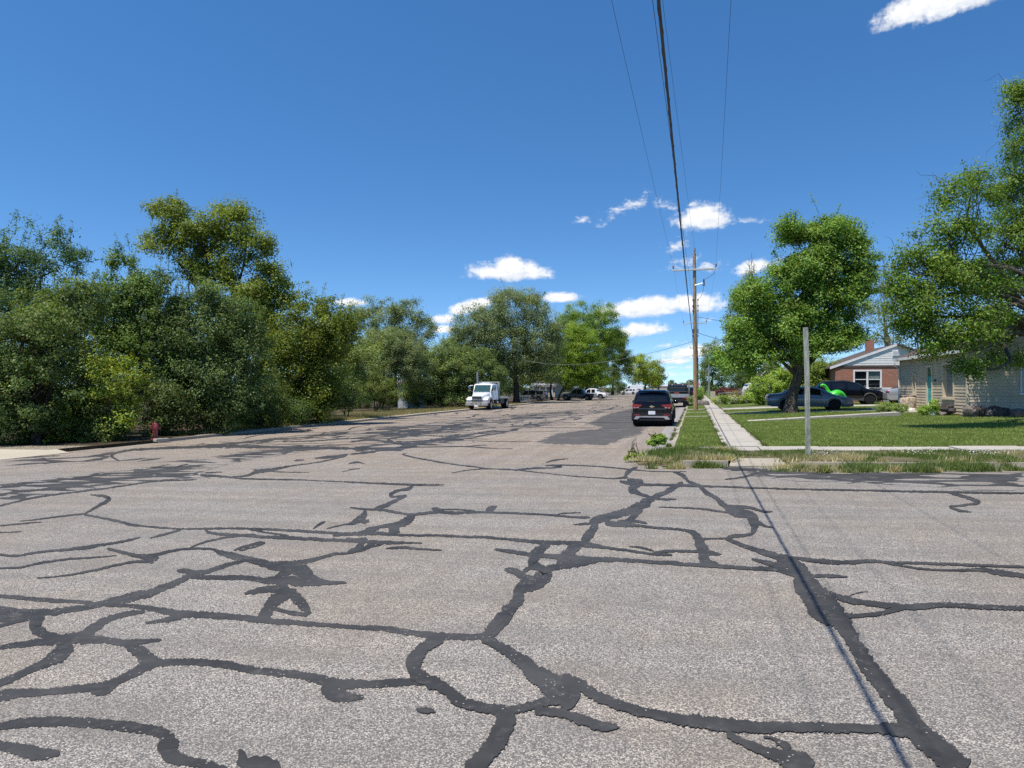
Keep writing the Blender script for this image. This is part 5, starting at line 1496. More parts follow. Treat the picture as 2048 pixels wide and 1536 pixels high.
# ------------------------------------------------------------------ houses
def cut_rows(x0, x1, z, holes):
    """the spans of a board row at height z that miss the openings"""
    sp = [(x0, x1)]
    for (h0, h1, a, c) in holes:
        if a - 1e-4 <= z < c - 1e-4:
            out = []
            for (p, q) in sp:
                if h1 <= p or h0 >= q: out.append((p, q)); continue
                if h0 > p: out.append((p, h0))
                if h1 < q: out.append((h1, q))
            sp = out
    return sp

def siding(b, o, ux, un, x0, x1, z0, z1, holes=(), row=0.2, prof=None, jit=0.003, lap=.018):
    """lapped boards on a wall: o origin, ux along, un outwards; prof(z) narrows the row under a gable"""
    ux, un = Vector(ux), Vector(un)
    zs = set(np.arange(z0, z1 - 1e-6, row)) | {z1}
    for h in holes: zs |= {h[2], h[3]}
    edges = sorted(z for z in zs if z0 - 1e-6 <= z <= z1 + 1e-6)
    for a, c in zip(edges[:-1], edges[1:]):
        if c - a < .01: continue
        xa, xb = (x0, x1) if prof is None else prof(a)
        xc, xd = (xa, xb) if prof is None else prof(c)
        if xb - xa < .05: continue
        # how far along its board this strip begins and ends
        k0 = ((a - z0) / row + 1e-4) % 1.0
        k1 = min(1.0, k0 + (c - a) / row)
        o0, o1 = lap * (1 - k0) + .004, lap * (1 - k1) + .004
        dj = rng.normal(0, jit)
        for (p, q) in cut_rows(xa, xb, (a + c) / 2, holes):
            p2 = max(p, xc) if p == xa else p
            q2 = min(q, xd) if q == xb else q
            if q2 - p2 < .02: p2 = q2 = (p + q) / 2
            P0 = Vector(o) + ux * p + un * (o0 + dj) + Vector((0, 0, a)); P1 = Vector(o) + ux * q + un * (o0 + dj) + Vector((0, 0, a))
            P2 = Vector(o) + ux * q2 + un * o1 + Vector((0, 0, c)); P3 = Vector(o) + ux * p2 + un * o1 + Vector((0, 0, c))
            b.quad(P0[:], P1[:], P2[:], P3[:])
            if k0 < .02:
                B0, B1 = P0 - un * (lap + .004 + dj), P1 - un * (lap + .004 + dj)
                b.quad(B0[:], B1[:], P1[:], P0[:])

def pbox(b, o, ux, un, x0, x1, n0, n1, z0, z1):
    """box given along a wall: x along, n outwards, z up"""
    ux, un = Vector(ux), Vector(un)
    f = lambda x, n, z: (Vector(o) + ux * x + un * n + Vector((0, 0, z)))[:]
    vs = [f(x0, n0, z0), f(x1, n0, z0), f(x1, n1, z0), f(x0, n1, z0), f(x0, n0, z1), f(x1, n0, z1), f(x1, n1, z1), f(x0, n1, z1)]
    b.add(vs, [(3, 2, 1, 0), (4, 5, 6, 7), (0, 1, 5, 4), (1, 2, 6, 5), (2, 3, 7, 6), (3, 0, 4, 7)])

def window(root, o, ux, un, x0, x1, z0, z1, fm, gm, mullions=(), rails=(), w=.09, depth=.12, sill=True, curtain=None, proud=.035):
    b = MB()
    pbox(b, o, ux, un, x0 - w, x0, -depth, proud, z0 - w * .6, z1 + w)
    pbox(b, o, ux, un, x1, x1 + w, -depth, proud, z0 - w * .6, z1 + w)
    pbox(b, o, ux, un, x0, x1, -depth, proud + .003, z1, z1 + w)
    pbox(b, o, ux, un, x0, x1, -depth, proud - .003, z0 - w * .6, z0)
    for m_ in mullions: pbox(b, o, ux, un, m_ - w * .55, m_ + w * .55, -depth + .01, proud - .012, z0 + .002, z1 - .002)
    ed = [x0] + [e for m_ in mullions for e in (m_ - w * .55, m_ + w * .55)] + [x1]
    for r_ in rails:
        for k in range(0, len(ed), 2):
            pbox(b, o, ux, un, ed[k] + .002, ed[k + 1] - .002, -depth + .02, -.035, r_ - .03, r_ + .03)
    fr = b.build('window', fm, root)
    g = MB()
    pbox(g, o, ux, un, x0 + .001, x1 - .001, -depth + .035, -depth + .045, z0 + .001, z1 - .001)
    g.build('pane', gm, fr)
    if curtain:
        c = MB()
        ux_, un_ = Vector(ux), Vector(un)
        n = 24
        (ca, cb_, cz0, cz1, cm) = curtain
        vs = []
        for i in range(n + 1):
            x = ca + (cb_ - ca) * i / n
            d = -depth + .055 + .008 * math.sin(i * 1.7)
            for z in (cz0, cz1):
                vs.append((Vector(o) + ux_ * x + un_ * d + Vector((0, 0, z)))[:])
        c.add(vs, [(2 * i, 2 * i + 2, 2 * i + 3, 2 * i + 1) for i in range(n)])
        c.build('curtain', cm, fr)
    if sill:
        s_ = MB()
        pbox(s_, o, ux, un, x0 - w - .05, x1 + w + .05, -.02, .11, z0 - w * .6 - .07, z0 - w * .6 - .004)
        s_.build('sill', fm, fr)
    return fr

# --- cream house on the right
hx, hy = 11.95, 36.9
hz = float(lawn_z(hx, hy)) - 0.10
house = empty('cream_house', (hx, hy, hz))
tag(house, 'cream clapboard house with a teal door under the overhanging tree', 'house')
LW, LS = 11.0, 9.0                  # west wall (along the street), south gable wall
EAVE = 3.10
west = ((0, 0, 0), (0, 1, 0), (-1, 0, 0))
south = ((0, 0, 0), (1, 0, 0), (0, -1, 0))
def wy_(px):                        # how far along the west wall a picture column lies
    k = (px - CX) / F
    # point (hx, Y): X = zc*(k*CT-ST) -> zc
    zc = hx / (k * CT - ST)
    return zc * (k * ST + CT) - hy
holes_w = [(wy_(1909), wy_(1886), .88, 2.62), (wy_(1866), wy_(1854), .22, 2.45), (wy_(1832), wy_(1827), 1.05, 2.1)]
holes_s = [(2.15, 4.0, 1.15, 2.62)]
print('west holes', holes_w)
b = MB()
siding(b, *west, 0.0, LW, 0.15, EAVE, holes_w, .145)
PITCH = .42
ridge = EAVE + LS / 2 * PITCH
siding(b, *south, 0.0, LS, 0.15, EAVE, holes_s, .145)
siding(b, *south, 0.0, LS, EAVE, ridge, (), .145, prof=lambda z: ((z - EAVE) / PITCH, LS - (z - EAVE) / PITCH))
b.build('wall', M['siding_cream'], house)
b = MB()
b.box(0.03, LS - .03, 0.03, LW - .03, -.3, .15)
b.box(0.12, LS - .12, 0.14, .16, .15, EAVE); b.box(.14, .16, .17, LW - .17, .15, EAVE)
b.box(0.12, LS - .12, LW - .16, LW - .14, .15, EAVE); b.box(LS - .16, LS - .14, .17, LW - .17, .15, EAVE)
b.build('foundation', M['concrete_grey'], house)
b = MB()
for (x, y) in ((-.035, -.035), (-.035, LW - .06)):
    b = MB(); b.box(x, x + .10, y, y + .10, .05, EAVE)
    b.build('corner_board', M['trim_cream'], house)
b = MB()
oh = .27
def slope(b, x0, z0, x1, z1, y0, y1, t=.12):
    b.add([(x0, y0, z0), (x1, y0, z1), (x1, y1, z1), (x0, y1, z0), (x0, y0, z0 + t), (x1, y0, z1 + t), (x1, y1, z1 + t), (x0, y1, z0 + t)],
          [(3, 2, 1, 0), (4, 5, 6, 7), (0, 1, 5, 4), (1, 2, 6, 5), (2, 3, 7, 6), (3, 0, 4, 7)])
slope(b, -oh, EAVE - oh * PITCH + .02, LS / 2, ridge + .02, -.3, LW + .3)
slope(b, LS / 2 + .001, ridge + .02, LS + oh, EAVE - oh * PITCH + .02, -.3, LW + .3)
roof = b.build('roof', M['roof_brown'], house)
b = MB()
b.box(-oh - .10, -oh - .004, -.32, LW + .32, EAVE - oh * PITCH - .02, EAVE - oh * PITCH + .13)
b.build('gutter', M['trim_white'], roof)
b = MB()
b.box(-oh + .002, -.03, -.28, LW + .28, EAVE - oh * PITCH - .03, EAVE - oh * PITCH + .015)
b.build('soffit', M['soffit'], roof)
b = MB()
b.tube([(-oh - .06, LW + .05, EAVE - .22), (-oh - .06, LW + .02, EAVE - .32), (-.09, LW - .02, EAVE - .62), (-.09, LW - .03, .3)], .04, 8)
b.build('downpipe', M['trim_white'], house, 60)
h = holes_w[0]
window(house, *west, h[0] + .10, h[1] - .1, h[2] + .06, h[3] - .1, M['trim_cream'], M['glass_teal'], w=.11, depth=.20, curtain=(h[0] + .12, h[1] - .35, h[2] + .08, h[3] - .12, M['curtain']), proud=.05)
h = holes_w[2]
window(house, *west, h[0] + .02, h[1] - .02, h[2] + .02, h[3] - .02, M['trim_cream'], M['glass'], w=.10, depth=.12, sill=True, proud=.06)
h = holes_s[0]
window(house, *south, h[0] + .02, h[1] - .02, h[2] + .02, h[3] - .02, M['trim_white'], M['glass'], mullions=((h[0] + h[1]) / 2,), w=.05, depth=.10, curtain=(h[0] + .05, (h[0] + h[1]) / 2 - .03, h[2] + .05, h[3] - .35, M['blind']))
h = holes_w[1]
b = MB()
pbox(b, *west, h[0] - .0, h[0] + .09, -.18, .06, .18, h[3]); pbox(b, *west, h[1] - .09, h[1], -.18, .06, .18, h[3]); pbox(b, *west, h[0], h[1], -.18, .063, h[3], h[3] + .1)
pbox(b, *west, h[0] + .09, h[1] - .09, -.10, -.06, .22, h[3])
dj = b.build('door', M['trim_cream'], house)
y0d = h[0] + .1
b = MB(); pbox(b, *west, h[0] + .092, h[1] - .092, -.058, -.02, .225, h[3] - .45)
for k in range(3): pbox(b, *west, h[0] + .2, h[1] - .2, -.02, -.012, .4 + k * .55, .8 + k * .55)
leaf = b.build('door_leaf', M['teal'], dj)
b = MB(); pbox(b, *west, h[0] + .092, h[1] - .092, -.058, -.03, h[3] - .448, h[3] - .005); b.build('transom_window', M['glass_teal'], dj)
b = MB(); b.blob((-.02, y0d + .16, 1.15), (.035, .035, .035), 1); b.build('handle', M['chrome'], dj, 60)
b = MB(); pbox(b, *west, h[0] - .62, h[0] - .30, .03, .07, 1.72, 1.80); b.build('letter_box', M['black_plastic'], house)
b = MB()
b.bbox(-1.9, -.12, h[0] - .6, LW + .2, -.2, .16, .02)
b.bbox(-2.25, -1.905, h[0] - .6, h[0] + 1.5, -.2, .02, .015)
b.build('porch_step', M['concrete'], house)

# rocks round the corner of the house
rk = random.Random(3)
def rock(x, y, r, m, lab, seed, z=None):
    b = MB()
    b.blob((0, 0, 0), (r[0], r[1], r[2]), .8, 12, 8, .38, seed)
    o = b.build('garden_rock', m, None, 32)
    o.location = (x, y, (float(lawn_z(x, y)) if z is None else z) + r[2] * .45)
    o.rotation_euler = (0, 0, rk.uniform(0, 6))
    tag(o, lab, 'rock', 'rocks piled at the corner of the cream house')
RM = [plain('dark lava rock', (.05, .042, .04), .95, var=.4, scale=5, bump=.6, bscale=12), plain('grey brown rock', (.15, .125, .11), .9, var=.35, scale=6, bump=.5, bscale=14),
      plain('tan rock', (.42, .32, .22), .9, var=.3, scale=6, bump=.4, bscale=14), plain('reddish rock', (.28, .14, .09), .9, var=.3, scale=6, bump=.4, bscale=14), plain('white rock', (.62, .58, .52), .9, var=.2, scale=6, bump=.4, bscale=14)]
LR = ['dark lava rock heaped in the middle of the pile against the house corner', 'grey brown rock heaped in the middle of the pile against the house corner']
n_ = 0
for k in range(46):
    px = rk.uniform(1862, 2046)
    near = rk.random()
    dep_ = 33.6 + near * 1.6 + (px - 1880) * -.006
    x, y = at(px, dep_)
    if x > hx - .35 and y > hy - .5: y = hy - .45 - rk.random() * .5
    r = rk.uniform(.14, .36) * (1.1 if 1885 < px < 1975 else .8)
    mi = 0 if rk.random() < .6 else 1
    if px < 1885: mi = rk.choice((2, 2, 4)); r *= .8
    if px > 1985: mi = rk.choice((1, 3, 0))
    lab = {0: 'dark lava rock in the pile below the corner of the cream house', 1: 'grey brown rock in the pile below the corner of the cream house', 2: 'tan rock at the sunny left end of the rock pile',
           3: 'reddish rock in the row below the right hand window', 4: 'whitish rock at the sunny left end of the rock pile'}[mi]
    rock(x, y, (r, r * rk.uniform(.7, 1), r * rk.uniform(.55, .95)), RM[mi], lab, k, None if near > .45 else float(lawn_z(x, y)) + (.16 if 1890 < px < 1970 else .03))
for k, px in enumerate((1786, 1793, 1799, 1806, 1812, 1818, 1824)):
    x, y = at(px, 41.0 - k * .35)
    rock(x, y, (.19, .15, .13), RM[4], 'white edging stone in the row left of the rusty tanks', 70 + k)
# rusty tanks by the door, and the white stake
for k, (px, dp, r, hh, lab) in enumerate(((1834, 40.6, .24, .66, 'rusty pale tank standing left of the other by the teal door'), (1846, 39.3, .27, .72, 'rustier wider tank standing nearest the teal door'))):
    x, y = at(px, dp)
    x = min(x, hx - .3 - r)
    z = hz + .16
    t = empty('gas_tank', (x, y, z)); tag(t, lab, 'gas tank', 'rusty tanks by the door')
    b = MB(); b.lathe([(r * .85, 0), (r, .05), (r, hh - .12), (r * .9, hh - .04), (r * .5, hh)], seg=18); b.build('body', M['rust'], t, 50)
    b = MB(); b.tube([(r * .55 * math.cos(a), r * .55 * math.sin(a), hh + .10) for a in np.linspace(0, 2 * math.pi, 13)], .018, 6)
    for a in (0, 2.1, 4.2): b.tube([(r * .55 * math.cos(a), r * .55 * math.sin(a), hh - .04), (r * .55 * math.cos(a), r * .55 * math.sin(a), hh + .10)], .016, 6)
    b.build('collar', M['rust'], t, 50)
x, y = at(1857, 34.6)
b = MB(); b.tube([(0, 0, -.05), (.02, 0, .55), (.0, 0, .62)], [.055, .05, .02], 8)
o = b.build('white_stake', M['white_plastic'], None, 50); o.location = (x, y, float(lawn_z(x, y))); tag(o, 'short white stake in front of the teal door', 'stake')

# --- red brick house behind
bx_, by_ = 10.9, 62.6
bz_ = float(lawn_z(bx_, by_)) - .1
br = empty('brick_house', (bx_, by_, bz_)); tag(br, 'red brick house with a white sided gable and a double window', 'house')
BW, BL = 8.9, 11.0
BE = height(734, 58) - bz_
def bxp(px):
    k = (px - CX) / F
    zc = by_ / (k * ST + CT)
    return zc * (k * CT - ST) - bx_
zs = lambda py: height(py, 58) - bz_
hw = (bxp(1708), bxp(1762), zs(776), zs(742))
b = MB()
sb = ((0, 0, 0), (1, 0, 0), (0, -1, 0))
pbox(b, *sb, 0, hw[0] - .02, -.25, 0, -.2, BE); pbox(b, *sb, hw[1] + .02, BW, -.25, 0, -.2, BE)
pbox(b, *sb, hw[0] - .02, hw[1] + .02, -.25, 0, -.2, hw[2] - .06); pbox(b, *sb, hw[0] - .02, hw[1] + .02, -.25, 0, hw[3] + .06, BE)
b.box(0, .25, .251, BL, -.2, BE); b.box(BW - .25, BW, .251, BL, -.2, BE); b.box(.251, BW - .251, BL - .25, BL, -.2, BE)
b.build('wall', M['brick'], br)
bp = .37
b = MB()
siding(b, *sb, -.02, BW + .02, BE + .12, BE + BW / 2 * bp, (), .18, prof=lambda z: ((z - BE) / bp, BW - (z - BE) / bp), lap=.012)
gb = b.build('gable', M['siding_white'], br)
b = MB(); pbox(b, *sb, -.06, BW + .06, -.02, .045, BE - .04, BE + .12); b.build('trim_board', M['roof_brown'], gb)
b = MB(); pbox(b, *sb, BW / 2 - .32, BW / 2 + .32, .03, .07, BE + .82, BE + 1.28)
for k in range(6): pbox(b, *sb, BW / 2 - .27, BW / 2 + .27, .071, .095, BE + .85 + k * .07, BE + .88 + k * .07)
b.build('gable_vent', M['trim_white'], gb)
b = MB()
br_z = BE + BW / 2 * bp
slope(b, -.4, BE - .4 * bp + .03, BW / 2, br_z + .03, -.06, BL + .3)
slope(b, BW / 2 + .001, br_z + .03, BW + .4, BE - .4 * bp + .03, -.45, BL + .3)
rf = b.build('roof', M['roof_brown'], br)
b = MB()
for sx in (0, 1):
    x0_, x1_ = (-.42, BW / 2 - .001) if sx == 0 else (BW + .42, BW / 2 + .001)
    za, zb_ = BE - .42 * bp, br_z
    b.add([(x0_, -.065, za - .03), (x1_, -.065, zb_ - .03), (x1_, -.065, zb_ + .16), (x0_, -.065, za + .16), (x0_, -.10, za - .03), (x1_, -.10, zb_ - .03), (x1_, -.10, zb_ + .16), (x0_, -.10, za + .16)],
          [(0, 1, 2, 3), (7, 6, 5, 4), (0, 4, 5, 1), (3, 2, 6, 7), (0, 3, 7, 4), (1, 5, 6, 2)])
b.build('barge_board', M['trim_white'], rf)
b = MB(); b.box(BW / 2 - 1.1, BW / 2 - .5, 5.0, 5.6, br_z - .5, br_z + .75); b.build('chimney', M['brick'], rf)
window(br, *sb, hw[0] + .06, hw[1] - .06, hw[2] + .04, hw[3] - .04, M['trim_white'], M['glass'], mullions=((hw[0] + hw[1]) / 2,), rails=((hw[2] + hw[3]) / 2,), w=.12, depth=.14, proud=.03,
       curtain=((hw[0] + hw[1]) / 2 + .12, hw[1] - .12, (hw[2] + hw[3]) / 2 + .05, hw[3] - .1, M['curtain']))

def simple_house(name, label, px0, px1, depth, eave_py, ridge_py, wm, rm, ridge_axis='y', wins=(), length=9.0, gable=None):
    x0, y0 = at(px0, depth); x1, _ = at(px1, depth)
    z0 = float(lawn_z(x0, y0) if x0 > 0 else road_z(x0, y0) + .1) - .2
    Wd = x1 - x0
    e, r_ = height(eave_py, depth) - z0, height(ridge_py, depth) - z0
    root = empty(name, (x0, y0, z0)); tag(root, label, 'house')
    b = MB()
    if ridge_axis == 'y':
        b.prism([(0, 0), (Wd, 0), (Wd, e), (Wd / 2, r_), (0, e)], 'y', 0, length)
    else:
        b.box(0, Wd, 0, length, 0, e)
        b.prism([(0.0, e + .001), (length, e + .001), (length / 2, r_)], 'x', 0, Wd)
    b.build('wall', wm, root)
    b = MB()
    t = .12
    if ridge_axis == 'y':
        p = (r_ - e) / (Wd / 2)
        slope(b, -.35, e - .35 * p + .02, Wd / 2, r_ + .02, -.35, length + .3); slope(b, Wd / 2 + .001, r_ + .02, Wd + .35, e - .35 * p + .02, -.35, length + .3)
    else:
        p = (r_ - e) / (length / 2)
        for sgn in (0, 1):
            ya, yb = (-.35, length / 2) if sgn == 0 else (length / 2 + .001, length + .35)
            za, zb_ = (e - .35 * p, r_) if sgn == 0 else (r_, e - .35 * p)
            b.add([(-.3, ya, za + .02), (Wd + .3, ya, za + .02), (Wd + .3, yb, zb_ + .02), (-.3, yb, zb_ + .02), (-.3, ya, za + t), (Wd + .3, ya, za + t), (Wd + .3, yb, zb_ + t), (-.3, yb, zb_ + t)],
                  [(3, 2, 1, 0), (4, 5, 6, 7), (0, 1, 5, 4), (1, 2, 6, 5), (2, 3, 7, 6), (3, 0, 4, 7)])
    b.build('roof', rm, root)
    if ridge_axis == 'y':
        b = MB()
        p = (r_ - e) / (Wd / 2)
        for (xa, za, xb, zb_) in ((-.36, e - .36 * p, Wd / 2 - .001, r_), (Wd + .36, e - .36 * p, Wd / 2 + .001, r_)):
            b.add([(xa, -.37, za), (xb, -.37, zb_), (xb, -.37, zb_ + .17), (xa, -.37, za + .17), (xa, -.42, za), (xb, -.42, zb_), (xb, -.42, zb_ + .17), (xa, -.42, za + .17)],
                  [(0, 1, 2, 3), (7, 6, 5, 4), (0, 4, 5, 1), (3, 2, 6, 7), (0, 3, 7, 4), (1, 5, 6, 2)])
        b.build('barge_board', M['trim_white'], root)
    for (wx0, wx1, wz0, wz1) in wins:
        window(root, (0, 0, 0), (1, 0, 0), (0, -1, 0), wx0, wx1, wz0, wz1, M['trim_white'], M['glass'], w=.09, depth=-.012, proud=.05, sill=True)
    return root
simple_house('grey_roof_house', 'house with a grey shingled gable beyond the leafy bush', 1588, 1632, 88, 742, 717, M['siding_white'], M['roof_grey'], 'y', [(.7, 1.6, 1.1, 2.2)], 14)
simple_house('brown_roof_house', 'low brown roofed wing behind the shade tree', 1628, 1690, 92, 738, 727, M['siding_white'], M['roof_brown'], 'x', [(.8, 1.8, 1.0, 2.1)], 8)
simple_house('distant_house', 'brown roofed house with white gable trim behind the white parked car', 1526, 1572, 100, 748, 722, M['tan_wall'], M['roof_brown'], 'y', [(1.0, 1.9, 1.0, 2.1)], 12)
simple_house('distant_house', 'pale cottage seen through the branches beyond the red fence', 1478, 1510, 105, 768, 752, M['siding_white'], M['roof_grey'], 'y', [(.7, 1.5, .9, 1.9)], 8)
simple_house('porch_house', 'low tan house with a brown roof under the left trees', 1066, 1112, 150, 774, 762, M['tan_wall'], M['roof_brown'], 'x', [(1.2, 2.2, 1.0, 1.9)], 9)
x0, y0 = at(1066, 146)
z0 = float(road_z(x0, y0)) + .1
for k, px in enumerate((1068, 1081, 1094)):
    pass
pr = empty('porch', (x0, y0, z0)); tag(pr, 'white porch roof on square columns in front of the tan left house', 'porch')
b = MB(); b.box(-.3, 4.4, -.3, 3.0, 2.7, 3.1); b.build('porch_roof', M['trim_white'], pr)
for k in range(4):
    b = MB(); b.bbox(k * 1.25, k * 1.25 + .24, 0, .24, 0, 2.695, .02); b.build('column', M['trim_white'], pr)
simple_house('metal_shed', 'grey metal sided shed half hidden by bushes on the left', 796, 818, 78, 766, 758, M['grey_wall'], M['roof_grey'], 'x', [], 5)
simple_house('distant_building', 'long tan flat building at the far end of the street', 1298, 1336, 380, 772.5, 769, M['tan_wall'], M['grey_wall'], 'x', [], 10)
simple_house('distant_building', 'low grey building beyond the flatbed truck at the horizon', 1352, 1388, 400, 774, 770.5, M['grey_wall'], M['roof_grey'], 'x', [], 12)

# ------------------------------------------------------------------ utility poles and wires
POLES = []
def utility_pole(label, px, depth, top_py, arm_py, arm_half, m, r0=.15, lean=0.0, second=None, single=False):
    x, y = at(px, depth)
    z = float(lawn_z(x, y))
    H = height(top_py, depth) - z
    root = empty('utility_pole', (x, y, z)); tag(root, label, 'utility pole', 'utility poles along the pavement')
    b = MB()
    b.tube([(0, 0, -.3), (lean * .1, 0, .2), (lean * .5, 0, H * .5), (lean, 0, H)], [r0 * 1.03, r0, r0 * .86, r0 * .68], 14)
    b.build('pole', m, root, 50)
    arms = [(arm_py, arm_half)] + (second or [])
    pts = []
    for (apy, ah) in arms:
        za = height(apy, depth) - z
        b = MB(); b.bbox(lean * .9 - ah, lean * .9 + ah, -r0 - .11, -r0 * .75, za - .06, za + .06, .015)
        am = b.build('crossarm', M['fibre'] if m is M['pole'] else M['pole_dark'], root)
        for sx in (-ah + .06, ah - .06):
            b = MB(); b.lathe([(.025, 0), (.025, .10), (.075, .12), (.05, .17), (.075, .19), (.05, .24), (.07, .26), (.03, .33)], (lean * .9 + sx, -r0 - .03, za + .06), 'z', 10)
            b.build('insulator', M['insul'], am, 40)
            pts.append(Vector((x + lean * .9 + sx, y - r0 - .03, z + za + .39)))
    b = MB(); b.lathe([(.03, -.05), (.03, .10), (.085, .14), (.05, .2), (.085, .22), (.05, .28), (.03, .36)], (lean + .02, 0, H), 'z', 10); b.build('insulator', M['insul'], root, 40)
    top = Vector((x + lean + .02, y, z + H + .36))
    POLES.append(dict(root=root, arm=pts, top=top, x=x, y=y, z=z, H=H, lean=lean))
    return root, POLES[-1]
r1, p1 = utility_pole('nearest tall wooden utility pole with a pale crossarm, standing on the grass strip', 1391.5, 51.4, 506, 540, 1.52, M['pole'], .155, -.10)
d_ = 51.4
zz = lambda py: height(py, d_) - p1['z']
b = MB()                                       # cut-out switch on its bracket, with drop wires
b.tube([(-.05, -.12, zz(571)), (.5, -.12, zz(567))], .03, 6)
b.build('bracket', M['galv'], r1, 50)
b = MB(); b.lathe([(.04, 0), (.09, .04), (.05, .10), (.09, .13), (.05, .2), (.09, .23), (.05, .3), (.07, .36), (.02, .52)], (.55, -.12, zz(573)), 'z', 10); b.build('cutout_switch', M['insul'], r1, 50)
b = MB()
b.tube([(1.35, -.2, zz(540)), (1.25, -.2, zz(549)), (.9, -.18, zz(556)), (.6, -.14, zz(560))], .014, 5)
b.tube([(.53, -.12, zz(574)), (.48, -.14, zz(586)), (.3, -.16, zz(596)), (.12, -.15, zz(600))], .014, 5)
b.tube([(.14, -.12, zz(600)), (.15, -.13, zz(640)), (.12, -.14, zz(680)), (.1, -.13, zz(720))], .02, 6)
b.tube([(-.15, -.1, zz(600)), (-.19, -.1, zz(612)), (-.17, -.1, zz(630))], .015, 5)
b.build('drop_wire', M['wire'], r1, 50)
b = MB()
for py in (600, 612, 622, 660, 664, 672):
    b.bbox(-.24, -.12, -.16, -.04, zz(py) - .05, zz(py) + .05, .01)
    b.bbox(.10, .2, -.16, -.04, zz(py) - .05, zz(py) + .05, .01)
b.build('cable_clamp', M['insul'], r1)
r2, p2 = utility_pole('second utility pole, hidden behind the nearest one but for its crossarm', 1390.5, 94, 626, 647, 1.5, M['pole'], .15, -.05)
r3, p3 = utility_pole('dark red brown utility pole with a dark crossarm further down the pavement', 1393.5, 156, 688, 696, 1.45, M['pole_dark'], .17)
r4, p4 = utility_pole('distant utility pole with stacked crossarms, fourth along the pavement', 1395, 205, 702, 712, 1.5, M['pole_dark'], .18, second=[(718, 1.2)])
r5, p5 = utility_pole('farther utility pole with two crossarms, fifth along the pavement', 1396, 262, 716, 722, 1.6, M['pole_dark'], .18, second=[(729, 1.3)])
r6, p6 = utility_pole('farthest utility pole, a thin dark stub above the pavement end', 1396.5, 330, 728, 734, 1.8, M['pole_dark'], .2, second=[(741, 1.5)])
x, y = at(1418, 128)
z = float(lawn_z(x, y))
b = MB(); b.tube([(0, 0, -.2), (0, 0, height(692, 128) - z)], [.12, .09], 8); b.bbox(-.02, .5, -.05, .05, height(693, 128) - z - .1, height(693, 128) - z, .02)
o = b.build('slim_pole', M['galv'], None, 50); o.location = (x, y, z); tag(o, 'slim grey pole rising from the trees over the pavement', 'pole')
x, y = at(1735, 76)
z = float(lawn_z(x, y))
b = MB(); b.tube([(0, 0, -.2), (0, 0, height(652, 76) - z)], [.12, .09], 8)
b.bbox(-.8, .8, -.16, -.06, height(656, 76) - z - .05, height(656, 76) - z + .05, .01)
o = b.build('yard_pole', M['galv'], None, 50); o.location = (x, y, z); tag(o, 'grey power pole behind the roof of the brick house', 'pole')

def wire_pts(a, c, sag, n=24):
    return [(a.lerp(c, t) - Vector((0, 0, 4 * sag * t * (1 - t)))) for t in np.linspace(0, 1, n)]
def wire(name, label, spans, r, m=None, cat='wire', group=None, sides=5, n=24):
    b = MB()
    pts = []
    for (a, c, s) in spans:
        pts += wire_pts(a, c, s, n)[(1 if pts else 0):]
    b.tube(pts, r, sides)
    o = b.build(name, m or M['wire'], None, 60)
    tag(o, label, cat, group)
    return o
def back_end(A, px0, zsag=.45, ytarget=-14.0):
    """where the wire that passes the top edge of the picture at px0 ends behind the camera"""
    zt = A.z - zsag
    zc = (zt - CAMZ) * F / HY
    X, Y = at(px0, zc)
    t = (ytarget - A.y) / (Y - A.y)
    tm = 1 / t
    return Vector((A.x + (X - A.x) * t, ytarget, A.z)), zsag / (4 * tm * (1 - tm))
GW = 'overhead power wires'
for k, (A, px0, lab) in enumerate(((p1['arm'][0], 1223, 'thin power wire from the left end of the pale crossarm'), (p1['arm'][1], 1462, 'thin power wire from the right end of the pale crossarm'), (p1['top'], 1325, 'thin power wire from the tip of the nearest utility pole'))):
    E, s = back_end(A, px0)
    nxt = [p2['arm'][0], p2['arm'][1], p2['top']][k]
    nx3 = [p3['arm'][0], p3['arm'][1], p3['top']][k]
    nx4 = [p4['arm'][0], p4['arm'][1], p4['top']][k]
    wire('power_wire', lab, [(E, A, s), (A, nxt, .35), (nxt, nx3, .5), (nx3, nx4, .4)], .005, group=GW)
An = Vector((p1['x'] - .18, p1['y'] - .1, height(602, d_)))
E, s = back_end(An, 1305)
wire('power_wire', 'thin neutral wire running beside the thick cable overhead', [(E, An, s)], .005, group=GW)
Ac = Vector((p1['x'] - .24, p1['y'] - .12, height(664, d_)))
E, s = back_end(Ac, 1317, .40)
mid = wire_pts(E, Ac, s, 90)
b = MB(); b.tube(mid, .016, 8)
hel = []
for i in range(0, 900):
    t = i / 899 * 89
    k = min(int(t), 88); f = t - k
    p = Vector(mid[k]).lerp(Vector(mid[k + 1]), f)
    a = i * .55
    hel.append(p + Vector((math.cos(a) * .016, 0, math.sin(a) * .016)))
b.tube(hel, .006, 4)
Ac2 = Vector((p2['x'] - .22, p2['y'] - .12, height(703, 94)))
b.tube(wire_pts(Ac, Ac2, .3, 14), .018, 6)
o = b.build('telephone_cable', M['wire'], None, 60); tag(o, 'thick black bundled cable running overhead to the nearest utility pole', 'cable')
A = Vector((p1['x'] - .2, p1['y'] - .1, height(683, d_)))
x, y = at(1040, 96); 
wire('service_wire', 'pale sagging service wire crossing the street into the left trees', [(A, Vector((x, y, height(718, 96))), 1.15)], .016, M['wire_pale'], group='service drops')
x, y = at(1200, 160)
wire('service_wire', 'faint second service wire crossing the street further away', [(p3['top'] - Vector((0, 0, 2.6)), Vector((x, y, height(740, 160))), .5)], .02, M['wire_pale'], group='service drops')
x, y = at(1740, 75)
wire('service_wire', 'service wire from the nearest pole into the top of the shade tree', [(Vector((p1['x'] + .15, p1['y'], height(634, d_))), Vector((x, y, height(660, 75))), .5)], .014, M['wire'], group='service drops')
x, y = at(1690, 63)
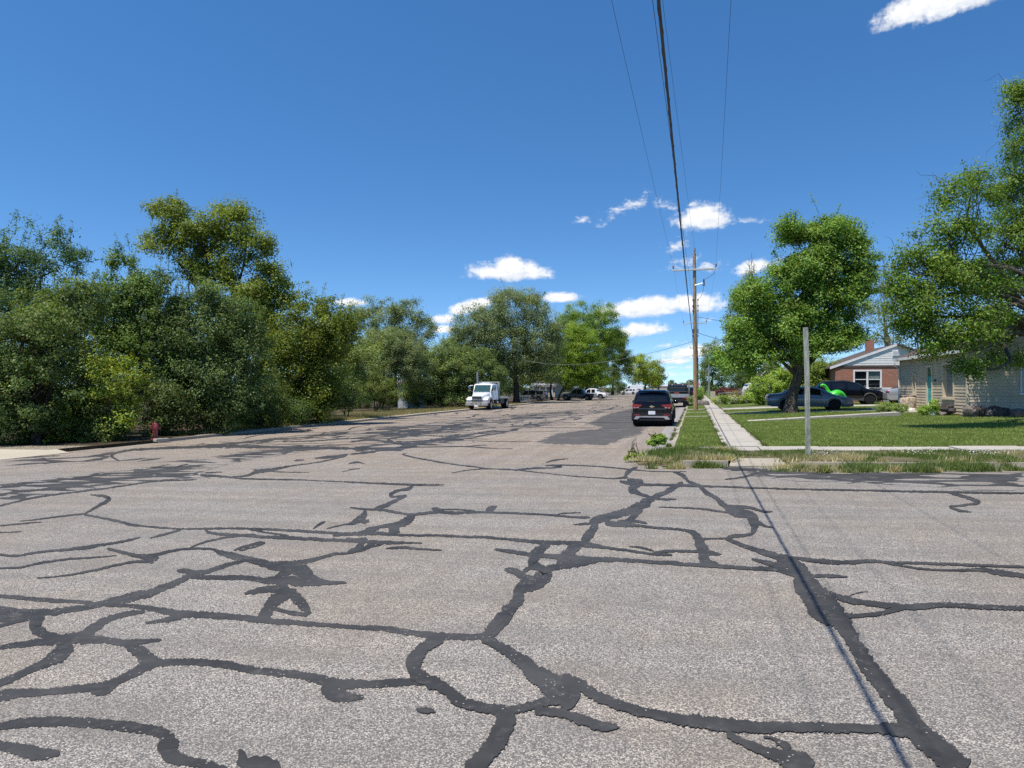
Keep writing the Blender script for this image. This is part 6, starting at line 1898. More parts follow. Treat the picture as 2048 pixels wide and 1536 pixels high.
wire('service_wire', 'lower service wire from the nearest pole to the brick house', [(Vector((p1['x'] + .15, p1['y'], height(666, d_))), Vector((x, y, height(716, 63))), .5)], .016, M['wire'], group='service drops')

# ------------------------------------------------------------------ street furniture
bp_ = spot(1616, 913, lawn_z)
b = MB()
H = height(658, 16.9) - bp_.z
prof = [(-.3, 0.0), (0, 0.0), (H * .3, -.012), (H * .6, -.02), (H, -.055)]
hw_ = .043
vs, fs = [], []
for (zz_, lx) in prof:
    vs += [(lx - hw_, -hw_, zz_), (lx + hw_, -hw_, zz_), (lx + hw_, hw_, zz_), (lx - hw_, hw_, zz_)]
for i in range(len(prof) - 1):
    for k in range(4):
        fs.append((4 * i + k, 4 * i + (k + 1) % 4, 4 * i + 4 + (k + 1) % 4, 4 * i + 4 + k))
fs += [(3, 2, 1, 0), tuple(4 * (len(prof) - 1) + k for k in range(4))]
b.add(vs, fs)
o = b.build('wooden_post', M['post_wood']); o.location = bp_; o.rotation_euler = (0, 0, .2); tag(o, 'bare square weathered wooden post standing in the weeds at the corner', 'post')

hx_, hy_ = at(310, 29.0)
hzz = float(road_z(hx_, hy_)) + .10
hyd = empty('fire_hydrant', (hx_, hy_, hzz), .7); tag(hyd, 'faded red fire hydrant in front of the thicket on the left kerb', 'fire hydrant')
b = MB(); b.lathe([(.17, -.05), (.17, .03), (.145, .035), (.145, .06), (.105, .07), (.10, .42), (.125, .44), (.13, .49), (.115, .50), (.115, .55), (.15, .555), (.15, .585), (.12, .59), (.105, .65), (.07, .70), (.03, .72), (.028, .77), (.012, .775)], seg=20)
b.build('barrel', M['hydrant'], hyd, 40)
b = MB(); b.lathe([(.10, -.08), (.10, -.16), (.085, -.165), (.085, -.18), (.03, -.185), (.03, -.21)], (0, 0, .47), 'y', 14); b.build('pumper_cap', M['hydrant'], hyd, 40)
for sx in (-1, 1):
    b = MB(); b.lathe([(.055, sx * .08), (.06, sx * .17), (.05, sx * .18), (.02, sx * .185), (.02, sx * .205)], (0, 0, .47), 'x', 12); b.build('hose_cap', M['hydrant'], hyd, 40)
x, y = at(323, 28.6)
b = MB(); b.bbox(-.28, .28, -.12, .12, -.05, .07, .02); o = b.build('concrete_block', M['concrete']); o.location = (x, y, float(road_z(x, y)) + .1); o.rotation_euler = (0, 0, 1.2); tag(o, 'small concrete block at the foot of the fire hydrant', 'block')

x, y = at(957, 74)
z = float(road_z(x, y))
b = MB(); b.tube([(0, 0, -.1), (-.13, 0, height(744, 74) - z)], [.10, .10], 10); o = b.build('steel_post', M['galv'], None, 50); o.location = (x, y, z); tag(o, 'leaning grey steel post rising behind the white truck', 'post')

def octagon_sign(label, px, depth, cpy, r, front, face_cam, base_z=None):
    x, y = at(px, depth)
    z = float(lawn_z(x, y) if x > XR else road_z(x, y) + .1)
    root = empty('stop_sign', (x, y, z)); tag(root, label, 'road sign')
    zc = height(cpy, depth) - z
    b = MB(); b.tube([(0, .03, -.1), (0, .03, zc - .05)], .035, 8); b.build('post', M['galv'], root, 50)
    poly = [(r * math.cos(math.pi / 8 + i * math.pi / 4), zc + r * math.sin(math.pi / 8 + i * math.pi / 4)) for i in range(8)]
    b = MB(); b.prism(poly, 'y', -.02, -.005); pn = b.build('sign_panel', M['red_sign'] if front else M['sign_back'], root)
    if front:
        b = MB()
        n = 8
        for i in range(n):
            p, q = poly[i], poly[(i + 1) % n]
            pi, qi = (p[0] * .88, zc + (p[1] - zc) * .88), (q[0] * .88, zc + (q[1] - zc) * .88)
            b.quad((p[0] * .97, -.023, zc + (p[1] - zc) * .97), (pi[0], -.023, pi[1]), (qi[0], -.023, qi[1]), (q[0] * .97, -.023, zc + (q[1] - zc) * .97))
        b.build('sign_border', M['plate'], pn)
        fc = bpy.data.curves.new('lettering', 'FONT'); fc.body = 'STOP'; fc.size = r * .75; fc.align_x = 'CENTER'; fc.align_y = 'CENTER'; fc.extrude = .002
        fo = bpy.data.objects.new('lettering', fc); C.objects.link(fo); fo.parent = pn; fo.location = (0, -.024, zc); fo.rotation_euler = (R(90), 0, 0)
        bpy.context.view_layer.update()
        me = bpy.data.meshes.new_from_object(fo); me.materials.clear(); me.materials.append(M['plate'])
        fm = bpy.data.objects.new('lettering', me); C.objects.link(fm); fm.parent = pn; fm.location = fo.location; fm.rotation_euler = fo.rotation_euler
        bpy.data.objects.remove(fo)
octagon_sign('red stop sign on the pavement side far down the street', 1396.3, 150, 768, .40, True, True)
octagon_sign('grey back of a stop sign on the left verge beside the white car', 1233, 190, 772, .42, False, False)

# wire fence and red board fence of the flower bed, low wire fence at the left driveway
def fence(name, label, p, q, z_fn, n, hgt, rail_m, post_m, boards=False):
    root = empty(name, (p[0], p[1], float(z_fn(*p)))); tag(root, label, 'fence')
    z0 = float(z_fn(*p))
    dx, dy = q[0] - p[0], q[1] - p[1]
    dz = float(z_fn(*q)) - z0
    for i in range(n + 1):
        t = i / n
        b = MB(); b.tube([(dx * t, dy * t, dz * t - .1), (dx * t, dy * t, dz * t + hgt)], .035, 6); b.build('post', post_m, root, 50)
    b = MB()
    b.tube([(0, 0, hgt - .03), (dx, dy, dz + hgt - .03)], .028, 6)
    if boards:
        L_ = math.hypot(dx, dy)
        k = int(L_ / .16)
        for i in range(k):
            t0, t1 = (i + .06) / k, (i + .94) / k
            hh = hgt + rng.normal(0, .02)
            b.add([(dx * t0, dy * t0 - .02, dz * t0 + .05), (dx * t1, dy * t1 - .02, dz * t1 + .05), (dx * t1, dy * t1 - .02, dz * t1 + hh), (dx * t0, dy * t0 - .02, dz * t0 + hh),
                   (dx * t0, dy * t0 + .005, dz * t0 + .05), (dx * t1, dy * t1 + .005, dz * t1 + .05), (dx * t1, dy * t1 + .005, dz * t1 + hh), (dx * t0, dy * t0 + .005, dz * t0 + hh)],
                  [(0, 1, 2, 3), (7, 6, 5, 4), (0, 4, 5, 1), (3, 2, 6, 7), (0, 3, 7, 4), (1, 5, 6, 2)])
    else:
        L_ = math.hypot(dx, dy)
        k = int(L_ / .22)
        for i in range(1, k):
            t = i / k
            b.tube([(dx * t, dy * t, dz * t + .05), (dx * t, dy * t, dz * t + hgt - .03)], .008, 4)
        for h_ in (.1, hgt * .5):
            b.tube([(0, 0, h_), (dx, dy, dz + h_)], .009, 4)
    b.build('panel', rail_m, root, 50)
fence('wire_fence', 'grey wire fence around the flower bed by the pavement', at(1438, 69), at(1530, 69), lawn_z, 4, 1.0, M['galv'], M['galv'])
fence('board_fence', 'reddish board fence behind the flower bed', at(1452, 76), at(1530, 76), lawn_z, 5, 1.1, M['fence_wood'], M['fence_wood'], True)
fence('low_fence', 'low white wire fence beside the minivan on the left', at(1037, 104), at(1060, 106), lambda x, y: road_z(x, y) + .1, 6, .9, M['white_plastic'], M['white_plastic'])
x, y = at(1426, 70)
b = MB(); b.bbox(-.22, .22, -.22, .22, -.1, 1.15, .04); o = b.build('gate_post', M['tan_wall']); o.location = (x, y, float(lawn_z(x, y))); tag(o, 'stout tan post at the end of the flower bed fence', 'post')
x, y = at(1402, 64)
b = MB(); b.blob((0, 0, .12), (.75, .5, .3), .8, 14, 8, .3, 5); o = b.build('boulder', RM[1], None, 40); o.location = (x, y, float(lawn_z(x, y))); tag(o, 'flat grey boulder on the grass strip behind the pole', 'rock')

# wheelie bins beside the brick house
def wheelie_bin(px, depth, m, label, rz):
    x, y = at(px, depth); z = float(lawn_z(x, y)) + .02
    root = empty('wheelie_bin', (x, y, z), rz); tag(root, label, 'bin')
    b = MB()
    lo, hi = (.24, .27), (.30, .36)
    vs = [(-lo[0], -lo[1], .06), (lo[0], -lo[1], .06), (lo[0], lo[1], .06), (-lo[0], lo[1], .06), (-hi[0], -hi[1], 1.0), (hi[0], -hi[1], 1.0), (hi[0], hi[1], 1.0), (-hi[0], hi[1], 1.0)]
    b.add(vs, [(3, 2, 1, 0), (4, 5, 6, 7), (0, 1, 5, 4), (1, 2, 6, 5), (2, 3, 7, 6), (3, 0, 4, 7)])
    b.bbox(-.33, .33, -.385, -.365, .88, .98, .005)
    b.build('body', m, root)
    b = MB(); b.prism([(-.40, 1.005), (.40, 1.005), (.38, 1.06), (.2, 1.12), (-.2, 1.12), (-.38, 1.06)], 'x', -.34, .34); b.build('lid', m, root)
    for sx in (-.29, .29):
        b = MB(); b.lathe([(.03, sx - .03), (.12, sx - .03), (.12, sx + .03), (.03, sx + .03)], (0, .30, .12), 'x', 14); b.build('wheel', M['tyre'], root, 40)
wheelie_bin(1752, 55.8, M['bin'], 'dark grey wheelie bin at the nose of the black car', .3)
wheelie_bin(1774, 54.2, M['bin_light'], 'pale grey wheelie bin beside the silver car', -.2)
# ------------------------------------------------------------------ vehicles (x forwards, y to the left, z up)
def wheel_parts(root, x, y, r, w, side, spokes=5, rim_m=None):
    b = MB()
    s = side
    prof = [(r * .66, -w / 2), (r * .93, -w / 2), (r, -w / 2 + .03), (r, w / 2 - .03), (r * .93, w / 2), (r * .66, w / 2), (r * .66, w / 2 - .05)]
    b.lathe(prof, (x, y, r), 'y', 28)
    t = b.build('wheel', M['tyre'], root, 40)
    b = MB()
    yo = y + s * (w / 2 - .025)
    b.lathe([(r * .68, yo - s * .03), (r * .68, yo + s * .018), (r * .60, yo + s * .012), (r * .58, yo - s * .05), (r * .3, yo - s * .055)][::1], (x, 0, r), 'y', 28)
    for k in range(spokes):
        a = 2 * math.pi * k / spokes + .3
        c, d = math.cos(a), math.sin(a)
        px_, pz_ = -d, c
        w0, w1 = r * .13, r * .075
        p = [(x + c * r * .12 + px_ * w0, r + d * r * .12 + pz_ * w0), (x + c * r * .12 - px_ * w0, r + d * r * .12 - pz_ * w0), (x + c * r * .6 - px_ * w1, r + d * r * .6 - pz_ * w1), (x + c * r * .6 + px_ * w1, r + d * r * .6 + pz_ * w1)]
        b.prism(p, 'y', yo - s * .04, yo + s * .008)
    b.lathe([(r * .17, yo - s * .05), (r * .17, yo + s * .014), (r * .05, yo + s * .02)], (x, 0, r), 'y', 12)
    b.build('rim', rim_m or M['rim'], t, 35)

def loft(L, W, top, belt, sill, wheels, r, tum=.80, nose=.12, tail=.10, Hroof=None, ra=1.13):
    xs = set(np.linspace(-L / 2, L / 2, 72))
    for xc in wheels:
        for t in np.linspace(-1, 1, 17): xs.add(xc + t * r * ra)
    xs = np.array(sorted(x for x in xs if -L / 2 <= x <= L / 2))
    tx, tz = zip(*top)
    bx, bz = zip(*belt)
    zt = np.interp(xs, tx, tz)
    k = np.ones(5) / 5
    zs_ = np.convolve(np.pad(zt, 2, 'edge'), k, 'valid')
    zt = np.where(np.abs(xs) < L / 2 - .25, zs_, zt)
    zb = np.minimum(np.interp(xs, bx, bz), zt - .03)
    z0 = np.interp(xs, [-L / 2, -L / 2 + .25, L / 2 - .3, L / 2], [sill + .10, sill, sill, sill + .06])
    for xc in wheels:
        d = np.abs(xs - xc)
        R_ = r * ra
        z0 = np.where(d < R_, np.maximum(z0, r + np.sqrt(np.maximum(R_ * R_ - d * d, 0))), z0)
    z0 = np.minimum(z0, zb - .06)
    w = W / 2 * (1 - nose * np.clip((xs - (L / 2 - .75)) / .75, 0, 1) ** 2.2 - tail * np.clip((-xs - (L / 2 - .6)) / .6, 0, 1) ** 2.4)
    Hm = Hroof or max(tz)
    c = np.clip((zt - zb) / max(.05, Hm - np.interp(xs, bx, bz).mean()), 0, 1)
    tm = 1 - (1 - tum) * c - .05 * (1 - c)
    e = np.minimum(.09, (zt - zb) * .35)
    rows = [(w * .93, z0), (w * .985, z0 + .28 * (zb - z0)), (w, z0 + .62 * (zb - z0)), (w * .972, zb), (w * tm, zt - e), (w * tm * .86, zt - e * .2), (w * 0, zt)]
    return xs, rows, c

def make_car(name, label, loc, rz, L, W, top, belt, wheels, r, paint, side_glass, wind, rearg, sill=.24, tum=.80, pillars=(), tail_lights=None, head_lights=None, group=None,
             cat='car', nose=.12, tail=.10, trim=None, rim_m=None, plate_back=None, plate_front=None, mirror=None, handles=(), rails=False, spokes=5, cladding=None, wing_glass=None, bumper_back=None, glass_m=None, cladm='black_plastic'):
    root = empty(name, loc, rz)
    tag(root, label, cat, group)
    xs, rows, c = loft(L, W, top, belt, sill, wheels, r, tum, nose, tail)
    nR, nX = len(rows), len(xs)
    b = MB()
    vs = []
    for s in (1, -1):
        for (y, z) in rows:
            for i in range(nX): vs.append((xs[i], s * y[i], z[i]))
    fs = []
    for si, s in enumerate((1, -1)):
        o = si * nR * nX
        for j in range(nR - 1):
            for i in range(nX - 1):
                q = (o + j * nX + i, o + j * nX + i + 1, o + (j + 1) * nX + i + 1, o + (j + 1) * nX + i)
                fs.append(q if s < 0 else q[::-1])
    for i in (0, nX - 1):
        loop = [j * nX + i for j in range(nR)] + [nR * nX + j * nX + i for j in range(nR - 2, -1, -1)]
        fs.append(tuple(loop if i == 0 else loop[::-1]))
    b.add(vs, fs)
    body = b.build('body', paint, root, 38)
    # dark underside and wheel wells
    b = MB()
    b.box(-L / 2 + .12, L / 2 - .14, -W / 2 * .62, W / 2 * .62, sill + .03, sill + .34)
    for xc in wheels:
        b.lathe([(r * 1.10, -W / 2 * .86), (r * 1.10, W / 2 * .86)], (xc, 0, r), 'y', 20)
    b.build('underbody', M['black_plastic'], root)
    # glass
    gm = glass_m or M['glass']
    def P_(j, i, s, off=.006):
        y, z = rows[j]
        return Vector((xs[i], s * (y[i] + off), z[i]))
    def side_panel(x0, x1, s, lo=.06, hi=.90):
        g = MB()
        sel = [i for i in range(nX) if x0 - 1e-6 <= xs[i] <= x1 + 1e-6 and rows[4][1][i] - rows[3][1][i] > .06]
        if len(sel) < 2: return None
        pv = []
        for i in sel:
            a, d = P_(3, i, s), P_(4, i, s)
            pv += [a.lerp(d, lo)[:], a.lerp(d, hi)[:]]
        g.add(pv, [(2 * k, 2 * k + 2, 2 * k + 3, 2 * k + 1) if s < 0 else (2 * k + 1, 2 * k + 3, 2 * k + 2, 2 * k) for k in range(len(sel) - 1)])
        return g
    for s in (1, -1):
        for (x0, x1) in side_glass:
            g = side_panel(x0, x1, s)
            if g: g.build('side_window', gm, root, 60)
    def screen(x0, x1, nm, wid=.93):
        g = MB()
        sel = [i for i in range(nX) if x0 <= xs[i] <= x1]
        pv = []
        nrm = .010
        for i in sel:
            for s, j in ((1, 4), (1, 5), (1, 6), (-1, 5), (-1, 4)):
                p = Vector((xs[i], s * rows[j][0][i] * wid, rows[j][1][i]))
                pv.append((p.x + (nrm if x0 > 0 else -nrm), p.y, p.z + nrm))
        n5 = 5
        g.add(pv, [(k * n5 + q, k * n5 + q + 1, (k + 1) * n5 + q + 1, (k + 1) * n5 + q) for k in range(len(sel) - 1) for q in range(n5 - 1)])
        g.build(nm, gm, root, 60)
    if wind: screen(*wind, 'windscreen')
    if rearg: screen(*rearg, 'rear_window')
    for x in wheels:
        for s in (1, -1):
            wheel_parts(root, x, s * (W / 2 - .115), r, .21, s, spokes, rim_m)
    if cladding:
        for s in (1, -1):
            b = MB()
            for xc in wheels:
                pts = [(xc + math.cos(a) * r * 1.19, s * (W / 2 - .004), r + math.sin(a) * r * 1.19) for a in np.linspace(-.25, math.pi + .25, 15)]
                b.tube(pts, .045, 5)
            b.box(wheels[0] + r * 1.15, wheels[1] - r * 1.15, min(s * (W / 2 - .06), s * (W / 2 + .008)), max(s * (W / 2 - .06), s * (W / 2 + .008)), sill, sill + .14)
            b.build('side_cladding', M[cladm], root, 50)
    for nm, lst in (('taillight', tail_lights), ('headlight', head_lights)):
        for (cx, cy, cz, rx, ry, rz_, mm) in (lst or ()):
            for s in (1, -1):
                b = MB(); b.blob((cx, s * cy, cz), (rx, ry, rz_), .55, 14, 8); b.build(nm, M[mm], root, 50)
    if plate_back:
        x, z = plate_back
        b = MB(); b.bbox(x - .02, x + .01, -.155, .155, z - .078, z + .078, .006); b.build('license_plate', M['plate'], root)
    if plate_front:
        x, z = plate_front
        b = MB(); b.bbox(x - .01, x + .02, -.155, .155, z - .078, z + .078, .006); b.build('license_plate', M['plate'], root)
    if mirror:
        for s in (1, -1):
            b = MB(); b.blob((mirror[0], s * (W / 2 + .09), mirror[1]), (.07, .12, .085), .7); b.tube([(mirror[0], s * (W / 2 - .1), mirror[1] - .06), (mirror[0], s * (W / 2 + .04), mirror[1] - .03)], .025, 6)
            b.build('mirror', paint, root, 50)
    for (hx_, hz_) in handles:
        for s in (1, -1):
            b = MB(); b.bbox(hx_ - .10, hx_ + .10, min(s * (W / 2 - .03), s * (W / 2 + .022)), max(s * (W / 2 - .03), s * (W / 2 + .022)), hz_ - .015, hz_ + .015, .008); b.build('door_handle', paint, root)
    if rails:
        for s in (1, -1):
            i0 = [i for i in range(nX) if rails[0] <= xs[i] <= rails[1]]
            b = MB(); b.tube([(xs[i], s * rows[4][0][i] * .95, rows[5][1][i] + .045) for i in i0[::4]], .022, 6); b.build('roof_rail', M['black_plastic'], root, 50)
    return root

def put(px, depth, fn=None):
    x, y = at(px, depth)
    return (x, y, float((fn or road_z)(x, y)) + .006)
UP, LEFT_, RIGHT_ = R(90), R(180), 0.0
SUV_TOP = [(-2.2, .93), (-2.18, 1.02), (-2.05, 1.34), (-1.98, 1.52), (-1.86, 1.60), (-1.5, 1.64), (-.5, 1.665), (.2, 1.63), (.5, 1.56), (1.12, 1.12), (1.25, 1.07), (1.95, .96), (2.12, .86), (2.2, .68)]
SUV_BELT = [(-2.2, 1.02), (-1.2, 1.03), (.9, .98), (1.3, .95), (2.2, .80)]
# --- black suv parked on the right, seen from behind
px_, py_ = at(1305.5, 33.4)
suv = make_car('parked_suv', 'black sport utility vehicle parked at the right kerb with its back to us', (px_, py_ + 1.45, float(road_z(px_, py_)) + .006), UP, 4.41, 1.81, SUV_TOP, SUV_BELT, (-1.32, 1.32), .345, M['black_paint'],
    [(-1.75, -1.15), (-1.05, -.12), (-.02, .85)], (.52, 1.10), (-2.165, -1.96), tum=.775, tail=.07, trim=None, mirror=(.75, 1.06), handles=((-.75, .90), (.3, .88)), rails=(-1.7, .2), cladding=True, sill=.27)
sx = -2.2
for s in (1, -1):
    b = MB()
    poly = [(s * .40, .985), (s * .86, 1.02), (s * .875, .90), (s * .80, .80), (s * .62, .83)]
    b.prism(poly if s > 0 else poly[::-1], 'x', sx - .035, sx + .12)
    t = b.build('taillight', M['red_lens'], suv)
    b = MB(); b.prism([(s * .56, .875), (s * .68, .865), (s * .66, .835), (s * .60, .84)], 'x', sx - .042, sx - .030); b.prism([(s * .72, .865), (s * .80, .86), (s * .79, .83), (s * .74, .832)], 'x', sx - .042, sx - .030)
    b.build('reversing_light', M['clear_lens'], t)
    b = MB(); b.bbox(sx - .035, sx + .03, min(s * .52, s * .80), max(s * .52, s * .80), .495, .545, .012); b.build('reflector', M['red_lens'], suv)
b = MB()                                                 # bumper: black with a silver skid trim
b.prism([(-.87, .62), (.87, .62), (.88, .34), (.66, .27), (-.66, .27), (-.88, .34)], 'x', sx - .03, sx + .25)
bmp = b.build('bumper', M['black_plastic'], suv)
b = MB()
b.prism([(-.70, .475), (.70, .475), (.80, .33), (.62, .33), (.52, .415), (-.52, .415), (-.62, .33), (-.80, .33)], 'x', sx - .055, sx - .028)
b.build('bumper_trim', M['grey_plastic'], bmp)
b = MB(); b.bbox(sx - .02, sx + .01, -.52, .52, .60, .78, .02); b.build('tailgate_panel', M['black_paint'], suv)
b = MB(); b.bbox(sx - .034, sx - .018, -.153, .153, .545, .70, .006); b.build('license_plate', M['plate'], suv)
b = MB(); b.prism([(-.10, .92), (-.03, .92), (-.03, .945), (.05, .945), (.05, .92), (.10, .92), (.085, .885), (.045, .885), (.045, .86), (-.045, .86), (-.045, .885), (-.115, .885)], 'x', sx - .03, sx - .004); b.build('badge', M['gold'], suv)
b = MB(); b.bbox(sx - .012, sx + .04, -.62, .62, .792, .803, .004); b.build('trim_strip', M['chrome'], suv)
b = MB(); b.prism([(-2.12, 1.605), (-1.8, 1.66), (-1.8, 1.62), (-2.08, 1.57)], 'y', -.60, .60); b.build('spoiler', M['black_paint'], suv)
b = MB(); b.tube([(-2.165, .25, 1.13), (-2.15, -.12, 1.12)], .014, 6); b.build('wiper', M['black_plastic'], suv)
b = MB(); b.prism([(-1.45, 1.64), (-1.2, 1.655), (-1.42, 1.73)], 'y', -.02, .02); b.build('antenna', M['black_paint'], suv)

SED_TOP = [(-2.4, .70), (-2.37, .90), (-2.25, .98), (-1.75, 1.01), (-1.6, 1.03), (-.95, 1.36), (-.5, 1.43), (.1, 1.44), (.5, 1.38), (1.25, 1.0), (1.4, .95), (2.1, .80), (2.32, .68), (2.4, .52)]
SED_BELT = [(-2.4, .88), (-1.0, .93), (1.0, .88), (2.4, .72)]
sed = dict(L=4.8, W=1.79, top=SED_TOP, belt=SED_BELT, wheels=(-1.35, 1.36), r=.315, side_glass=[(-1.1, -.35), (-.25, .62)], wind=(.56, 1.22), rearg=(-1.55, -.98), tum=.76, sill=.22, tail=.08,
           tail_lights=[(-2.33, .68, .80, .08, .19, .075, 'red_lens')], head_lights=[(2.2, .60, .66, .14, .19, .06, 'clear_lens')], mirror=(.62, .98), handles=((-.95, .80), (.05, .80)))
make_car('parked_sedan', 'blue grey sedan parked behind the trunk of the shade tree', put(1616, 43.9, lawn_z), R(0), paint=M['blue_grey_paint'], spokes=7, plate_back=(-2.41, .72), **sed)
def pick(px, depth, fn): x, y = at(px, depth); return (x, y, float(fn(x, y)) + .02)
CH_TOP = [(-2.3, .95), (-2.28, 1.05), (-2.0, 1.40), (-1.85, 1.58), (-1.4, 1.65), (-.4, 1.68), (.2, 1.65), (.55, 1.57), (1.2, 1.15), (1.35, 1.10), (2.0, 1.02), (2.2, .90), (2.3, .65)]
ch = make_car('parked_suv', 'glossy black sport utility vehicle in the driveway before the brick house', pick(1693, 53.0, lawn_z), R(2), 4.62, 1.86, CH_TOP, [(-2.3, 1.08), (1.2, 1.02), (2.3, .9)], (-1.37, 1.36), .36, M['black_paint'],
    [(-1.85, -1.25), (-1.15, -.25), (-.15, .80)], (.58, 1.18), (-2.2, -1.9), tum=.78, mirror=(.8, 1.12), handles=((-.85, .98), (.15, .96)), rails=(-1.6, .3), cladding=True, sill=.28, cladm='bin',
    tail_lights=[(-2.24, .74, 1.02, .08, .14, .07, 'red_lens')], head_lights=[(2.16, .68, .92, .13, .14, .04, 'clear_lens')])
make_car('parked_sedan', 'silver sedan half hidden behind the corner of the cream house', pick(1836, 51.5, lawn_z), R(8), paint=M['silver_paint'], **sed)
MIN_TOP = [(-2.3, .95), (-2.28, 1.1), (-2.1, 1.5), (-1.95, 1.62), (-1.2, 1.68), (.2, 1.66), (.6, 1.58), (1.3, 1.12), (1.5, 1.05), (2.05, .92), (2.25, .75), (2.3, .6)]
make_car('parked_suv', 'white sport utility vehicle behind the light green bush', pick(1535, 72, lawn_z), R(14), 4.6, 1.85, MIN_TOP, [(-2.3, 1.05), (2.3, .9)], (-1.35, 1.38), .35, M['white_paint'], [(-1.85, -1.2), (-1.1, -.2), (-.1, .9)], (.65, 1.25), (-2.2, -2.0),
    tail_lights=[(-2.24, .74, 1.05, .08, .12, .12, 'red_lens')], cladding=True, sill=.28, mirror=(.8, 1.1))
# --- left side of the street
def leftz(x, y): return road_z(x, y) + (.10 if x < XL - 1.2 else 0)
make_car('parked_minivan', 'grey minivan parked under the trees behind the low fence', pick(1062, 114, leftz), R(176), 5.1, 1.95, [(-2.55, 1.0), (-2.5, 1.2), (-2.35, 1.6), (-2.1, 1.72), (-1, 1.76), (.4, 1.72), (.9, 1.58), (1.7, 1.12), (1.9, 1.05), (2.4, .88), (2.55, .6)], [(-2.55, 1.05), (2.55, .9)], (-1.5, 1.52), .33, M['van_grey_paint'],
    [(-2.2, -1.1), (-1.0, .1), (.2, 1.1)], (.95, 1.65), (-2.45, -2.2), tum=.82, tail_lights=[(-2.48, .82, 1.15, .06, .1, .2, 'red_lens')], head_lights=[(2.36, .7, .8, .14, .15, .07, 'clear_lens')], mirror=(1.1, 1.1))
PK_TOP = [(-2.9, 1.0), (-2.88, 1.08), (-1.32, 1.12), (-1.25, 1.16), (-1.02, 1.72), (-.8, 1.86), (.3, 1.88), (.6, 1.8), (1.2, 1.25), (1.35, 1.16), (2.5, 1.08), (2.8, .98), (2.9, .7)]
pk = dict(L=5.8, W=2.0, top=PK_TOP, belt=[(-2.9, 1.05), (2.9, .98)], wheels=(-1.78, 1.85), r=.40, side_glass=[(-.85, -.1), (0, .85)], wind=(.66, 1.16), rearg=(-1.22, -1.0), tum=.84, sill=.38, nose=.06, tail=.03,
          tail_lights=[(-2.86, .88, .95, .06, .09, .16, 'red_lens')], head_lights=[(2.78, .78, .9, .1, .16, .09, 'clear_lens')], mirror=(.9, 1.25), cladding=True)
make_car('pickup_truck', 'shade darkened grey pickup truck nosed in at the left kerb', pick(1156, 119, leftz), R(173), paint=M['pickup_paint'], cat='pickup truck', **pk)
make_car('pickup_truck', 'white pickup truck just beyond the darkened grey one', pick(1184, 131, leftz), R(173), paint=M['white_paint'], cat='pickup truck', **pk)
make_car('crossing_car', 'small white sport utility vehicle crossing at the far junction', pick(1257, 211, leftz), R(184), 4.6, 1.85, MIN_TOP, [(-2.3, 1.05), (2.3, .9)], (-1.35, 1.38), .35, M['white_paint'], [(-1.85, -1.2), (-1.1, -.2), (-.1, .9)], (.65, 1.25), (-2.2, -2.0), tail_lights=[(-2.24, .74, 1.05, .08, .12, .12, 'red_lens')])
make_car('cargo_van', 'tall white cargo van behind the crossing white car', pick(1267, 216.5, leftz), R(184), 5.9, 2.05, [(-2.95, .9), (-2.93, 2.5), (-2.85, 2.68), (-2, 2.74), (.9, 2.72), (1.3, 2.6), (2.1, 1.5), (2.2, 1.35), (2.8, 1.15), (2.95, .7)], [(-2.95, 1.3), (2.95, 1.1)], (-1.9, 1.9), .36, M['white_paint'], [(1.0, 1.75)], (1.36, 2.08), None, tum=.9, cat='van')
make_car('distant_car', 'dark car beyond the roof of the black parked vehicle', pick(1300, 150, leftz), R(80), paint=M['black_paint'], **sed)
make_car('distant_car', 'pale car at the far junction right of the cargo van', pick(1284, 235, leftz), R(184), paint=M['silver_paint'], **sed)
make_car('parked_suv', 'black sport utility vehicle with pale pillars parked beyond the flatbed truck', pick(1372, 84, road_z), R(91), 4.7, 1.9, CH_TOP[:1] + [(x, z * 1.05) for x, z in CH_TOP[1:]], [(-2.3, 1.08), (2.3, .95)], (-1.37, 1.36), .37, M['black_paint'], [(-1.85, -1.25), (-1.15, -.25), (-.15, .80)], (.58, 1.18), (-2.24, -1.88),
    tail_lights=[(-2.27, .80, 1.12, .06, .1, .16, 'red_lens')], rails=(-1.6, .3), cladding=True, cladm='silver_paint')
for k, (px, dp) in enumerate(((1386, 100),)):
    make_car('parked_sedan', 'silver car farthest along the right kerb', pick(px, 104, road_z), R(90), paint=M['silver_paint'], **sed)

# --- white flatbed truck on the left, facing us
tx, ty = at(966, 70.2)
trk = empty('flatbed_truck', (tx, ty, float(road_z(tx, ty)) + .006), R(-93)); tag(trk, 'white flatbed truck with a chrome grille parked facing us on the left', 'truck')
WHT = M['white_paint']
def lofted(b, secs):
    """secs: (x, half width at bottom, half width at top, z bottom, z top)"""
    vs = []
    for (x, wb, wt, zb, zt) in secs:
        vs += [(x, -wb, zb), (x, wb, zb), (x, wb * .5 + wt * .5 + .02, (zb + zt) / 2), (x, wt, zt - .07), (x, wt * .88, zt), (x, -wt * .88, zt), (x, -wt, zt - .07), (x, -wb * .5 - wt * .5 - .02, (zb + zt) / 2)]
    n = 8
    fs = []
    for i in range(len(secs) - 1):
        for k in range(n):
            fs.append((i * n + k, i * n + (k + 1) % n, (i + 1) * n + (k + 1) % n, (i + 1) * n + k))
    fs += [tuple(range(n))[::-1], tuple(range((len(secs) - 1) * n, len(secs) * n))]
    return b.add(vs, [f[::-1] for f in fs])
b = MB(); lofted(b, [(-1.6, 1.02, .92, .95, 2.44), (-1.45, 1.03, .95, .95, 2.50), (-.25, 1.03, .94, .95, 2.50), (-.1, 1.02, .93, .95, 2.45), (.32, 1.0, .90, .95, 1.72)])
cab = b.build('cab', WHT, trk, 40)
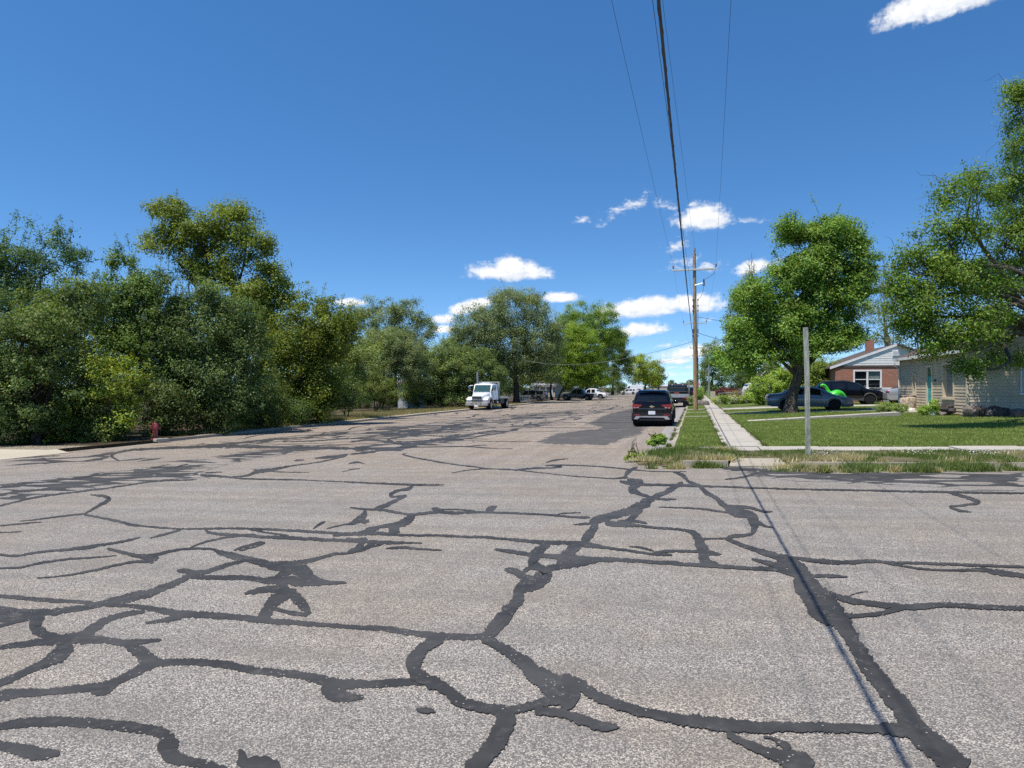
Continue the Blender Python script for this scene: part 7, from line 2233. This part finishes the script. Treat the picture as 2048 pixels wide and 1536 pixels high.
b = MB(); lofted(b, [(.30, .86, .82, .9, 1.66), (.9, .74, .70, .9, 1.56), (1.5, .62, .56, .92, 1.42), (1.66, .58, .50, .95, 1.32)])
b.build('hood', WHT, trk, 40)
for s in (1, -1):
    b = MB()
    R0 = .62
    pts = [(.62 + math.cos(a) * R0, .52 + math.sin(a) * R0 * .98) for a in np.linspace(.15, math.pi - .1, 12)]
    out = [(1.62, .72), (1.68, .98), (1.50, 1.14), (1.1, 1.25), (.55, 1.26), (.1, 1.12), (-.05, .75)]
    poly = out[::1] + [(p[0], p[1]) for p in pts[::-1]]
    b.prism(poly, 'y', s * .50 if s > 0 else s * 1.08, s * 1.08 if s > 0 else s * .50)
    b.build('fender', WHT, trk, 40)
    b = MB(); b.blob((1.60, s * .84, .90), (.09, .20, .085), .5); hl = b.build('headlight', M['clear_lens'], trk, 50)
    b = MB(); b.blob((1.56, s * 1.03, .90), (.10, .07, .085), .55); b.build('turn_signal', M['amber_lens'], hl, 50)
    b = MB(); b.tube([(.15, s * .98, 1.75), (.22, s * 1.32, 1.85), (.22, s * 1.34, 2.3), (.1, s * .98, 2.35)], .022, 6); b.bbox(.15, .24, s * 1.33 - .11, s * 1.33 + .11, 1.78, 2.28, .03); b.build('mirror', M['chrome'], trk, 50)
    b = MB(); b.add([(-.95, s * 1.0, 1.72), (-.22, s * 1.0, 1.72), (-.2, s * .965, 2.32), (-.9, s * .965, 2.36), ], [(0, 1, 2, 3)]); b.add([(-.2, s * 1.012, 1.74), (.14, s * .985, 1.74), (-.12, s * .968, 2.28)], [(0, 1, 2)])
    b.build('side_window', M['glass_teal'], cab)
b = MB()
b.add([(.35, -.82, 1.74), (.35, .82, 1.74), (-.06, .80, 2.38), (-.06, -.80, 2.38)], [(0, 1, 2, 3)])
b.build('windscreen', M['glass_teal'], cab)
b = MB(); b.bbox(1.62, 1.72, -.50, .50, 1.02, 1.30, .03)
gr = b.build('grille', M['chrome'], trk)
b = MB()
for k in range(5): b.box(1.715, 1.735, -.44, .44, 1.06 + k * .045, 1.078 + k * .045)
b.build('grille_slats', M['black_plastic'], gr)
b = MB(); b.bbox(1.60, 1.70, -.58, .58, .78, .98, .03); b.build('lower_grille', M['chrome'], trk)
b = MB(); b.bbox(1.58, 1.86, -1.10, 1.10, .42, .72, .04)
fb = b.build('bumper', M['grey_plastic'], trk)
b = MB()
for y_ in (-.45, -.02, .42): b.bbox(1.855, 1.868, y_ - .08, y_ + .08, .56, .63, .004)
b.build('bumper_slot', M['black_plastic'], fb)
b = MB(); b.bbox(1.86, 1.885, -.22, .14, .30, .48, .006); b.build('license_plate', M['plate'], fb)
b = MB(); b.bbox(-5.6, 1.5, -.42, .42, .55, .80, .02); b.bbox(.45, .80, -.9, .9, .45, .6, .02); b.build('chassis', M['black_plastic'], trk)
b = MB()
for s in (1, -1):
    for x0_ in (-1.75, -2.05): b.bbox(x0_ - .06, x0_ + .06, s * .98 - .06, s * .98 + .06, .95, 2.7, .01)
for z_ in (2.66, 2.35, 2.05, 1.75, 1.45): b.bbox(-1.82, -1.70, -1.0, 1.0, z_ - .05, z_ + .05, .01)
b.build('headboard', M['galv'], trk)
b = MB(); b.bbox(-1.1, -.4, -.5, .5, 2.505, 2.56, .02); b.bbox(-.95, -.75, -.42, .42, 2.565, 2.62, .02); b.build('beacon_bar', M['white_plastic'], cab)
b = MB(); b.bbox(-5.7, -1.9, -1.15, 1.15, 1.02, 1.16, .02); b.build('flatbed', M['galv'], trk)
for s in (1, -1):
    b = MB(); b.bbox(-3.3, -2.1, s * 1.10 - (.5 if s > 0 else 0), s * 1.10 + (0 if s > 0 else .5), .55, 1.0, .02); b.build('toolbox', M['bin'], trk)
    b = MB(); b.tube([(-1.65, s * .85, .7), (-1.2, s * .85, .7)], .20, 12); b.build('fuel_tank', M['chrome'], trk, 50)
    wheel_parts(trk, .62, s * .96, .50, .26, s, 8)
    wheel_parts(trk, -4.3, s * .98, .50, .26, s, 8); wheel_parts(trk, -4.3, s * .68, .50, .24, s, 8)

# --- dark flatbed truck ahead of the black suv, seen from behind
fx, fy = at(1354, 64.5)
ft = empty('flatbed_truck', (fx, fy, float(road_z(fx, fy)) + .006), R(90)); tag(ft, 'black flatbed truck with red lights on its rack, beyond the black parked vehicle', 'truck')
b = MB(); b.bbox(-1.6, 1.5, -1.08, 1.08, 1.02, 1.14, .02); b.bbox(-1.66, -1.6, -1.08, 1.08, .86, 1.15, .01); b.build('flatbed', M['galv'], ft)
b = MB(); b.prism([(-1.0, 0.98), (1.0, .98), (.95, .55), (-.95, .55)], 'x', -1.63, -1.45); b.bbox(-1.75, -1.6, -.4, .4, .42, .58, .02); b.build('rear_panel', M['black_plastic'], ft)
for s in (1, -1):
    b = MB(); b.bbox(-1.675, -1.64, min(s * .62, s * .88), max(s * .62, s * .88), .74, .90, .02); b.build('taillight', M['red_lens'], ft)
    b = MB(); b.bbox(-1.45, -1.42, min(s * .52, s * 1.05), max(s * .52, s * 1.05), .10, .80, .005); b.build('mudflap', M['black_plastic'], ft)
    wheel_parts(ft, -.6, s * .90, .40, .24, s, 8); wheel_parts(ft, -.6, s * .64, .40, .22, s, 8); wheel_parts(ft, 3.3, s * .86, .40, .26, s, 8)
b = MB()
for s in (1, -1): b.tube([(1.35, s * 1.0, 1.1), (1.5, s * .78, 2.0)], .06, 6)
b.tube([(1.5, -.80, 2.0), (1.5, .80, 2.0)], .07, 6); b.tube([(1.46, -.86, 1.7), (1.46, .86, 1.7)], .03, 6); b.tube([(1.4, -.95, 1.35), (1.4, .95, 1.35)], .04, 6)
rk_ = b.build('headache_rack', M['black_plastic'], ft, 50)
for y_ in (-.70, -.22, .0, .22, .70):
    b = MB(); b.bbox(1.40, 1.44, y_ - .05, y_ + .05, 1.94, 2.02, .01); b.build('rack_light', M['red_lens'], rk_)
for y_ in (-.48, .46):
    b = MB(); b.bbox(1.40, 1.44, y_ - .06, y_ + .06, 1.94, 2.02, .01); b.build('work_light', M['clear_lens'], rk_)
b = MB(); b.tube([(1.6, -1.02, 1.0), (1.6, -1.02, 2.25), (1.55, -1.02, 2.33)], .06, 8); b.build('exhaust_stack', M['chrome'], ft, 50)
b = MB(); lofted(b, [(1.7, .98, .82, .6, 1.88), (1.9, .98, .82, .6, 1.95), (3.3, .98, .80, .6, 1.93), (3.9, .98, .86, .6, 1.25), (5.1, .96, .84, .6, 1.15), (5.2, .9, .8, .65, 1.0)]); cb_ = b.build('cab', M['black_paint'], ft, 40)
b = MB(); b.add([(1.69, -.70, 1.35), (1.69, .70, 1.35), (1.70, .62, 1.78), (1.70, -.62, 1.78)], [(0, 1, 2, 3)]); b.build('rear_window', M['glass'], cb_)
b = MB(); b.bbox(-1.6, 5.0, -.4, .4, .45, .7, .02); b.build('chassis', M['black_plastic'], ft)
b = MB(); b.bbox(-.2, .2, -.2, .25, 1.145, 1.28, .03); b.build('gooseneck_hitch', plain('rust red steel', (.25, .07, .05), .6), ft)

# --- green inflatable dinosaur standing on the grass behind the sedan
dx_, dy_ = at(1680, 47.6)
dz_ = float(lawn_z(dx_, dy_))
b = MB()
s_ = 47.6 / F
dp = lambda px, py: ((px - 1680) * s_, 0.0, height(py, 47.6) - dz_)
path = [(1703, 811, .035), (1697, 803, .055), (1690, 795, .09), (1683, 788, .19), (1676, 788, .32), (1668, 793, .38), (1663, 796, .30), (1660, 788, .19), (1657, 780, .115), (1654, 774, .10), (1651, 771, .10), (1648, 770, .105), (1645, 771.2, .085), (1643, 772, .05)]
pts, rad = [], []
for i in range(len(path) - 1):
    for t in np.linspace(0, 1, 5)[:-1]:
        a, c = path[i], path[i + 1]
        pts.append(dp(a[0] + (c[0] - a[0]) * t, a[1] + (c[1] - a[1]) * t)); rad.append(a[2] + (c[2] - a[2]) * t)
pts.append(dp(*path[-1][:2])); rad.append(.03)
for _ in range(3):
    pts = [pts[0]] + [tuple((np.array(pts[i - 1]) + 2 * np.array(pts[i]) + np.array(pts[i + 1])) / 4) for i in range(1, len(pts) - 1)] + [pts[-1]]
b.tube(pts, rad, 16)
for (px, yy, lift_z) in ((1665, -.22, 0), (1665, .22, 0), (1680, -.22, 0), (1680, .22, 0)):
    p = dp(px, 798)
    b.tube([(p[0], yy * .5, p[2]), (p[0] + .02, yy, p[2] * .55), (p[0] + .02, yy, .0)], [.16, .12, .13], 12)
din = b.build('inflatable_dinosaur', M['dino'], None, 60)
din.location = (dx_, dy_, dz_)
tag(din, 'bright green inflatable long necked dinosaur behind the sedan hood', 'inflatable')
